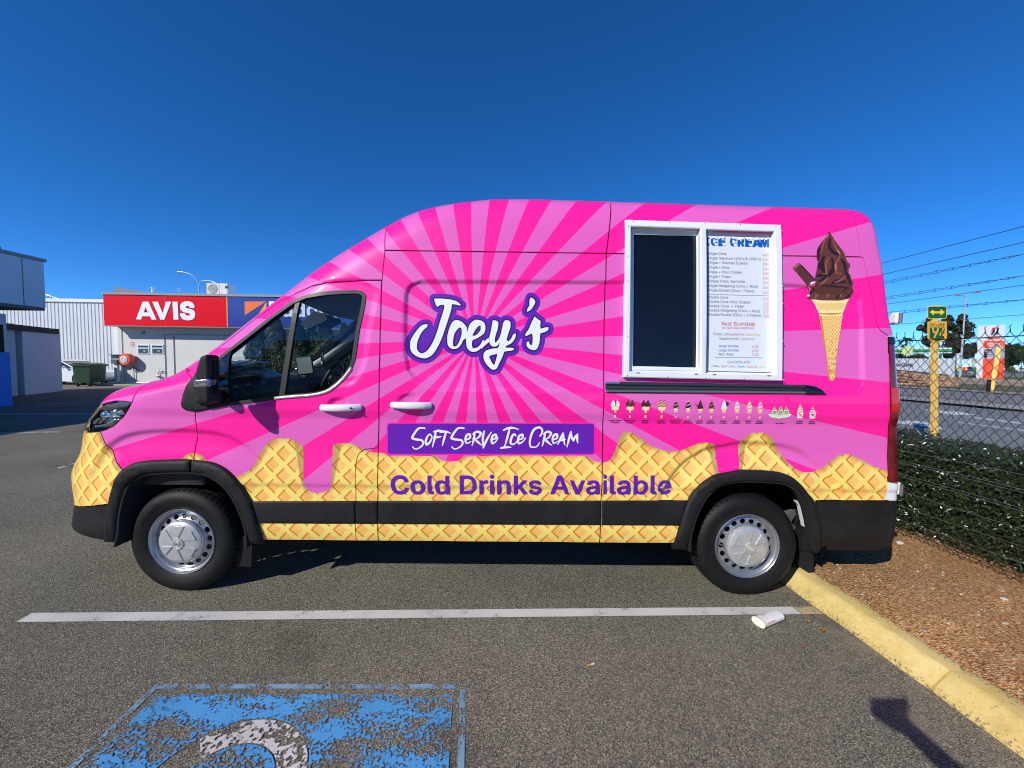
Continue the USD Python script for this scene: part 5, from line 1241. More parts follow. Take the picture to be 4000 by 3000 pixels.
def rise(y): return 0.85 * np.clip((np.asarray(y) - 58) / 60, 0, 1.6)
def sheet_xy(poly, z, cell=None):
    """Level sheet over an (x, y) polygon; z a number or a function."""
    V, F, n = [], [], 0
    for p in polys(poly):
        for q in (cells(p, cell) if cell else [p]):
            v, f = tri2d(q); V.append(v); F.append(f + n); n += len(v)
    v = np.vstack(V); f = np.vstack(F)
    a, b, c = v[f[:, 0]], v[f[:, 1]], v[f[:, 2]]
    s = (b[:, 0] - a[:, 0]) * (c[:, 1] - a[:, 1]) - (b[:, 1] - a[:, 1]) * (c[:, 0] - a[:, 0]); f[s < 0] = f[s < 0][:, ::-1]
    zz = z(v[:, 0], v[:, 1]) if callable(z) else np.full(len(v), z)
    return trimesh.Trimesh(np.c_[v, zz], f, process=False)
SL = -0.073                                     # the road, fence and kerb run at this slope (dx per dy)
kx = lambda y, x0: x0 + SL * np.asarray(y, float)
def strip(x0, x1, y0, y1): return Polygon([(kx(y0, x0), y0), (kx(y0, x1), y0), (kx(y1, x1), y1), (kx(y1, x0), y1)])
obj('ground', sheet_xy(sbox(-900, -300, 1500, 1500), lambda x, y: -0.05 + rise(y), 60), 'dry_grass', kind='structure')
obj('car_park', sheet_xy(Polygon([(-60, -40), (kx(-40, 2.10), -40), (kx(24, 2.10), 24), (-60, 24)]), 0.0), 'asphalt', kind='structure')
obj('driveway', sheet_xy(Polygon([(-60, 16.8), (-9, 16.8), (-9, 23.9), (-60, 23.9)]), 0.004), 'dusty_asphalt', kind='structure')
def verge_z(x, y):
    p = np.stack([x, y, 0 * x], -1)
    return 0.078 - 0.03 * np.exp(-np.clip(x - kx(y, 2.27), 0, 9) / 0.08) + 0.05 * meshkit.fbm(p * 1.3, 3, 4) + 0.02 * meshkit.fbm(p * 9, 2, 8)
obj('verge', sheet_xy(strip(2.255, 6.6, -3.5, 12), verge_z, 0.08), 'verge_dirt', kind='structure', smooth=True)
obj('road', sheet_xy(strip(6.4, 20.6, -40, 140), lambda x, y: 0.0 + rise(y), 6), 'road_asphalt', kind='structure')
obj('median_strip', sheet_xy(strip(20.6, 22.9, -40, 140), lambda x, y: 0.09 + rise(y), 6), 'concrete', kind='structure')
obj('median_brick_edge', sheet_xy(strip(22.7, 23.3, -40, 140), lambda x, y: 0.14 + rise(y), 6), 'red_brick_edge', kind='structure')
obj('far_carriageway', sheet_xy(strip(23.3, 34.1, -40, 140), lambda x, y: 0.0 + rise(y), 6), 'road_asphalt', kind='structure')
obj('footpath', sheet_xy(strip(34.1, 36.6, -40, 140), lambda x, y: 0.06 + rise(y), 6), 'concrete', kind='structure')
obj('brick_paving', sheet_xy(Polygon([(36.4, 22), (41, 22), (41, 60), (34, 60)]).intersection(strip(36.6, 38.6, 26, 60)), 0.065), 'red_brick_edge', kind='structure')
obj('grass_strip', sheet_xy(strip(36.6, 52, -40, 140), lambda x, y: 0.03 + rise(y), 6), 'dry_grass', kind='structure')
obj('sandy_ground', sheet_xy(strip(52, 84, -40, 140), lambda x, y: 0.04 + rise(y), 6), 'sand', kind='structure')
obj('far_grass', sheet_xy(strip(84, 100, -40, 160), lambda x, y: 0.05 + rise(y), 6), 'green_grass', kind='structure')
obj('far_road', sheet_xy(strip(100, 150, -40, 220), lambda x, y: 0.06 + rise(y), 6), 'road_asphalt', kind='structure')

# painted lines
def ground_px(pts, z=0.004):
    p = np.array(pts, float); return atZ(p[:, 0], p[:, 1], z)[:, :2]
line = Polygon([(-2.948, -0.270), (-2.955, -0.183), (1.93, -0.070), (1.935, -0.148)]).convex_hull
obj('bay_line', sheet_xy(line, 0.004, 0.3), 'white_line_paint', kind='structure')
obj('bay_line', sheet_xy(Polygon([(1.937, -0.070), (2.07, -0.066), (2.078, -0.144), (1.942, -0.148)]), 0.004), 'tan_line_paint', kind='structure')
for k, (a, b) in enumerate((([(150, 1575), (395, 1573), (395, 1576.5), (150, 1579)]), ([(-200, 1616), (380, 1614), (380, 1619), (-200, 1622)]), ([(-100, 1690), (230, 1684), (230, 1689), (-100, 1697)]), ([(228, 1826), (292, 1808), (292, 1814), (236, 1833)])) and [(x, None) for x in ([(150, 1575), (395, 1573), (395, 1576.5), (150, 1579)], [(-200, 1616), (380, 1614), (380, 1619), (-200, 1622)], [(-100, 1690), (230, 1684), (230, 1689), (-100, 1697)], [(226, 1826), (292, 1808), (292, 1813), (232, 1831)])]):
    obj('bay_line', sheet_xy(Polygon(ground_px(a)).buffer(0.012), 0.004), 'faded_white_paint', kind='structure')
bay = Polygon([(-1.714, -0.722), (-0.187, -0.716), (-0.150, -1.12), (-0.105, -2.25), (-1.66, -2.25), (-1.70, -1.12)])
obj('accessible_bay_edge', sheet_xy(bay.difference(bay.buffer(-0.028, join_style='mitre')), 0.004), 'blue_edge_paint', kind='structure')
arc_c, arc_r = (-1.06, -1.22), 0.305
wheel_ring = Point(arc_c).buffer(arc_r, 40).difference(Point(arc_c).buffer(arc_r - 0.108, 40))
seat_bar = Polygon([(-1.0, -1.05), (-0.93, -1.05), (-0.93, -1.6), (-1.0, -1.6)])
symb = wheel_ring.difference(Polygon([(-1.12, -1.2), (-1.5, -1.5), (-1.5, -1.0), (-1.3, -0.98)]))
obj('accessible_bay_field', sheet_xy(bay.buffer(-0.062, join_style='mitre').difference(wheel_ring.buffer(0.006)), 0.004), 'blue_paint', kind='structure')
obj('accessible_symbol', sheet_xy(symb, 0.0045), 'white_symbol_paint', kind='structure')
# lane lines and turn arrows on the road
def road_mark(pts): return Polygon(ground_px(pts, 0.0))
zz3 = lambda x, y: (x / 2.5527 + 3450, y / 2.5527 + 1100)
for pts in ([(380, 1268), (700, 1300), (700, 1288), (920, 1328), (860, 1333), (700, 1330), (640, 1322), (555, 1306)], [(860, 1346), (1404, 1412), (1404, 1424), (860, 1355)], [(720, 1398), (1404, 1482), (1404, 1492), (720, 1404)], [(100, 1392), (300, 1388), (420, 1400), (640, 1480), (560, 1470), (400, 1445), (180, 1418), (100, 1425)]):
    obj('lane_marking', sheet_xy(road_mark([zz3(*p) for p in pts]).buffer(0), 0.005), 'road_white_paint', kind='structure')

# kerb of separate stones, painted yellow, mossy and worn
N = {'tc': ('texture_coordinate', {}), 'n': ('noise_texture', {'scale': 5.0, 'detail': 8.0, 'roughness': 0.7}), 'r': ('rgb_ramp', {'ramp': [(0.30, (0.42, 0.30, 0.10)), (0.5, (0.66, 0.49, 0.17)), (0.75, (0.74, 0.60, 0.27))]}), 'f': ('noise_texture', {'scale': 70.0, 'detail': 6.0, 'roughness': 0.75}), 'fr': ('map_range', {'from_min': 0.60, 'from_max': 0.68, 'to_min': 0.0, 'to_max': 0.85, 'clamp': True}), 'd': ('mix_color', {'b': (0.07, 0.065, 0.05)}),
     'ks': ('separate_xyz', {}), 'ku': mth('multiply_add', value2=-SL), 'ke': ('map_range', {'range_type': 'smoothstep', 'from_min': 0.05, 'from_max': 0.125, 'to_min': 0.0, 'to_max': 0.13, 'clamp': True}), 'kl': ('map_range', {'range_type': 'smoothstep', 'from_min': -0.03, 'from_max': -0.075, 'to_min': 0.0, 'to_max': 0.10, 'clamp': True}), 'kd': mth('add'), 'kq': mth('add'), 'g': ('noise_texture', {'scale': 2.2, 'detail': 3.0}), 'gr': ('map_range', {'from_min': 0.60, 'from_max': 0.72, 'to_min': 0.0, 'to_max': 0.55, 'clamp': True}), 'y': ('mix_color', {'b': (0.50, 0.42, 0.03)}), 'b': ('bump', {'distance': 0.006, 'strength': 0.8}), 'p': ('principled_bsdf', {'roughness': 0.75})}
nodes_mat('kerb_paint', N, [('tc.object', 'n.vector'), ('n.fac', 'r.fac'), ('tc.object', 'g.vector'), ('g.fac', 'gr.value'), ('gr.result', 'y.fac'), ('r.color', 'y.a'), ('y.result', 'd.a'), ('tc.object', 'f.vector'), ('tc.object', 'ks.vector'), ('ks.y', 'ku.value1'), ('ks.x', 'ku.value3'), ('ku.value', 'ke.value'), ('ku.value', 'kl.value'), ('f.fac', 'kd.value1'), ('ke.result', 'kd.value2'), ('kd.value', 'kq.value1'), ('kl.result', 'kq.value2'), ('kq.value', 'fr.value'), ('fr.result', 'd.fac'), ('d.result', 'p.base_color'), ('f.fac', 'b.height'), ('b.normal', 'p.normal')])
KERB = thing('kerb', (2.15, 0, 0), None, None); tag(KERB, kind='structure')
KP = [(0.0, -0.02), (0.0, 0.012), (0.022, 0.040), (0.066, 0.092), (0.082, 0.104), (0.100, 0.109), (0.175, 0.115), (0.190, 0.107), (0.192, -0.02)]
def kerb_stone(y0, y1):
    n = max(3, int((y1 - y0) / 0.05)); V = []
    for i in range(n + 1):
        y = y0 + (y1 - y0) * i / n
        e = 0.006 if i in (0, n) else 0.0
        for k, (dx, dz) in enumerate(KP):
            q = np.array([[kx(y, 2.085) + dx, y, dz]])
            w = 0.010 * (meshkit.fbm(q * [9, 9, 9], 3, 3)[0] - 0.5) + 0.004 * (meshkit.fbm(q * 40, 2, 5)[0] - 0.5)
            c = math.copysign(e, 0.085 - dx)
            V.append([q[0, 0] + w + c, y, dz + w * (dz > 0.03) - (e if dz > 0.08 else 0)])
    V = np.array(V); m = len(KP); F = []
    for i in range(n):
        for j in range(m):
            a, b = i * m + j, i * m + (j + 1) % m; F += [[a, a + m, b], [b, a + m, b + m]]
    for base, fl in ((0, 1), (n * m, 0)):
        for j in range(1, m - 1):
            t = [base, base + j, base + j + 1]; F.append(t if fl else t[::-1])
    t = trimesh.Trimesh(V, np.array(F), process=False); trimesh.repair.fix_normals(t); return t
ys_ = [-3.4, -2.62, -0.742, 1.14, 3.02, 4.9, 6.8, 8.7]
for a, b in zip(ys_[:-1], ys_[1:]): obj('kerb_stone', kerb_stone(a + 0.005, b - 0.005), 'kerb_paint', KERB, smooth=50)

# loose stones on the verge
mat('pebble', (0.33, 0.16, 0.075), rough=0.9, noise=(30, 0.45))
mat('pale_stone', (0.45, 0.40, 0.32), rough=0.9, noise=(20, 0.3))
def scatter(path, protos, pts, scales, rots, mats, kind='stuff'):
    pi = UsdGeom.PointInstancer.Define(stage, path)
    rel = []
    for i, (m, mt) in enumerate(zip(protos, mats)):
        u = usdkit.mesh(stage, f'{path}/shape_{i:03d}' if i else f'{path}/shape', m, M[mt], smooth=40); rel.append(u.GetPath())
    pi.CreatePrototypesRel().SetTargets(rel)
    n = len(pts)
    pi.CreateProtoIndicesAttr(Vt.IntArray.FromNumpy((np.arange(n) % len(protos)).astype(np.int32)))
    pi.CreatePositionsAttr(Vt.Vec3fArray.FromNumpy(np.asarray(pts, np.float32)))
    pi.CreateScalesAttr(Vt.Vec3fArray.FromNumpy(np.asarray(scales, np.float32)))
    q = np.zeros((n, 4)); a = rots / 2; q[:, 0], q[:, 3] = np.cos(a), np.sin(a)
    pi.CreateOrientationsAttr(Vt.QuathArray([Gf.Quath(float(w), 0, 0, float(z)) for w, z in zip(q[:, 0], q[:, 3])]))
    return tag(pi, kind=kind)
def lump(seed, r=1.0, sub=1):
    s = trimesh.creation.icosphere(sub, r); v = s.vertices; s.vertices = v * (0.75 + 0.5 * meshkit.noise(v * 1.7 + seed * 7.3, seed))[:, None] * [1, 0.85, 0.6]; return s
n = 2600
yy = rng.uniform(-1.6, 3.0, n); xx = kx(yy, 2.27) + rng.uniform(0, 1.55, n) ** 1.0
pp = np.stack([xx, yy, verge_z(xx, yy) + 0.001], -1)
sc_ = (0.0035 + 0.007 * rng.random(n) ** 3)[:, None] * np.ones(3)
g_ = scatter('/World/gravel', [lump(1), lump(2), lump(3)], pp, sc_, rng.uniform(0, 6.28, n), ['pebble', 'pebble', 'pale_stone'])
tag(g_, 'loose reddish brown gravel scattered over the dirt between yellow kerb and hedge', 'gravel')
for (px, py, r, lab) in ((3515, 2125, 0.030, 'small pale stone lying in the dirt at the corner of the rear bumper'), (3922, 2347, 0.022, 'small whitish stone on the brown dirt near the right edge of the photo')):
    c = atZ(px, py, 0.11); m = lump(int(px), r, 2); m.apply_translation(c + [0, 0, 0.01]); obj('stone', m, 'pale_stone', smooth=60, label=lab, cat='stone')
c = atZ(3186, 2160, 0.115); c = atY(3189, 2163, 0.16); m = lump(11, 0.024, 2); m.apply_translation([c[0], 0.2, 0.13]); obj('stone', m, 'pebble', smooth=60, label='small orange brown stone beside the rear mud flap of the van', cat='stone')

# ------------------------------------------------------------------ litter
mat('cup_paper', (0.76, 0.75, 0.74), rough=0.6)
mat('cup_lid_cream', (0.80, 0.76, 0.62), rough=0.5)
mat('cup_print_red', (0.45, 0.06, 0.045), rough=0.6)
mat('cup_print_grey', (0.40, 0.40, 0.42), rough=0.6)
mat('cup_rust', (0.50, 0.22, 0.08), rough=0.6)
a_ = atZ(2962, 2431, 0.025); b_ = atZ(3042, 2402, 0.025); ax = b_ - a_; ax[2] = 0; Lc = np.linalg.norm(ax); ax /= Lc; sd = np.array([-ax[1], ax[0], 0])
CUP = thing('paper_cup', ((a_ + b_) / 2 * [1, 1, 0]), 'crushed white paper cup with red print lying on the white bay line', 'paper cup')
def cup_map(u, th, k=1.0):
    """u along the cup, th round it; flattened section."""
    w = (0.041 - 0.005 * u / Lc) * k; h = (0.023 - 0.002 * u / Lc) * k
    c = np.cos(th); s = np.sin(th); e = 0.75
    return a_ * [1, 1, 0] + ax * np.asarray(u)[..., None] + sd * (np.sign(c) * np.abs(c) ** e * w)[..., None] + np.array([0, 0, 1.0]) * (0.025 + np.sign(s) * np.abs(s) ** e * h)[..., None]
def cup_skin(u0, u1, k, th0=0, th1=2 * math.pi, n=48, mu=8):
    U, T = np.meshgrid(np.linspace(u0, u1, mu), np.linspace(th0, th1, n), indexing='ij'); v = cup_map(U, T, k).reshape(-1, 3)
    i, j = np.meshgrid(np.arange(mu - 1), np.arange(n - 1), indexing='ij'); q = (i * n + j).ravel()
    return trimesh.Trimesh(v, np.vstack([np.stack([q, q + 1, q + n + 1], -1), np.stack([q, q + n + 1, q + n], -1)]), process=False)
def cup_disc(u, k):
    t = np.linspace(0, 2 * math.pi, 48, endpoint=False); v = np.vstack([cup_map(np.full(48, u), t, k), cup_map(np.full(1, u), np.zeros(1), 0.0)]); v[-1] = v[:-1].mean(0)
    return trimesh.Trimesh(v, np.array([[48, i, (i + 1) % 48] for i in range(48)]), process=False)
obj('side', cup_skin(0.012, Lc, 1.0), 'cup_paper', CUP, smooth=True)
obj('base', cup_disc(Lc - 0.004, 0.99), 'cup_paper', CUP)
obj('rim', cup_skin(-0.001, 0.012, 1.05), 'cup_lid_cream', CUP, smooth=True)
obj('lid', cup_disc(0.001, 1.04), 'cup_lid_cream', CUP)
obj('rim_band', cup_skin(0.0125, 0.017, 1.012), 'cup_rust', CUP, smooth=True)
def cup_print(name, g, u0, th0, mt, k=1.015):
    ms = []
    for p in polys(g):
        v, f = tri2d(p.segmentize(0.004)); ms.append(trimesh.Trimesh(cup_map(u0 + v[:, 0], th0 - v[:, 1] / 0.042, k), f, process=False))
    obj(name, trimesh.util.concatenate(ms), mt, CUP)
cup_print('badge', sbox(0, 0, 0.028, 0.02).buffer(0.004).difference(sbox(0.001, 0.001, 0.027, 0.019).buffer(0.002)), 0.062, 1.25, 'cup_print_red')
cup_print('badge_mark', text_poly('1981', 0.007, 700).union(affinity.translate(text_poly('CO', 0.007, 700), 0.004, 0.010)), 0.064, 1.2, 'cup_print_red')
cup_print('grey_print', unary_union([sbox(0.002 * i, 0.003 * (i % 3), 0.002 * i + 0.0012, 0.003 * (i % 3) + 0.006) for i in range(9)]), 0.045, 1.5, 'cup_print_grey')
cup_print('lettering', text_poly('AMANGER', 0.011, 800), 0.028, 2.95, 'cup_print_red')
cup_print('lettering', text_poly('AMANGER', 0.008, 800), 0.028, 0.72, 'cup_print_red')
mat('cigarette_white', (0.75, 0.74, 0.70), rough=0.8); mat('cigarette_filter', (0.60, 0.27, 0.08), rough=0.8)
p0, p1 = atZ(2294, 2600, 0.004), atZ(2321, 2592, 0.004)
CIG = thing('cigarette_butt', (p0 + p1) / 2 * [1, 1, 0], 'cigarette butt with orange filter lying on the asphalt in front of the van', 'cigarette butt')
obj('filter', cyl(p0, p0 + (p1 - p0) * 0.55, 0.004, 12), 'cigarette_filter', CIG, smooth=40); obj('paper', cyl(p0 + (p1 - p0) * 0.55, p1, 0.0039, 12), 'cigarette_white', CIG, smooth=40)
mat('dead_leaf', (0.30, 0.11, 0.045), rough=0.8, noise=(60, 0.4))
for (px, py, sz, lab) in ((3157, 2430, 0.022, 'curled orange brown leaf on the asphalt to the right of the paper cup'), (3215, 2462, 0.026, 'flat pale brown leaf scrap on the asphalt close to the yellow kerb'), (3134, 2528, 0.014, 'small reddish leaf on the asphalt below the paper cup')):
    c = atZ(px, py, 0.006); t = np.linspace(0, 2 * math.pi, 14, endpoint=False); r = sz * (0.6 + 0.4 * np.abs(np.cos(1.5 * t)))
    v = np.vstack([np.stack([c[0] + r * np.cos(t), c[1] + 0.6 * r * np.sin(t), 0.006 + 0.012 * np.sin(t * 2 + px) ** 2], -1), [c[0], c[1], 0.004]])
    obj('fallen_leaf', trimesh.Trimesh(v, [[14, i, (i + 1) % 14] for i in range(14)], process=False), 'dead_leaf', smooth=True, label=lab, cat='leaf')
# ================================================================== right: hedge, fence, road furniture, far side of the road
FX = 3.655                                       # fence line at y = 0
def leaf_mat(name, cols, rough=0.3, trans=0.25, spec=0.5):
    N = {'g': ('geometry', {}), 'r': ('rgb_ramp', {'ramp': cols}), 'p': ('principled_bsdf', {'roughness': rough, 'specular_ior_level': spec}), 't': ('translucent_bsdf', {}), 'm': ('mix_closure', {'fac': trans})}
    return nodes_mat(name, N, [('g.random_per_island', 'r.fac'), ('r.color', 'p.base_color'), ('r.color', 't.color'), ('p.BSDF', 'm.closure1'), ('t.BSDF', 'm.closure2')], 'm.closure')
leaf_mat('hedge_leaf', [(0.0, (0.035, 0.06, 0.013)), (0.4, (0.13, 0.18, 0.03)), (0.7, (0.27, 0.32, 0.06)), (0.88, (0.50, 0.50, 0.13)), (1.0, (0.20, 0.095, 0.035))], rough=0.30, trans=0.22, spec=1.0)
leaf_mat('bronze_leaf', [(0.0, (0.05, 0.055, 0.014)), (0.5, (0.20, 0.16, 0.042)), (0.8, (0.25, 0.125, 0.045)), (1.0, (0.30, 0.33, 0.08))], rough=0.30, trans=0.18, spec=1.0)
leaf_mat('gum_leaf', [(0.0, (0.045, 0.052, 0.022)), (0.5, (0.095, 0.10, 0.042)), (1.0, (0.19, 0.175, 0.085))], rough=0.5)
leaf_mat('green_leaf', [(0.0, (0.035, 0.065, 0.018)), (0.5, (0.08, 0.13, 0.032)), (1.0, (0.16, 0.21, 0.06))], rough=0.5)
leaf_mat('cypress_leaf', [(0.0, (0.05, 0.08, 0.016)), (0.5, (0.34, 0.39, 0.09)), (1.0, (0.60, 0.60, 0.18))], rough=0.5)
leaf_mat('bush_leaf', [(0.0, (0.10, 0.13, 0.03)), (0.5, (0.2, 0.22, 0.05)), (1.0, (0.34, 0.33, 0.10))], rough=0.5)
mat('bark', (0.16, 0.13, 0.10), rough=0.9, noise=(4, 0.35))
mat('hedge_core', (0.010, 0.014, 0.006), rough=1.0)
def leaves(c, nrm, size, rg, fold=0.35, aspect=0.55):
    """One folded leaf (4 triangles) per centre, lying roughly across nrm."""
    n = len(c)
    nrm = nrm + rg.normal(0, 0.7, (n, 3)); nrm /= np.linalg.norm(nrm, axis=1, keepdims=True)
    a = rg.normal(0, 1, (n, 3)); u = np.cross(nrm, a); u /= np.linalg.norm(u, axis=1, keepdims=True); w = np.cross(nrm, u)
    s = (size * rg.uniform(0.6, 1.25, n))[:, None]
    tip, base = c + u * s * 0.5, c - u * s * 0.5
    l = c + w * s * aspect * 0.5 + nrm * s * fold * 0.3; r = c - w * s * aspect * 0.5 + nrm * s * fold * 0.3
    V = np.stack([base, l, tip, r], 1).reshape(-1, 3); k = np.arange(n) * 4
    F = np.vstack([np.stack([k, k + 2, k + 1], -1), np.stack([k, k + 3, k + 2], -1)])
    return trimesh.Trimesh(V, F, process=False)
rg = np.random.default_rng(21)
HEDGE = thing('hedge', (kx(2, FX + 0.75), 2, 0.1), 'dense clipped hedge of small glossy green and bronze leaves behind the chain link fence', 'hedge')
def hedge_front(y, z): return kx(y, FX + 0.13) + 0.10 * (z / 1.0) ** 2 + 0.10 * (meshkit.fbm(np.stack([y * 2.2, z * 2.2, 0 * y], -1), 3, 2) - 0.5)
def hedge_top(x, y): return 0.845 + 0.10 * (meshkit.fbm(np.stack([x * 2.4, y * 2.4, 0 * x], -1), 3, 6) - 0.5)
nf = 26000
y = rg.uniform(-1.0, 4.6, nf); z = 0.10 + 0.83 * rg.random(nf) ** 0.85
x = hedge_front(y, z) + rg.exponential(0.035, nf)
front = leaves(np.stack([x, y, z], -1), np.tile([-0.8, -0.35, 0.5], (nf, 1)), 0.036, rg)
nt = 20000
y = rg.uniform(-1.0, 4.6, nt); x = kx(y, FX + 0.20) + rg.uniform(0, 1.25, nt); z = hedge_top(x, y) + rg.normal(0, 0.018, nt) + 0.03 * (rg.random(nt) > 0.93)
top_ = leaves(np.stack([x, y, z], -1), np.tile([-0.15, -0.2, 0.95], (nt, 1)), 0.036, rg)
obj('foliage', front, 'hedge_leaf', HEDGE); obj('bronze_top_growth', top_, 'bronze_leaf', HEDGE)
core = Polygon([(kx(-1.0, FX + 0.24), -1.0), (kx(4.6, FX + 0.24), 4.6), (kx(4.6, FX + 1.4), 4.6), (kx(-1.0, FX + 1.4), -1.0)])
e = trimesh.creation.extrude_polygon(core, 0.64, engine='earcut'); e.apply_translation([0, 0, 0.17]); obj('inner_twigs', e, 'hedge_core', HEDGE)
for k in range(26):
    yb = rg.uniform(-0.9, 4.5); xb = kx(yb, FX + 0.20 + rg.uniform(0, 0.12)); obj('stem', tube([(xb, yb, 0.06), (xb + 0.02, yb + 0.02, 0.2), (xb + 0.03, yb + rg.uniform(-.05, .05), 0.34)], [0.011, 0.009, 0.006], 6), 'bark', HEDGE)

# chain link fence with barbed strands
mat('fence_wire', (0.012, 0.012, 0.013), rough=0.35, coat=0.3)
mat('galvanised', (0.33, 0.34, 0.35), rough=0.4, metal=0.7)
mat('barbed', (0.06, 0.06, 0.062), rough=0.5, metal=0.5)
FENCE = thing('chain_link_fence', (kx(0.5, FX), 0.5, 0), 'black chain link fence with barbed wire strands above it, running in front of the hedge', 'fence')
WD, HT, ZB, ZTOP = 0.0705, 0.087, 0.10, 1.925
Y0f, Y1f = -1.15, 3.2
def fpt(s, z, off=0.0): return np.stack([kx(s, FX) + off, np.asarray(s, float), np.asarray(z, float)], -1)
nk = int((ZTOP - ZB) / (HT / 2))
rr = random.Random(9)
def thin_tube(P, r):
    """Three-sided wire along the points."""
    k = len(P); t = np.gradient(P, axis=0); t /= np.linalg.norm(t, axis=1, keepdims=True)
    nx = np.array([1.0, 0.07, 0]); nx /= np.linalg.norm(nx); w = np.cross(t, nx); w /= np.linalg.norm(w, axis=1, keepdims=True)
    V = np.stack([P + r * nx, P - 0.5 * r * nx + 0.87 * r * w, P - 0.5 * r * nx - 0.87 * r * w], 1).reshape(-1, 3)
    F = []
    for i in range(k - 1):
        for j in range(3):
            a, b = i * 3 + j, i * 3 + (j + 1) % 3; F += [[a, b, b + 3], [a, b + 3, a + 3]]
    return trimesh.Trimesh(V, np.array(F), process=False)
for i in range(int((Y1f - Y0f) / (WD / 2))):
    k = np.arange(nk + 1)
    s0 = Y0f + (i // 2) * WD
    s = s0 + (k % 2) * WD / 2 if i % 2 == 0 else s0 + WD - (k % 2) * WD / 2
    z = ZB + k * HT / 2
    jit = 0.006 * (meshkit.noise(np.stack([s * 3, z * 3, 0 * z], -1), 3) - 0.5)
    P0 = fpt(s + jit, z + jit, 0.0035 * np.where(k % 2 == 0, 1, -1) * (1 if i % 2 else -1))
    # round each bend a little by going past the node
    end = P0[-1]
    P0 = np.vstack([P0, fpt(s[-1:], z[-1:] + 0.022), fpt(s[-1:] + 0.006, z[-1:] + 0.04), fpt(s[-1:] - 0.004, z[-1:] + 0.052)])
    obj('mesh_wire', thin_tube(P0, 0.0030), 'fence_wire', FENCE)
for z, r, m_ in ((1.862, 0.0045, 'fence_wire'), (1.50, 0.002, 'galvanised'), (1.33, 0.0016, 'galvanised'), (1.21, 0.0016, 'galvanised'), (0.86, 0.002, 'galvanised'), (0.76, 0.0016, 'galvanised'), (0.74, 0.0016, 'galvanised'), (0.64, 0.0016, 'galvanised'), (0.62, 0.0016, 'galvanised'), (0.50, 0.0016, 'galvanised'), (0.37, 0.0016, 'galvanised'), (0.24, 0.0016, 'galvanised'), (0.14, 0.003, 'fence_wire')):
    s = np.linspace(-2.6, 6.0, 30); obj('line_wire', tube(fpt(s, z + 0.012 * np.sin(s * 1.7 + z * 9), -0.006), r, 6), m_, FENCE, smooth=True)
for s in (-2.75, 6.1):
    obj('post', cyl((kx(s, FX), s, 0.0), (kx(s, FX), s, 2.5), 0.03, 16), 'galvanised', FENCE, smooth=40)
def on_fence(px, py):
    n = np.array([1.0, -SL, 0]); p0 = np.array([FX, 0, 0]); d = ray(px, py); return CAM + d * ((p0 - CAM) @ n / (d @ n))
for yl, yr, twin in ((503, 320, True), (605, 460, True), (705, 615, True)):
    a = on_fence(430 / 1.6588 + 3200, yl / 1.6588 + 800); b = on_fence(4000, yr / 1.6588 + 800)
    sl = (b[2] - a[2]) / (b[1] - a[1])
    s = np.linspace(-2.7, 6.0, 200)
    zc = a[2] + sl * (s - a[1])
    ms = [tube(np.stack([kx(s, FX) + 0.003 * np.cos(s * 55 + q), s, zc + 0.004 * np.sin(s * 55 + q) + 0.010 * np.sin(s * 1.1 + q)], -1), 0.0019, 5) for q in (0, math.pi)]
    for sb in np.arange(-2.5, 5.8, 0.115):
        c = np.array([kx(sb, FX), sb, a[2] + sl * (sb - a[1])])
        for q in (0.6, 2.2): d = np.array([0.3, math.cos(q) * 0.6, math.sin(q)]) * 0.014; ms.append(tube([c - d, c + d], 0.0014, 4))
    obj('barbed_strand', ms, 'barbed', FENCE, kind='stuff')
# overhead cables along the road
mat('cable', (0.015, 0.015, 0.016), rough=0.6)
for (yl, yr, X, lab) in ((372, 140, 26.0, 'thin dark overhead cable, the uppermost of the wires against the sky on the right'), (447, 243, 26.0, 'thin dark overhead cable, second from the top on the right'), (645, 520, 30.0, 'thin dark overhead cable passing just above the double street lamp on the right'), (780, 712, 34.0, 'thin dark overhead cable, the lowest one, passing behind the green arrow sign')):
    def on_x(px, py, X=X):
        n = np.array([1.0, -SL, 0]); p0 = np.array([X, 0, 0]); d = ray(px, py); return CAM + d * ((p0 - CAM) @ n / (d @ n))
    a = on_x(3459, yl / 1.6588 + 800); b = on_x(4000, yr / 1.6588 + 800)
    t = np.linspace(-2.0, 1.8, 40); P0 = a + (b - a) * t[:, None]; P0[:, 2] += 0.0
    obj('overhead_cable', tube(P0, 0.017, 6), 'cable', smooth=True, label=lab, cat='cable')

# route sign
mat('sign_yellow_post', (0.80, 0.50, 0.10), rough=0.5, noise=(3, 0.08))
mat('sign_green', S(14, 92, 40), rough=0.35); mat('sign_yellow', S(245, 205, 40), rough=0.35)
mat('sign_gold', S(226, 170, 50), rough=0.35); mat('sign_back', (0.3, 0.3, 0.3), rough=0.5)
SY = 5.4
pc = atY(3656, 1500, SY)
SIGN = thing('route_sign', (pc[0], SY, 0), 'yellow post with green arrow plate above a shield reading NATIONAL 94', 'road sign')
zt_ = atY(3655, 1193, SY)[2]
_pb, _pt = atY(3656, 1730, SY), atY(3654, 1193, SY)
obj('post', tm(m3.Manifold.hull_points(np.array([q + [dx, dy, 0] for q in (_pb * [1, 1, 0], _pt) for dx in (-0.056, 0.056) for dy in (0, 0.05)]))), 'sign_yellow_post', SIGN)
zs = lambda pts: np.array([atY(*zz3(*p), SY)[[0, 2]] for p in pts])
for (px, py) in ((530, 660), (530, 690), (530, 705), (532, 770)):
    q = zs([(px - 4, py)])[0]; obj('bolt_hole', cyl((q[0], SY - 0.002, q[1]), (q[0], SY + 0.01, q[1]), 0.009, 10), 'gloss_black', SIGN)
rr_ = lambda pts, r: Polygon(zs(pts)).buffer(-r).buffer(r)
ap_ = rr_([(437, 243), (630, 243), (630, 370), (437, 370)], 0.04)
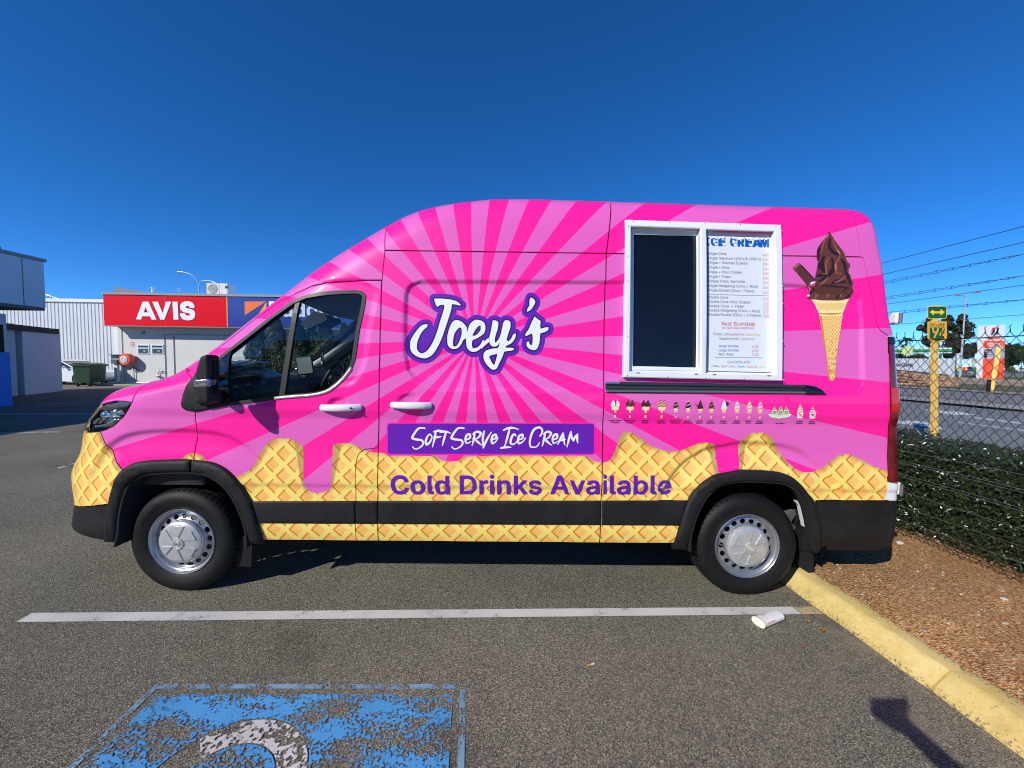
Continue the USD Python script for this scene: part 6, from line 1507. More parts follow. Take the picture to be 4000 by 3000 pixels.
fr_ = lambda g, d, y: flat(g, d, facing_camera(y))
ar = part('arrow_plate', SIGN)
obj('rim', fr_(ap_, 0.004, SY - 0.004), 'sign_yellow', ar); obj('field', fr_(ap_.buffer(-0.014), 0.002, SY - 0.009), 'sign_green', ar)
obj('arrow', fr_(unary_union([Polygon(zs([(458, 305), (497, 275), (497, 296), (530, 296), (530, 318), (497, 318), (497, 338)])), Polygon(zs([(608, 305), (565, 275), (565, 296), (534, 296), (534, 318), (565, 318), (565, 338)]))]), 0.002, SY - 0.0115), 'sign_yellow', ar)
sp = part('shield_plate', SIGN)
sh = rr_([(437, 400), (500, 396), (535, 402), (570, 396), (630, 398), (632, 560), (620, 585), (540, 620), (450, 585), (437, 560)], 0.02)
obj('rim', fr_(sh, 0.004, SY - 0.004), 'sign_gold', sp)
shi = sh.buffer(-0.045)
obj('field', fr_(shi, 0.002, SY - 0.009), 'sign_green', sp)
q0, q1 = zs([(452, 456)])[0], zs([(612, 456)])[0]
tn = text_poly('NATIONAL', 0.075, 600, width=(q1[0] - q0[0]) * 0.93); obj('lettering', fr_(affinity.translate(tn, q0[0] + 0.015, q0[1] - 0.01), 0.002, SY - 0.0115), 'sign_gold', sp)
q0 = zs([(468, 580)])[0]; t9 = text_poly('94', 0.27, 600, width=0.32); obj('number', fr_(affinity.translate(t9, q0[0] + 0.012, q0[1] + 0.03), 0.002, SY - 0.0115), 'sign_gold', sp)
# leaning yellow post across the road
PL = 24.1
a, b = atY(3870, 1532, PL), atY(3902, 1356, PL)
POST2 = thing('leaning_post', a * [1, 1, 0], 'plain yellow post leaning to the right on the far grass strip', 'post')
obj('plank', tube([a * [1, 1, 0] + [0, 0, -0.1], b], 0.15, 4), 'sign_yellow_post', POST2)
obj('foot_clamp', bx(a[0] - 0.24, a[0] - 0.12, PL - 0.1, PL + 0.1, 0.05, 0.9, 0.02), 'black_plastic', POST2)

# pylon sign of the tyre shop
PY = 62.0
PYL = thing('pylon_sign', atY(3877, 1480, PY), 'tall white and orange tyre shop pylon sign across the road', 'sign')
mat('pylon_white', (0.74, 0.74, 0.74), rough=0.4); mat('pylon_orange', S(255, 92, 50), rough=0.4); mat('pylon_grey', S(168, 166, 170), rough=0.4); mat('pylon_black', (0.02, 0.02, 0.022), rough=0.4); mat('pylon_red', S(215, 45, 55), rough=0.4)
pz = lambda pts: np.array([atY(*zz3(*p), PY)[[0, 2]] for p in pts])
def pside(name, pts, mt, lay=0, d=0.03): obj(name, flat(Polygon(pz(pts)).buffer(0), d, facing_camera(PY - 0.031 * lay)), mt, PYL)
cabp = np.array([(1010, 438), (1220, 430), (1198, 972), (985, 972)])
obj('cabinet', flat(Polygon(pz(cabp)), 0.8, lambda u, v, h: np.stack([u, PY + 0.83 - h, v], -1)), 'pylon_white', PYL)
pside('orange_panel', [(1001, 592), (1212, 590), (1209, 660), (998, 662)], 'pylon_orange', 1)
pside('orange_panel', [(994, 768), (1205, 766), (1196, 970), (985, 970)], 'pylon_orange', 1)
pside('list_panel', [(1002, 697), (1085, 694), (1083, 757), (999, 760)], 'pylon_black', 1)
pside('grey_panel', [(1100, 632), (1180, 634), (1207, 670), (1203, 762), (1083, 760), (1086, 690)], 'pylon_grey', 2)
for yy_ in (696, 714, 734, 748):
    pside('list_entry', [(1025 + (yy_ % 3) * 6, yy_ + 2), (1080, yy_ + 1), (1080, yy_ + 10), (1024 + (yy_ % 3) * 6, yy_ + 11)], 'pylon_white', 2)
pside('banner', [(1042, 547), (1170, 543), (1162, 568), (1034, 575)], 'pylon_orange', 1)
pside('banner_line', [(1056, 557), (1146, 553), (1145, 559), (1054, 564)], 'pylon_white', 2)
pside('emblem_red', [(1074, 500), (1085, 462), (1112, 456), (1128, 462), (1100, 474)], 'pylon_red', 1)
em = Polygon(pz([(1065, 528), (1098, 478), (1112, 472), (1104, 500), (1116, 512), (1134, 470), (1128, 462), (1150, 458), (1148, 480), (1138, 494), (1144, 505), (1136, 522), (1112, 533), (1088, 535), (1100, 520), (1112, 524), (1124, 512), (1096, 508), (1084, 528)])).buffer(0)
obj('emblem', flat(em, 0.03, facing_camera(PY - 0.062)), 'pylon_black', PYL)
for t, x, yb, w, h, mt in (('Tyre & Auto', 1028, 627, 130, 22, 'pylon_white'), ('Service', 1050, 650, 80, 18, 'pylon_white'), ('ALIGNMENT', 1004, 690, 78, 16, 'pylon_black')):
    q0, q1 = pz([(x, yb), (x + w, yb)]); g = text_poly(t, h / 2.5527 / FPX * (PY + 2.6), 700, width=q1[0] - q0[0]); obj('lettering', flat(affinity.translate(g, q0[0], q0[1]), 0.03, facing_camera(PY - 0.062)), mt, PYL)

# estate sign on a rock wall
MY = 33.4
MON = thing('estate_sign_wall', atY(3560, 1460, MY) * [1, 1, 0], 'long pale grey sign wall reading CENTRE above the rock wall', 'sign')
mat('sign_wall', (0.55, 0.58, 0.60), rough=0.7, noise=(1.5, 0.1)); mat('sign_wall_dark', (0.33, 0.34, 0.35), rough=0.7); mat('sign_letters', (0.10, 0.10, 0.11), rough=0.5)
mz = lambda pts: np.array([atY(*zz3(*p), MY)[[0, 2]] for p in pts])
deep = lambda y, d: (lambda u, v, h: np.stack([u, y + d - h, v], -1))
obj('wall', flat(Polygon(mz([(60, 766), (455, 767), (455, 905), (60, 872)])), 0.6, deep(MY, 0.6)), 'sign_wall', MON)
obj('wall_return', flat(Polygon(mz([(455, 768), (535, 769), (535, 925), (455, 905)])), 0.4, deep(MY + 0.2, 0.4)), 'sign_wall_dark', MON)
obj('wall', flat(Polygon(mz([(535, 768), (672, 768), (672, 928), (535, 918)])), 0.6, deep(MY, 0.6)), 'sign_wall', MON)
obj('end_pillar', flat(Polygon(mz([(660, 766), (702, 766), (697, 1036), (664, 1036)])), 0.8, deep(MY - 0.1, 0.8)), 'sign_wall', MON)
for t, x, yb, w, h in (('ON', 128, 846, 40, 26), ('C', 182, 848, 26, 40), ('ENTRE', 210, 846, 80, 28)):
    q0, q1 = mz([(x, yb), (x + w, yb)]); g = text_poly(t, h / 2.5527 / FPX * (MY + 2.6), 500, width=q1[0] - q0[0]); obj('lettering', flat(affinity.translate(g, q0[0], q0[1]), 0.05, facing_camera(MY)), 'sign_letters', MON)
ROCK = thing('rock_wall', atY(3600, 1500, MY) * [1, 1, 0], 'low retaining wall of stacked brown rocks below the pale sign wall', 'wall')
for k in range(3): mat(f'rock_{"abc"[k]}', ((0.36, 0.21, 0.11), (0.44, 0.28, 0.16), (0.27, 0.15, 0.08))[k], rough=0.9, noise=(2.5, 0.35))
nr = 0
for row in range(5):
    x = 40 + 14 * (row % 2)
    while x < 720:
        w = rr.uniform(24, 38); tb = np.interp(x, [60, 400, 660], [872, 925, 955]); bb = np.interp(x, [60, 660], [1030, 1055])
        yc_ = tb + (bb - tb) * (row + 0.5) / 5 + rr.uniform(-4, 4)
        c = atY(*zz3(x + w / 2, yc_), MY - 0.15 - 0.12 * row); r = w / 2.5527 / FPX * (MY + 2.6) * 0.6
        m = trimesh.creation.icosphere(1, 1.0); v = m.vertices; m.vertices = np.sign(v) * np.abs(v) ** 0.8 * (0.8 + 0.45 * meshkit.noise(v * 1.9 + nr * 3.1, nr))[:, None] * [r, r * 0.8, r * 0.72]
        m.apply_translation(c); obj('rock', m, ('rock_a', 'rock_b', 'rock_c')[rr.randrange(3)], ROCK, smooth=25); nr += 1
        x += w * 0.95
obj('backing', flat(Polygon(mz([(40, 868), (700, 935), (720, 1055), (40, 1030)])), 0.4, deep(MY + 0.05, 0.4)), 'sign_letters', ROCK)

# petrol station canopy
BY = 88.0
CAN = thing('station_canopy', atY(3580, 1440, BY) * [1, 1, 0], 'white and green petrol station canopy on dark green posts beyond the rock wall', 'canopy')
bz = lambda pts: np.array([atY(*zz3(*p), BY)[[0, 2]] for p in pts])
mat('canopy_green', S(0, 140, 60), rough=0.4); mat('canopy_light_green', S(70, 190, 110), rough=0.4); mat('canopy_white', (0.74, 0.75, 0.74), rough=0.4); mat('post_green', (0.02, 0.05, 0.035), rough=0.5)
mat('logo_pale', S(205, 220, 150), rough=0.4)
obj('fascia', flat(Polygon(bz([(20, 660), (685, 658), (684, 713), (20, 716)])), 12.0, deep(BY, 12.0)), 'canopy_white', CAN)
obj('green_band', flat(Polygon(bz([(20, 676), (684, 674), (684, 702), (20, 706)])), 0.05, facing_camera(BY)), 'canopy_green', CAN)
obj('light_band', flat(Polygon(bz([(20, 686), (684, 684), (684, 689), (20, 691)])), 0.05, facing_camera(BY - 0.051)), 'canopy_light_green', CAN)
lc = bz([(233, 690)])[0]
logo = unary_union([Polygon([(lc[0] + 1.25 * math.cos(a + k), lc[1] + 1.25 * math.sin(a + k)) for k, a in [(0, 0)] * 0] or [(lc[0] + (1.45 if i % 2 == 0 else 1.05) * math.cos(i * math.pi / 12), lc[1] + (1.45 if i % 2 == 0 else 1.05) * math.sin(i * math.pi / 12)) for i in range(24)])])
obj('logo', flat(logo, 0.05, facing_camera(BY - 0.12)), 'logo_pale', CAN)
for px in (205, 372):
    c = bz([(px, 715)])[0]; obj('post', bx(c[0] - 0.75, c[0] + 0.75, BY + 3, BY + 4.5, 0.3, c[1], 0.05), 'post_green', CAN)
# things at the station
def small(name, pts, y, d, mt, label, cat, extra=()):
    q = np.array([atY(*zz3(*p), y)[[0, 2]] for p in pts]); x0, z0 = q.min(0); x1, z1 = q.max(0)
    t = thing(name, ((x0 + x1) / 2, y, max(0, z0)), label, cat)
    obj('panel', bx(x0, x1, y, y + d, z0, z1, 0.04), mt, t)
    for nm, fx0, fx1, fz0, fz1, m2 in extra: obj(nm, bx(x0 + (x1 - x0) * fx0, x0 + (x1 - x0) * fx1, y - 0.06, y - 0.005, z0 + (z1 - z0) * fz0, z0 + (z1 - z0) * fz1), m2, t)
    return t
mat('price_red', S(215, 50, 50), rough=0.4); mat('price_yellow', S(235, 225, 70), rough=0.4)
small('totem_sign', [(750, 712), (777, 890)], 70.0, 0.5, 'canopy_white', 'slim white totem sign left of the tall street lamp across the road', 'sign', (('foot', 0.0, 1.0, 0.0, 0.12, 'pylon_grey'),))
small('advert_block', [(752, 853), (796, 892)], 69.0, 0.8, 'price_yellow', 'yellow and white promotion block at the foot of the far street lamp', 'sign', (('white_half', 0.0, 0.45, 0.0, 1.0, 'canopy_white'),))
small('advert_block', [(818, 850), (890, 896)], 69.5, 0.8, 'price_red', 'red promotion block with white stripe to the right of the far street lamp', 'sign', (('stripe', 0.2, 0.9, 0.3, 0.5, 'canopy_white'), ('yellow_corner', 0.0, 0.16, 0.3, 1.0, 'price_yellow')))
small('fuel_pump', [(895, 838), (925, 900)], 84.0, 0.9, 'canopy_white', 'white fuel pump beside the orange foot of the pylon sign', 'fuel pump', (('display', 0.2, 0.8, 0.55, 0.85, 'sign_letters'),))
small('fuel_pump', [(938, 862), (978, 905)], 80.0, 0.9, 'canopy_green', 'green fuel pump with white stripe next to the orange pylon', 'fuel pump', (('stripe', 0.3, 0.6, 0.0, 1.0, 'canopy_white'),))
hs = small('hoarding', [(865, 766), (992, 818)], 92.0, 0.3, 'canopy_white', 'white notice board with grey lettering left of the pylon sign', 'sign')
for k, (t, yb) in enumerate((('END OF', 784), ('HEAVY VEHICLE', 799), ('SPEED ZONE', 813))):
    q0, q1 = (atY(*zz3(x, yb), 92.0)[[0, 2]] for x in (880, 978)); g = text_poly(t, 0.62, 600, width=(q1[0] - q0[0]) * (0.6 if k == 0 else 1)); obj('lettering', flat(affinity.translate(g, q0[0], q0[1]), 0.03, facing_camera(91.99)), 'pylon_grey', hs)
obj('leg', bx(atY(*zz3(895, 850), 92.0)[0] - 0.15, atY(*zz3(895, 850), 92.0)[0] + 0.15, 92.05, 92.25, 0.4, atY(*zz3(895, 818), 92.0)[2]), 'pylon_grey', hs)

# street lamps
mat('lamp_grey', (0.42, 0.44, 0.45), rough=0.45, metal=0.4)
def lamp(name, base, top, heads, label, pole_r=0.1, group=None):
    t = thing(name, base, label, 'street lamp', group)
    obj('pole', tube([base, base + (top - base) * 0.5, top], [pole_r, pole_r * 0.75, pole_r * 0.55], 10), 'lamp_grey', t, smooth=40)
    for pts in heads:
        P0 = spline(np.array(pts), 10); obj('arm', tube(P0, pole_r * 0.4, 8), 'lamp_grey', t, smooth=40)
        e = P0[-1]; d = e - P0[-2]; d /= np.linalg.norm(d); L = 0.5 + 2 * pole_r
        obj('lantern', tube([e - d * 0.1, e + d * L * 0.4, e + d * L], [pole_r * 0.7, pole_r * 1.25, pole_r * 0.5], 8), 'lamp_grey', t, smooth=40)
LY = 64.0
lt = atY(*zz3(825, 152), LY); lb = np.array([lt[0], LY, 0.1])
A_ = [lt, lt + (atY(*zz3(790, 138), LY) - lt), atY(*zz3(760, 136), LY)]; B_ = [lt, atY(*zz3(860, 125), LY), atY(*zz3(925, 104), LY)]
lamp('street_lamp', lb, lt, [A_, B_], 'tall grey double armed street lamp across the road, left of the pylon sign', 0.17)
GY = 46.0
gt = atY(777, 1117, GY)
lamp('street_lamp', np.array([gt[0], GY, 0]), gt, [[gt, atY(765, 1090, GY), atY(740, 1070, GY), atY(716, 1064, GY)], [gt, atY(785, 1100, GY), atY(800, 1095, GY), atY(830, 1101, GY)]], 'double armed street lamp behind the flat roofed rental office', 0.11)
GY = 40.0
gt = atY(260, 1176, GY)
lamp('street_lamp', np.array([gt[0] + 1.0, GY, 0]), gt + [1.0, 0, -0.25], [[gt + [1.0, 0, -0.25], gt, atY(215, 1163, GY), atY(200, 1158, GY)]], 'street lamp head peeping over the corrugated warehouse roof', 0.11)

# trees
def tree(name, base, crown_c, crown_r, n, leaf, size, label, trunk_r=0.3, seed=0, blobs=10, br_=(0.28, 0.5), cat='tree', group=None):
    """Trunk, limbs and a crown of leaf clumps scattered through uneven blobs."""
    g = np.random.default_rng(seed)
    t = thing(name, base, label, cat, group)
    base, crown_c, crown_r = np.array(base, float), np.array(crown_c, float), np.array(crown_r, float)
    ends = []
    for k in range(blobs):
        d = g.normal(0, 1, 3); d /= np.linalg.norm(d); d[2] = d[2] * 0.8
        ends.append(crown_c + d * crown_r * g.uniform(0.45, 0.85))
    fork = base + (crown_c - base) * 0.55
    obj('trunk', tube([base, base + (fork - base) * 0.5 + g.normal(0, trunk_r * 0.3, 3) * [1, 1, 0], fork], [trunk_r, trunk_r * 0.8, trunk_r * 0.6], 8), 'bark', t, smooth=40)
    for e in ends[:6]: obj('limb', tube([fork, (fork + e) / 2 + g.normal(0, 0.2, 3) * trunk_r, e], [trunk_r * 0.5, trunk_r * 0.3, trunk_r * 0.1], 6), 'bark', t, smooth=40)
    C, Nn = [], []
    for e in ends:
        br = crown_r * g.uniform(*br_)
        m = n // blobs
        u = g.normal(0, 1, (m, 3)); u /= np.linalg.norm(u, axis=1, keepdims=True)
        rad = g.random(m) ** 0.4
        p = e + u * rad[:, None] * br
        keep = meshkit.noise(p / (crown_r.mean() * 0.16), seed + 5) > 0.42
        C.append(p[keep]); Nn.append(u[keep] + [0, 0, 0.4])
    C, Nn = np.vstack(C), np.vstack(Nn)
    obj('crown', leaves(C, Nn, size, g, aspect=0.7), leaf, t)
    return t
def px_tree(name, box, y, leaf, label, n, seed, size=None, blobs=10, base_py=None, **k):
    """Places a tree so that its crown fills a box of the picture at depth y."""
    a, b = atY(box[0], box[3], y), atY(box[2], box[1], y)
    c = (a + b) / 2; r = np.array([abs(b[0] - a[0]) / 2, abs(b[0] - a[0]) / 2 * 0.8, abs(b[2] - a[2]) / 2])
    return tree(name, (c[0], y, float(rise(y)) - 0.1), c, r, n, leaf, size or r.mean() * 0.16, label, trunk_r=max(0.1, r.mean() * 0.06), seed=seed, blobs=blobs, **k)
zb = lambda x0, y0, x1, y1: (*zz3(x0, y0), *zz3(x1, y1))
px_tree('gum_tree', zb(310, 245, 870, 740), 96.0, 'gum_leaf', 'tall sparse gum tree rising behind the green arrow sign', 15000, 31, size=0.62, blobs=34, br_=(0.12, 0.24))
px_tree('tree', zb(560, 570, 820, 800), 110.0, 'gum_leaf', 'dull olive tree at the right end of the station canopy', 5000, 32, size=0.8, blobs=10)
px_tree('tree', zb(800, 575, 930, 800), 130.0, 'gum_leaf', 'grey green tree directly behind the far double street lamp', 5000, 33, size=0.8, blobs=9)
px_tree('tree', zb(890, 575, 1030, 800), 128.0, 'gum_leaf', 'grey green tree just left of the white pylon sign', 5000, 34, size=0.8, blobs=9)
px_tree('tree', zb(1195, 600, 1330, 870), 104.0, 'green_leaf', 'dense dark green tree just right of the pylon sign', 8000, 35, size=0.6, blobs=12)
px_tree('tree', zb(1290, 590, 1480, 870), 100.0, 'green_leaf', 'dense dark green tree at the right edge of the photo', 8000, 36, size=0.6, blobs=12)
px_tree('tree', zb(1420, 570, 1620, 870), 102.0, 'green_leaf', 'dense dark tree partly beyond the right edge of the photo', 6000, 37, size=0.6, blobs=12)
px_tree('tree', zb(60, 715, 230, 800), 112.0, 'green_leaf', 'low green tree under the left part of the station canopy', 3000, 38, size=0.6, blobs=8)
px_tree('tree', zb(250, 715, 480, 800), 114.0, 'green_leaf', 'low green tree under the middle of the station canopy', 3000, 39, size=0.6, blobs=8)
px_tree('bush', zb(1195, 840, 1320, 905), 92.0, 'bush_leaf', 'yellow green rounded bush to the right of the pylon foot', 2500, 40, size=0.3, blobs=8, cat='bush')
for k, (x, y_, lab) in enumerate(((212, 640, 'small palm with spiky fronds above the canopy roof'), (232, 570, 'taller thin palm beside the gum tree left of the arrow sign'))):
    c = atY(*zz3(x, y_), 100.0); t = thing('palm_tree', (c[0], 100.0, 0.5), lab, 'palm tree')
    obj('trunk', tube([(c[0], 100, 0.5), c], [0.25, 0.18], 8), 'bark', t, smooth=40)
    for q in range(16):
        a = 2 * math.pi * q / 16; el = rr.uniform(-0.3, 0.9); L = rr.uniform(1.6, 2.4)
        d = np.array([math.cos(a), math.sin(a), 0]); P0 = np.array([c + d * L * s * math.cos(el) + [0, 0, L * s * math.sin(el) - 1.1 * s * s] for s in np.linspace(0, 1, 6)])
        sd2 = np.array([-d[1], d[0], 0]); w = np.array([0.1, 0.28, 0.34, 0.3, 0.2, 0.02])[:, None]
        V = np.vstack([P0 + sd2 * w - [0, 0, 0.1], P0, P0 - sd2 * w - [0, 0, 0.1]]); F = []
        for i in range(5):
            for o in (0, 6): F += [[o + i, o + i + 1, o + i + 7], [o + i, o + i + 7, o + i + 6]]
        obj('frond', trimesh.Trimesh(V, np.array(F), process=False), 'green_leaf', t)
# ================================================================== cars
mat('car_white', (0.72, 0.73, 0.74), rough=0.25, coat=0.8); mat('car_glass', (0.012, 0.018, 0.016), rough=0.06, coat=1.0)
mat('alloy', (0.62, 0.63, 0.65), rough=0.25, metal=0.7)
def car(name, loc, rot, label, paint='car_white', L=4.7, group=None):
    """A saloon: length along +x (nose at +x), built round its own base point."""
    t = thing(name, loc, label, 'car', group)
    R = trimesh.transformations.rotation_matrix(rot, [0, 0, 1]); R[:3, 3] = loc
    def put(n_, m, mt, par=t, **k):
        m = tm(m).copy(); m.apply_transform(R); return obj(n_, m, mt, par, **k)
    h = L / 2
    low = spline([(-h, 0.55), (-h + 0.05, 0.85), (-h + 0.5, 0.98), (-1.2, 1.0), (0.9, 0.97), (h - 0.75, 0.84), (h - 0.1, 0.68), (h, 0.52), (h - 0.04, 0.28), (h - 0.3, 0.2), (-h + 0.3, 0.2), (-h + 0.04, 0.3)], 90, True)
    cab = spline([(-h + 0.45, 0.96), (-1.35, 1.32), (-0.6, 1.44), (0.05, 1.43), (0.75, 1.15), (1.15, 0.95), (0.3, 0.93), (-1.2, 0.93)], 70, True)
    W = 0.9
    def solid(p, w0, taper):
        g = Polygon(p).buffer(0); s = m3.CrossSection([np.array(g.exterior.coords)[:-1]], m3.FillRule.EvenOdd).extrude(2 * w0, 10).transform(np.array([[1, 0, 0, 0], [0, 0, -1, w0], [0, 1, 0, 0]], float))
        return s.warp_batch(lambda v: (lambda q: np.stack([q[:, 0] * (1 - 0.03 * (np.abs(q[:, 1]) / w0) ** 4), q[:, 1] * (1 - taper * np.clip((q[:, 2] - 0.9) / 0.55, 0, 1) - 0.10 * np.clip(np.abs(q[:, 0]) / h - 0.7, 0, 1) / 0.3), q[:, 2]], -1))(np.array(v, float)))
    body = solid(low, W, 0.05)
    wells = [m3.Manifold.cylinder(2.2, 0.37, 0.37, 40, True).rotate([90, 0, 0]).translate([x, 0, 0.34]) for x in (-1.38, 1.40)]
    mid = m3.Manifold.cube([5, 1.3, 2], True)
    body = body - (m3.Manifold.batch_boolean(wells, m3.OpType.Add) - mid)
    put('body', body, paint, smooth=40)
    green = solid(cab, W - 0.06, 0.26)
    put('glasshouse', green, 'car_glass', smooth=40)
    roof = solid(spline([(-1.5, 1.30), (-0.6, 1.455), (0.05, 1.445), (0.45, 1.33), (0.05, 1.41), (-0.6, 1.42), (-1.4, 1.26)], 60, True), W - 0.05, 0.26)
    put('roof', roof, paint, smooth=40)
    for s in (-1, 1):
        put('pillar', tube([(0.1, s * 0.66, 1.40), (1.12, s * 0.86, 0.96)], 0.03, 6), paint); put('pillar', tube([(-0.45, s * 0.66, 1.40), (-0.50, s * 0.85, 0.96)], 0.03, 6), 'black_plastic')
        put('headlight', rounded([(h - 0.55, s * 0.74, 0.72), (h - 0.2, s * 0.62, 0.66), (h - 0.5, s * 0.76, 0.66)], 0.04), 'car_glass', smooth=50)
        put('door_mirror', rounded([(0.72, s * 0.98, 1.02), (0.80, s * 1.06, 1.04), (0.74, s * 1.04, 0.98)], 0.05), paint, smooth=50)
        put('door_handle', bx(-0.25, -0.05, s * 0.895 - 0.015, s * 0.895 + 0.015, 0.86, 0.89, 0.008), paint)
    for x in (-1.38, 1.40):
        for s in (-1, 1):
            w = part('wheel', t)
            put('tyre', revolve([(0.23, -0.09), (0.30, -0.10), (0.335, -0.08), (0.335, 0.08), (0.30, 0.10), (0.23, 0.09)], 48, 'y', (x, s * 0.80, 0.335), closed=True), 'rubber', w, smooth=40)
            sp = [trimesh.util.concatenate([revolve([(0.215, -0.02), (0.235, -0.03), (0.235, 0.03), (0.215, 0.02)], 48, 'y', closed=True)])]
            for k in range(10):
                a = 2 * math.pi * k / 10; u = np.array([math.cos(a), 0, math.sin(a)]); v = np.array([-math.sin(a), 0, math.cos(a)])
                sp.append(tm(m3.Manifold.hull_points(np.array([u * r + v * q + [0, dy, 0] for r, q in ((0.03, 0.016), (0.03, -0.016), (0.225, 0.030), (0.225, -0.030)) for dy in (-0.02, 0.012)]))))
            sp.append(revolve([(0.001, -0.03), (0.04, -0.03), (0.05, 0.0), (0.001, 0.0)], 24, 'y', closed=True))
            m = trimesh.util.concatenate(sp)
            if s > 0: m.vertices[:, 1] *= -1; m.invert()
            m.apply_translation([x, s * 0.885, 0.335]); put('rim', m, 'alloy', w, smooth=35)
    return t
cw = atZ(264, 1507)
car('parked_car', np.array([cw[0] - 1.40, 20.75, 0.004]), 0.0, 'white saloon car half hidden behind the grey block wall, by the green bin')
c2 = atY(4010, 1440, 118.0)
car('parked_car', np.array([c2[0], 118.0, float(rise(118)) + 0.0]), 0.1, 'white car driving far off at the right edge of the photo')
# ================================================================== left: shaded building, warehouse, rental office
mat('render_grey', (0.50, 0.51, 0.55), rough=0.9, noise=(1.2, 0.06), bump=(120, 0.004)); mat('render_white', (0.60, 0.60, 0.57), rough=0.85, noise=(1.0, 0.05), bump=(90, 0.002))
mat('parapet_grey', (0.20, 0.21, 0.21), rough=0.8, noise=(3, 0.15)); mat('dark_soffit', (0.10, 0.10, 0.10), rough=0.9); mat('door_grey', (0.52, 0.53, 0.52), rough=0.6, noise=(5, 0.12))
mat('blue_panel', S(0, 105, 190), rough=0.5, noise=(2, 0.08)); mat('dark_glass', (0.010, 0.012, 0.013), rough=0.08, coat=0.5)
XB = -15.75
zf = lambda px, py, X=XB: atX(px, py, X)
B1 = thing('grey_building', (XB - 3, 6, 0), 'shaded grey rendered building with overhanging upper storey at the left edge', 'building')
top_z, bot_z = float(zf(174, 1024)[2]), float(zf(178, 1203)[2]); yend = float(zf(175, 1100)[1])
obj('upper_wall', bx(XB - 9, XB, -6, yend, bot_z, top_z, 0.01), 'render_grey', B1)
obj('parapet_cap', bx(XB - 9.04, XB + 0.05, -6.04, yend + 0.05, top_z + 0.003, float(zf(174, 1012)[2]), 0.01), 'parapet_grey', B1)
obj('roof_block', bx(XB - 0.5, XB - 0.1, 8.2, float(zf(18, 970)[1]), float(zf(9, 985)[2]) - 0.1, float(zf(9, 962)[2]), 0.01), 'parapet_grey', B1)
obj('control_joint', bx(XB - 0.01, XB + 0.004, yend - 0.62, yend - 0.60, bot_z + 0.02, top_z - 0.02), 'dark_soffit', B1)
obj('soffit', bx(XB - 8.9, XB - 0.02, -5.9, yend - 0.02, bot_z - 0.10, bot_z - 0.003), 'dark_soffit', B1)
XG = -18.6
yc_ = float(atX(28, 1300, XG)[1])
obj('ground_wall', bx(XG - 6, XG, -6, yc_, 0, bot_z - 0.1, 0.01), 'render_grey', B1)
obj('shop_window', bx(XG - 0.1, XG + 0.03, 2.0, float(atX(12, 1300, XG)[1]), 0.3, 2.75, 0.01), 'dark_glass', B1)
xl0, yl0, xl1, yl1 = -19.86, 13.80, -20.77, 15.99
dv = np.array([xl1 - xl0, yl1 - yl0]); dv /= np.linalg.norm(dv); nv = np.array([dv[1], -dv[0]])
def slant_box(s0, s1, d0, d1, z0, z1):
    p = [np.array([xl0, yl0]) + dv * s + nv * d for s, d in ((s0, d0), (s1, d0), (s1, d1), (s0, d1))]
    e = trimesh.creation.extrude_polygon(Polygon(p), z1 - z0, engine='earcut'); e.apply_translation([0, 0, z0]); return e
L_ = math.hypot(xl1 - xl0, yl1 - yl0)
zb1 = float(atY(85, 1287, yl0)[2])
obj('low_wall', slant_box(0, L_, -3.0, 0, 0, 2.62), 'render_grey', B1)
obj('low_fascia', slant_box(-1.2, L_ - 0.18, -3.0, 0.06, 2.625, 2.86), 'gloss_black', B1)
obj('door_recess', slant_box(-0.32, 0, -3.0, -0.45, 0, 2.62), 'render_grey', B1)
dr_ = part('side_door', B1)
obj('door_leaf', slant_box(-1.15, -0.32, -0.5, -0.40, 0.12, 2.60), 'door_grey', dr_)
obj('lock_box', slant_box(-0.62, -0.42, -0.40, -0.34, 1.2, 1.36), 'gloss_black', dr_)
obj('door_sill', slant_box(-1.2, 0.0, -3.0, -0.35, 0.004, 0.115), 'dark_soffit', B1)
obj('side_pier', slant_box(-1.75, -1.16, -3.0, -0.30, 0.0, 3.1), 'render_white', B1)
obj('back_wall', bx(XG - 6, -19.9, yc_, 13.6, 0, 2.9), 'render_grey', B1)
xbp = -15.95
ybp = float(atX(46, 1500, xbp)[1])
obj('blue_screen_wall', bx(xbp - 0.12, xbp, 5.0, ybp, 0, float(atX(42, 1376, xbp)[2]), 0.006), 'blue_panel', B1)

# corrugated warehouse
mat('steel_cladding', (0.60, 0.62, 0.62), rough=0.5, noise=(0.8, 0.05)); mat('cladding_cap', (0.70, 0.71, 0.70), rough=0.5)
WY = 23.6
W1 = thing('warehouse', (-28, WY, 0), 'pale corrugated steel warehouse behind the grey building', 'warehouse')
xw0, xw1 = -38.0, float(atY(486, 1300, WY)[0]); zt2 = float(atY(300, 1180, WY)[2]); zt3 = float(atY(300, 1168, WY)[2])
pts = []; x = xw0; p = 0.236
while x < xw1: pts += [(x, 0.0), (x + 0.165, 0.0), (x + 0.182, 0.035), (x + 0.215, 0.035), (x + p, 0.0)][:4]; x += p
pr = np.array(pts)
obj('cladding', trimesh.Trimesh(np.vstack([np.c_[pr[:, 0], WY + pr[:, 1], np.zeros(len(pr))], np.c_[pr[:, 0], WY + pr[:, 1], np.full(len(pr), zt2)]]), np.vstack([[[i, i + 1, i + 1 + len(pr)], [i, i + 1 + len(pr), i + len(pr)]] for i in range(len(pr) - 1)]), process=False), 'steel_cladding', W1)
obj('ridge_cap', bx(xw0, xw1 + 0.1, WY - 0.10, WY + 0.35, zt2 - 0.02, zt3, 0.02), 'cladding_cap', W1)
obj('roof', bx(xw0, xw1, WY + 0.06, WY + 12, zt2 - 0.4, zt2 - 0.3), 'steel_cladding', W1)
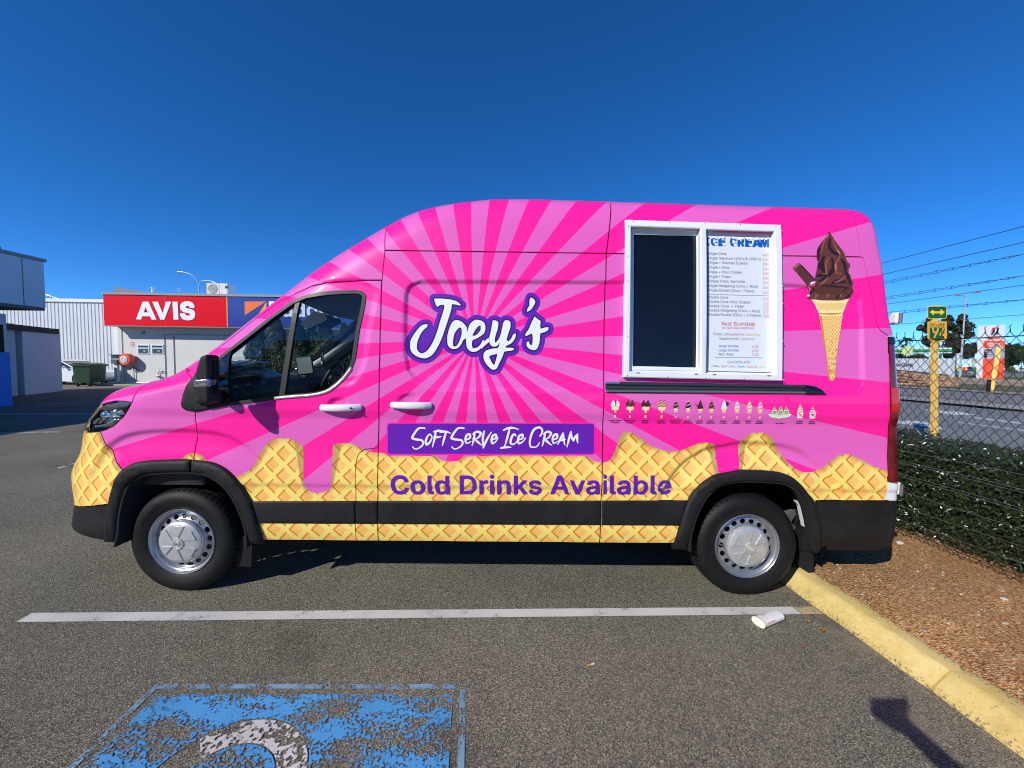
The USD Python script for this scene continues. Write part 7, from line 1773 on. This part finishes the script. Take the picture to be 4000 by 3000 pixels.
obj('side_wall', bx(xw0, xw0 + 0.1, WY + 0.06, WY + 12, 0, zt2 - 0.41), 'steel_cladding', W1); obj('side_wall', bx(xw1 - 0.1, xw1, WY + 0.06, WY + 12, 0, zt2 - 0.41), 'steel_cladding', W1)

# rental office
AY, OV = 20.6, 0.73
FYo = AY - OV
mat('fascia_red', S(222, 0, 22), rough=0.35, spec=0.2); mat('fascia_blue', S(40, 62, 140), rough=0.3, coat=0.3, noise=(2, 0.08)); mat('fascia_orange', S(240, 120, 50), rough=0.3); mat('fascia_pale_orange', S(246, 160, 70), rough=0.3); mat('fascia_letters', (0.80, 0.82, 0.84), rough=0.4); mat('letter_edge', (0.30, 0.10, 0.11), rough=0.5)
mat('flashing', (0.24, 0.24, 0.24), rough=0.6, metal=0.3)
A1 = thing('rental_office', (-16, AY, 0), 'low white flat roofed office with a red sign and a blue sign along its fascia', 'building')
fz = lambda px, py: atY(px, py, FYo)
wz = lambda px, py: atY(px, py, AY)
xs0, xs1 = float(fz(404, 1200)[0]), float(fz(885, 1200)[0]); zs0, zs1 = float(fz(600, 1275)[2]), float(fz(600, 1154)[2])
XE = 4.0
xwl = float(wz(484, 1400)[0])
obj('wall', bx(xwl, XE, AY, AY + 9, 0, zs0 + 0.3), 'render_white', A1)
obj('end_pier', bx(float(wz(463, 1400)[0]), float(wz(480, 1400)[0]), AY - 0.02, AY + 2.0, 0, zs0 - 0.004, 0.01), 'render_white', A1)
obj('end_trim', bx(float(wz(430, 1400)[0]), float(wz(462, 1400)[0]), AY + 0.25, AY + 2.0, 0, zs0 - 0.004, 0.01), 'cladding_cap', A1)
obj('pier_reveal', bx(float(wz(480, 1400)[0]), xwl, AY + 0.18, AY + 2.0, 0, zs0 - 0.004), 'render_grey', A1)
obj('soffit', bx(xs0 + 0.05, XE, FYo + 0.06, AY + 1.0, zs0, zs0 + 0.06), 'render_white', A1)
obj('roof_slab', bx(xs0 + 0.02, XE, FYo + 0.12, AY + 9, zs0 + 0.32, zs1 + 0.02), 'render_white', A1)
obj('roof_flashing', bx(xs0 - 0.03, XE, FYo - 0.05, FYo + 0.4, zs1 + 0.005, float(fz(600, 1144)[2]), 0.008), 'flashing', A1)
rs = part('red_sign', A1); bs = part('blue_sign', A1)
obj('panel', bx(xs0, xs1, FYo, FYo + 0.11, zs0 + 0.02, zs1, 0.006), 'fascia_red', rs); obj('sill', bx(xs0, xs1, FYo - 0.03, FYo + 0.12, zs0 - 0.02, zs0 + 0.017, 0.004), 'flashing', rs)
obj('panel_joint', bx((xs0 + xs1) / 2 - 0.006, (xs0 + xs1) / 2 + 0.006, FYo - 0.002, FYo + 0.05, zs0 + 0.03, zs1 - 0.01), 'letter_edge', rs)
obj('panel', bx(xs1 + 0.07, XE, FYo, FYo + 0.11, zs0 + 0.02, zs1, 0.006), 'fascia_blue', bs); obj('divider', bx(xs1 + 0.004, xs1 + 0.066, FYo - 0.015, FYo + 0.11, zs0, zs1 + 0.002, 0.004), 'fascia_pale_orange', bs)
obj('sill', bx(xs1 + 0.07, XE, FYo - 0.03, FYo + 0.12, zs0 - 0.02, zs0 + 0.017, 0.004), 'flashing', bs)
a4 = lambda pts: Polygon([fz(x / 4.365 + 430, y / 4.365 + 1150)[[0, 2]] for x, y in pts])
LET = {'A': a4([(448, 425), (560, 127), (660, 127), (795, 430), (715, 432), (685, 372), (555, 372), (535, 428)]).difference(a4([(612, 215), (652, 308), (578, 308)])), 'V': a4([(725, 127), (820, 127), (902, 325), (955, 127), (1048, 127), (930, 430), (862, 430)]), 'I': a4([(1070, 127), (1157, 127), (1170, 430), (1084, 430)])}
sb = a4([(1203, 120), (1448, 120), (1448, 440), (1203, 440)]).bounds
gS = text_poly('S', 1.0, 900, bold=1); b = gS.bounds
LET['S'] = affinity.translate(affinity.scale(gS, (sb[2] - sb[0]) / (b[2] - b[0]), (sb[3] - sb[1]) / (b[3] - b[1]), origin=(b[0], b[1])), sb[0] - b[0], sb[1] - b[1])
for ch in 'AVIS':
    obj('letter_edge', flat(LET[ch].buffer(0.016), 0.010, facing_camera(FYo)), 'letter_edge', rs); obj('letter', flat(LET[ch], 0.010, facing_camera(FYo - 0.0105)), 'fascia_letters', rs)
f2 = lambda pts: Polygon([fz(x, y)[[0, 2]] for x, y in pts])
obj('orange_triangle', flat(f2([(956, 1178), (1039, 1178), (957, 1232)]), 0.01, facing_camera(FYo)), 'fascia_orange', bs)
obj('orange_triangle', flat(f2([(1040, 1180), (1041, 1205), (1012, 1226)]), 0.01, facing_camera(FYo)), 'fascia_pale_orange', bs)
q0 = fz(1052, 1236); g = text_poly('Budget', float(fz(1052, 1177)[2] - q0[2]), 700)
obj('lettering', flat(affinity.translate(g, q0[0] - g.bounds[0], q0[2]), 0.02, facing_camera(FYo)), 'fascia_letters', bs)
for wx0, wx1 in ((539.5, 584), (594, 639.5)):
    w = part('window', A1)
    a, b = wz(wx0, 1384), wz(wx1, 1347)
    x0, z0, x1, z1 = a[0], a[2], b[0], b[2]; zm = z1 - (z1 - z0) * 0.36
    for nm, q in (('frame', (x0, x0 + 0.05, z0, z1)), ('frame', (x1 - 0.05, x1, z0, z1)), ('frame', (x0 + 0.05, x1 - 0.05, z0, z0 + 0.04)), ('frame', (x0 + 0.05, x1 - 0.05, z1 - 0.05, z1)), ('transom', (x0 + 0.05, x1 - 0.05, zm - 0.03, zm + 0.03))):
        obj(nm, bx(q[0], q[1], AY - 0.035, AY + 0.02, q[2], q[3], 0.005), 'white_paint', w)
    obj('pane', bx(x0 + 0.05, x1 - 0.05, AY - 0.008, AY + 0.01, z0 + 0.04, zm - 0.03), 'dark_glass', w); obj('louvre', bx(x0 + 0.05, x1 - 0.05, AY - 0.006, AY + 0.01, zm + 0.03, z1 - 0.05), 'gloss_black', w)
    obj('catch', bx((x0 + x1) / 2, (x0 + x1) / 2 + 0.12, AY - 0.03, AY - 0.009, (z0 + zm) / 2, (z0 + zm) / 2 + 0.04), 'white_paint', w)
a, b = wz(551, 1306), wz(566, 1293); vt = part('vent', A1); obj('grille', bx(a[0], b[0], AY - 0.02, AY + 0.02, a[2], b[2]), 'gloss_black', vt)
for k in range(3): obj('slat', bx(a[0], b[0], AY - 0.028, AY - 0.021, a[2] + (b[2] - a[2]) * (k + 0.4) / 3, a[2] + (b[2] - a[2]) * (k + 0.6) / 3), 'parapet_grey', vt)
a, b = wz(512, 1353), wz(524, 1337); FS = thing('fire_sign', (a[0], AY, a[2]), 'small red and white fire hose sign on the white office wall', 'sign')
obj('plate', bx(a[0], b[0], AY - 0.012, AY - 0.002, a[2], b[2]), 'price_red', FS); obj('pictogram', bx(a[0] + 0.05, b[0] - 0.03, AY - 0.016, AY - 0.0125, a[2] + 0.13, b[2] - 0.05), 'white_paint', FS); obj('text_strip', bx(a[0] + 0.02, b[0] - 0.02, AY - 0.016, AY - 0.0125, a[2] + 0.04, a[2] + 0.09), 'white_paint', FS)
for pts in ([(644, 1306), (650, 1480)], [(679, 1310), (690, 1480)], [(644, 1306), (1100, 1305)]):
    q = [wz(*p) - [0, 0.03, 0] for p in pts]; q = [np.array([q[0][0], AY - 0.03, q[0][2]]), np.array([q[0][0] if pts[1][0] < 700 else q[1][0], AY - 0.03, q[1][2] if pts[1][0] < 700 else q[0][2]])]
    obj('conduit', tube(q, 0.018, 6), 'grey_metal', A1, smooth=True)
obj('ground_pipe', tube([(float(wz(440, 1497)[0]), AY - 0.25, 0.16), (XE, AY - 0.25, 0.16)], 0.05, 10), 'white_paint', A1, smooth=True)
obj('pipe_stand', [bx(float(wz(x, 1497)[0]) - 0.06, float(wz(x, 1497)[0]) + 0.06, AY - 0.32, AY - 0.18, 0.0, 0.11, 0.01) for x in (487,)], 'render_white', A1)
# hose reel
mat('reel_red', S(226, 88, 70), rough=0.4); mat('reel_white', (0.72, 0.72, 0.70), rough=0.5)
hc = wz(516, 1404); hx, hz = hc[0], hc[2]
HR_ = thing('hose_reel', (hx, AY, hz), 'round red fire hose reel with white centre mounted on the office wall', 'hose reel')
obj('drum', revolve([(0.001, -0.50), (0.20, -0.50), (0.205, -0.485), (0.31, -0.485), (0.335, -0.46), (0.335, -0.16), (0.31, -0.14), (0.001, -0.14)], 48, 'y', (hx, AY, hz), closed=True), 'reel_red', HR_, smooth=40)
obj('centre_disc', revolve([(0.001, -0.515), (0.19, -0.512), (0.20, -0.501), (0.001, -0.501)], 40, 'y', (hx, AY, hz), closed=True), 'reel_white', HR_, smooth=40)
obj('hub_ring', revolve([(0.095, -0.53), (0.11, -0.53), (0.11, -0.516), (0.095, -0.516)], 40, 'y', (hx, AY, hz), closed=True), 'grey_metal', HR_)
obj('bracket', bx(hx - 0.08, hx + 0.08, AY - 0.135, AY - 0.002, hz - 0.15, hz + 0.15), 'grey_metal', HR_)
obj('hose', tube(spline([(hx - 0.18, AY - 0.3, hz - 0.33), (hx - 0.12, AY - 0.3, hz - 0.45), (hx + 0.1, AY - 0.25, hz - 0.50), (hx + 0.3, AY - 0.12, hz - 0.52), (hx + 0.42, AY - 0.08, hz - 0.66)], 24), 0.022, 8), 'rubber', HR_, smooth=True)
obj('feed_pipe', tube(spline([(hx + 0.1, AY - 0.2, hz - 0.3), (hx + 0.14, AY - 0.08, hz - 0.6), (hx + 0.16, AY - 0.05, 0.1)], 12), 0.018, 8), 'grey_metal', HR_, smooth=True)
obj('valve', [cyl((hx + 0.06, AY - 0.12, hz - 0.44), (hx + 0.28, AY - 0.12, hz - 0.50), 0.03, 8)], 'grey_metal', HR_, smooth=40)
gc = wz(630, 1466); GT = thing('garden_tap', (gc[0], AY, gc[2]), 'small pipework with tap on the office wall above the van bonnet', 'tap')
g3 = lambda x, y, d=0.07: np.array([wz(x / 4.365 + 430, y / 4.365 + 1150)[0], AY - d, wz(x / 4.365 + 430, y / 4.365 + 1150)[2]])
obj('pipe', tube([g3(955, 1325), g3(845, 1325), g3(838, 1440)], 0.02, 8), 'grey_metal', GT, smooth=40); obj('tap', [tube([g3(870, 1325), g3(870, 1280), g3(862, 1268)], 0.022, 8), tube([g3(865, 1290), g3(910, 1295)], 0.02, 8)], 'grey_metal', GT, smooth=40); obj('meter', tube([g3(812, 1385, 0.12), g3(880, 1390, 0.12)], 0.05, 10), 'grey_metal', GT, smooth=40)
# on the roof
AC = thing('air_conditioner', fz(850, 1147), 'white air conditioning unit standing on the office roof', 'air conditioner')
RY = FYo + 1.2
r_ = lambda px, py: atY(px, py, RY)
a, b = r_(807, 1150), r_(889, 1107); xm = float(r_(856, 1130)[0])
mat('ac_cream', (0.62, 0.61, 0.56), rough=0.5); mat('ac_grille', (0.22, 0.20, 0.16), rough=0.7)
obj('casing', bx(a[0], b[0], RY, RY + 0.7, a[2] - 0.1, b[2], 0.02), 'ac_cream', AC)
fc = np.array([(a[0] + xm) / 2, RY - 0.012, (a[2] + b[2]) / 2]); fr = min((xm - a[0]) * 0.45, (b[2] - a[2]) * 0.45)
obj('fan_grille', revolve([(0.001, 0.0), (fr, 0.0), (fr, 0.011), (0.001, 0.011)], 8, 'y', fc, closed=True), 'ac_grille', AC)
for k in range(1, 5): obj('grille_ring', revolve([(fr * k / 5 - 0.01, -0.012), (fr * k / 5 + 0.01, -0.012), (fr * k / 5 + 0.01, -0.001), (fr * k / 5 - 0.01, -0.001)], 24, 'y', fc, closed=True), 'ac_cream', AC)
obj('panel_joint', bx(xm - 0.012, xm + 0.012, RY - 0.004, RY + 0.01, a[2], b[2] - 0.02), 'ac_grille', AC); obj('label', bx(xm + 0.35, xm + 0.55, RY - 0.004, RY + 0.01, b[2] - 0.3, b[2] - 0.15), 'fascia_blue', AC)
PYw = FYo + 2.0
pw = [atY(443, 1121, PYw), atY(457, 1122, PYw), atY(578, 1143, PYw), atY(578, 1150, PYw), atY(443, 1150, PYw)]
RBk = thing('roof_upstand', pw[0], 'dark sloping upstand wall on the roof behind the red sign', 'roof upstand'); obj('wall', flat(Polygon([p[[0, 2]] for p in pw]), 0.5, deep(PYw, 0.5)), 'parapet_grey', RBk)
v0, v1 = atY(597, 1150, FYo + 3), atY(597, 1127, FYo + 3); VP_ = thing('vent_pipe', v0, 'white capped vent pipe on the office roof above the red sign', 'vent pipe')
obj('pipe', cyl(v0, v1, 0.075, 12), 'white_paint', VP_, smooth=40); obj('cowl', cyl(v1, v1 + [0, 0, 0.06], 0.11, 12), 'white_paint', VP_, smooth=40)
an0, an1 = atY(701, 1147, FYo + 5), atY(703, 1127, FYo + 5); AN = thing('roof_antenna', an0, 'small lattice aerial on the office roof near the street lamp', 'aerial')
obj('mast', cyl(an0 - [0, 0, 0.3], an1, 0.02, 6), 'lamp_grey', AN)
for k in range(4): obj('element', cyl(an1 + [-0.28 + 0.05 * k, 0, -0.07 * k], an1 + [0.1 - 0.04 * k, 0.0, -0.02 - 0.07 * k], 0.012, 5), 'lamp_grey', AN)
# kerb slab, bin, meter box
obj('kerb_slab', bx(float(atZ(392, 1506)[0]), XE, 19.55, 20.55, 0.0, 0.11, 0.015), 'concrete', kind='structure')
mat('bin_green', (0.018, 0.052, 0.020), rough=0.45, noise=(3, 0.2)); mat('box_green', (0.03, 0.10, 0.08), rough=0.5)
bc = atY(352, 1500, 18.9); BIN = thing('wheelie_bin', np.array([bc[0], 18.9, 0.0]), 'large dark green four wheeled bin in front of the warehouse', 'bin')
a_ax = math.radians(104); ux = np.array([math.cos(a_ax), math.sin(a_ax), 0]); uy = np.array([-math.cos(a_ax - math.pi / 2) * 1.0, -math.sin(a_ax - math.pi / 2), 0])
def bin_pt(s, d, z): return np.array([bc[0], 18.9, 0]) + ux * s + uy * d + [0, 0, z]
def hexa(s0, s1, d0, d1, z0, z1, tap=0.0):
    return tm(m3.Manifold.hull_points(np.array([bin_pt(s, d, z) for z, e in ((z0, tap), (z1, 0)) for s in (s0 + e, s1 - e) for d in (d0 + e, d1 - e)])))
obj('body', hexa(0, 1.24, 0, 0.74, 0.20, 1.14, 0.05), 'bin_green', BIN); obj('rim', hexa(-0.05, 1.29, -0.05, 0.79, 1.10, 1.19), 'bin_green', BIN)
lid = np.array([bin_pt(s, d, z) for s in (-0.06, 1.30) for d, z in ((-0.07, 1.20), (0.2, 1.27), (0.55, 1.28), (0.80, 1.20))]); obj('lid', tm(m3.Manifold.hull_points(lid)), 'bin_green', BIN, smooth=30)
for s in (0.12, 1.1): obj('lid_handle', tube([bin_pt(s - 0.08, -0.09, 1.18), bin_pt(s - 0.08, -0.14, 1.17), bin_pt(s + 0.08, -0.14, 1.17), bin_pt(s + 0.08, -0.09, 1.18)], 0.018, 6), 'bin_green', BIN)
for s in (0.14, 1.1):
    for d in (0.12, 0.62):
        w = bin_pt(s, d, 0.095); obj('castor', cyl(w - uy * 0.03, w + uy * 0.03, 0.09, 16), 'rubber', BIN, smooth=40); obj('castor_fork', hexa(s - 0.02, s + 0.02, d - 0.05, d + 0.05, 0.10, 0.2), 'grey_metal', BIN)
mz2 = lambda px, py: atY(px, py, 20.2)
a, b = mz2(434, 1420), mz2(457, 1388); MB_ = thing('meter_box', np.array([(a[0] + b[0]) / 2, 20.2, 0]), 'green letter box with two compartments on a pale post by the warehouse corner', 'letter box')
obj('upper_box', bx(a[0], b[0], 20.2, 20.5, float(mz2(440, 1401)[2]), b[2], 0.01), 'box_green', MB_); obj('cap', bx(a[0] - 0.06, b[0] + 0.02, 20.12, 20.55, b[2] + 0.003, b[2] + 0.05, 0.008), 'box_green', MB_); obj('lower_box', bx(a[0], b[0], 20.18, 20.5, a[2], float(mz2(440, 1402)[2]) - 0.02, 0.01), 'box_green', MB_); obj('slot', bx(a[0] + 0.05, b[0] - 0.05, 20.17, 20.19, float(mz2(440, 1397)[2]), float(mz2(440, 1394)[2])), 'gloss_black', MB_)
obj('post', bx((a[0] + b[0]) / 2 - 0.12, (a[0] + b[0]) / 2 + 0.05, 20.3, 20.45, 0, a[2]), 'cladding_cap', MB_)

# conifers between the van and the office
def conifer(px, top_py, y, w, label, seed):
    g = np.random.default_rng(seed); b = atY(px, 1500, y); H = float(atY(px, top_py, y)[2]); base = np.array([b[0], y, 0.0])
    t = thing('conifer', base, label, 'tree', None)
    obj('trunk', tube([base, base + [0, 0, H * 0.9]], [0.09, 0.02], 8), 'bark', t)
    n = 8000; z = g.random(n) ** 0.9; a = g.uniform(0, 2 * math.pi, n)
    prof = w * np.clip(np.sin(np.pi * np.clip(z * 0.88 + 0.10, 0, 1)) ** 0.7, 0, 1) * (1 - 0.35 * z)
    lump_ = 0.62 + 0.75 * meshkit.fbm(np.stack([np.cos(a) * 1.6, np.sin(a) * 1.6, z * 5.5], -1) + seed, 3, seed)
    r = prof * lump_ * (0.72 + 0.3 * g.random(n) ** 0.5)
    c = base + np.stack([r * np.cos(a), r * np.sin(a), 0.15 + z * (H - 0.15)], -1)
    obj('foliage', leaves(c, np.stack([np.cos(a), np.sin(a), 0.6 + 0 * a], -1), 0.15, g, aspect=0.45), 'cypress_leaf', t)
for k, (px, tp, y, w, lab) in enumerate(((1010, 1265, 17.0, 0.62, 'bushy conifer, leftmost of those seen through the cab windows'), (1085, 1243, 17.3, 0.72, 'bushy conifer seen through the front quarter of the cab window'), (1165, 1240, 16.8, 0.66, 'tall conifer seen through the cab just right of the window divider'), (1222, 1262, 17.2, 0.5, 'shorter conifer standing third from the right behind the cab'), (1275, 1252, 16.9, 0.6, 'conifer seen through the cab beside the mirror on the windscreen'), (1345, 1262, 17.2, 0.6, 'conifer rightmost behind the cab window'))):
    conifer(px, tp, y + 1.4, w * 1.1, lab, 60 + k)
# ================================================================== the photographer (stands right of the camera; only the shadow is in view), and the shop behind
mat('jacket', (0.03, 0.035, 0.05), rough=0.9); mat('trousers', (0.04, 0.04, 0.045), rough=0.9); mat('skin', (0.42, 0.25, 0.18), rough=0.55); mat('hair', (0.03, 0.02, 0.015), rough=0.8); mat('phone_case', (0.012, 0.012, 0.014), rough=0.4); mat('shoe', (0.02, 0.02, 0.022), rough=0.7)
def chain(segs):
    out = m3.Manifold()
    for a, ra, b, rb in segs:
        out += m3.Manifold.hull_points(np.vstack([tm(m3.Manifold.sphere(ra, 16)).vertices + np.array(a), tm(m3.Manifold.sphere(rb, 16)).vertices + np.array(b)]))
    return out
def soften(m, edge=0.03, it=12):
    t = tm(m.refine_to_length(edge)); t.merge_vertices(); trimesh.smoothing.filter_taubin(t, iterations=it); return t
PB = np.array([0.62, -3.02, 0.0])
PER = thing('person', PB, 'person holding up a phone, seen only as the shadow at lower right', 'person')
hip, chest, neck, head = PB + [0, 0, 0.95], PB + [0, 0.0, 1.32], PB + [0, 0.02, 1.50], PB + [-0.03, 0.06, 1.66]
shL, shR = PB + [-0.19, 0.03, 1.43], PB + [0.19, -0.01, 1.43]
elL, haL = np.array([0.335, -2.80, 1.31]), np.array([0.085, -2.665, 1.545])
elR, haR = PB + [0.24, 0.02, 1.14], PB + [0.22, 0.10, 0.88]
body = [(hip + [-0.09, 0, 0], 0.12, hip + [0.09, 0, 0], 0.12), (hip, 0.14, chest, 0.15), (chest + [-0.08, 0, 0], 0.12, chest + [0.08, 0, 0], 0.12), (chest, 0.15, neck - [0, 0, 0.06], 0.10), (shL, 0.07, shR, 0.07), (shL, 0.068, elL, 0.048), (elL, 0.048, haL, 0.032), (shR, 0.068, elR, 0.048), (elR, 0.048, haR, 0.032)]
legs = []
for s in (-1, 1):
    k, f = PB + [0.10 * s, 0.02, 0.50], PB + [0.11 * s, 0.0, 0.09]
    legs += [(hip + [0.09 * s, 0, -0.04], 0.105, k, 0.065), (k, 0.065, f, 0.045)]
obj('jacket', soften(chain(body)), 'jacket', PER, smooth=True); obj('trousers', soften(chain(legs)), 'trousers', PER, smooth=True)
hd = trimesh.creation.icosphere(3, 1.0); v = hd.vertices; hd.vertices = v * [0.078, 0.098, 0.118] * (1 - 0.16 * np.clip(-v[:, 2:3], 0, 1)) + head
nose = m3.Manifold.hull_points(np.array([head + p for p in ([-0.012, 0.092, 0.0], [0.012, 0.092, 0.0], [0, 0.118, -0.022], [0, 0.088, 0.03], [0, 0.09, -0.03])]))
ears = [trimesh.creation.icosphere(2, 0.028) for _ in range(2)]
for e, s in zip(ears, (-1, 1)): e.vertices = e.vertices * [0.4, 0.8, 1.1] + head + [0.078 * s, 0.0, -0.005]
obj('head', [hd, tm(nose), tm(chain([(neck - [0, 0, 0.05], 0.058, head - [0, 0.02, 0.06], 0.055)]))] + ears, 'skin', PER, smooth=40)
hr = trimesh.creation.icosphere(3, 1.0); v = hr.vertices; keep = (v[hr.faces].mean(1) @ [0, -0.55, 0.83]) > 0.05; hr.update_faces(keep); hr.vertices = hr.vertices * [0.086, 0.106, 0.126] + head; obj('hair', hr, 'hair', PER, smooth=True)
for s in (-1, 1):
    obj('shoe', soften(chain([(PB + [0.11 * s, -0.05, 0.05], 0.05, PB + [0.13 * s, 0.16, 0.04], 0.04)]), 0.02, 6), 'shoe', PER, smooth=True)
    e = trimesh.creation.icosphere(2, 0.012); e.apply_translation(head + [0.032 * s, 0.088, 0.012]); obj('eye', e, 'hair', PER, smooth=True)
obj('mouth', rounded([tuple(head + [-0.022, 0.085, -0.05]), tuple(head + [0.022, 0.085, -0.05])], 0.006), 'reel_red', PER, smooth=True)
def hand(w, d, up, side):
    d, up, side = (np.array(x, float) / np.linalg.norm(x) for x in (d, up, side))
    sg = [(w, 0.028, w + d * 0.075 + side * 0.026, 0.017), (w, 0.028, w + d * 0.075 - side * 0.026, 0.017)]
    for o, L in ((-0.03, 0.062), (-0.01, 0.075), (0.01, 0.08), (0.03, 0.070)):
        b = w + d * 0.078 + side * o; m_ = b + d * L * 0.55 + up * 0.006; e = m_ + d * L * 0.3 + up * 0.025
        sg += [(b, 0.0105, m_, 0.0095), (m_, 0.0095, e, 0.0082)]
    t0 = w + d * 0.02 + side * 0.028; t1 = t0 + side * 0.03 + d * 0.03 + up * 0.012; sg += [(t0, 0.016, t1, 0.012), (t1, 0.012, t1 + d * 0.03 + up * 0.012, 0.009)]
    t = tm(chain(sg).refine_to_length(0.006)); t.merge_vertices(); trimesh.smoothing.filter_taubin(t, iterations=6); return t
obj('hand', hand(haL + [0.012, -0.008, -0.008], [-0.72, 0.18, 0.35], [0, 1, 0.1], [0.3, 0, 0.95]), 'skin', PER, smooth=True)
obj('hand', hand(haR, [0, 0.1, -1], [-1, 0, 0], [0, 1, 0.1]), 'skin', PER, smooth=True)
PHN = thing('phone', (0.0, -2.63, 1.61), 'black phone held up by the photographer, seen only as a shadow', 'phone')
obj('case', bx(-0.03, 0.135, -2.636, -2.626, 1.572, 1.648, 0.004), 'phone_case', PHN)
mat('shop_brick', (0.20, 0.13, 0.10), rough=0.9, noise=(1.5, 0.2)); mat('shop_fascia', (0.10, 0.11, 0.13), rough=0.6)
SH = thing('shop_building', (0, -24, 0), 'long low shop building on the far side of the car park behind the camera', 'building')
obj('wall', bx(-46, 1.5, -30, -23.4, 0, 4.6), 'shop_brick', SH); obj('fascia', bx(-46.1, 1.6, -30.1, -22.6, 4.604, 6.2), 'shop_fascia', SH)
for k in range(9): obj('shop_window', bx(-44 + 5 * k, -40.6 + 5 * k, -23.39, -23.34, 0.5, 3.0), 'dark_glass', SH)
# ------------------------------------------------------------------ repeats that belong together
GROUPS = {'conifer': 'conifers between the van and the office', 'overhead_cable': 'overhead cables beside the road', 'street_lamp': 'street lamps around the car park', 'tree': 'trees beyond the road', 'parked_car': 'white cars in the background',
          'fuel_pump': 'fuel pumps at the petrol station', 'advert_block': 'promotion blocks at the petrol station', 'fallen_leaf': 'dead leaves on the asphalt', 'stone': 'loose stones on the verge', 'palm_tree': 'palms beyond the road'}
import re
for p in stage.GetPrimAtPath('/World').GetChildren():
    k = re.sub(r'_\d{3}$', '', p.GetName())
    if k in GROUPS: p.SetCustomDataByKey('group', GROUPS[k])
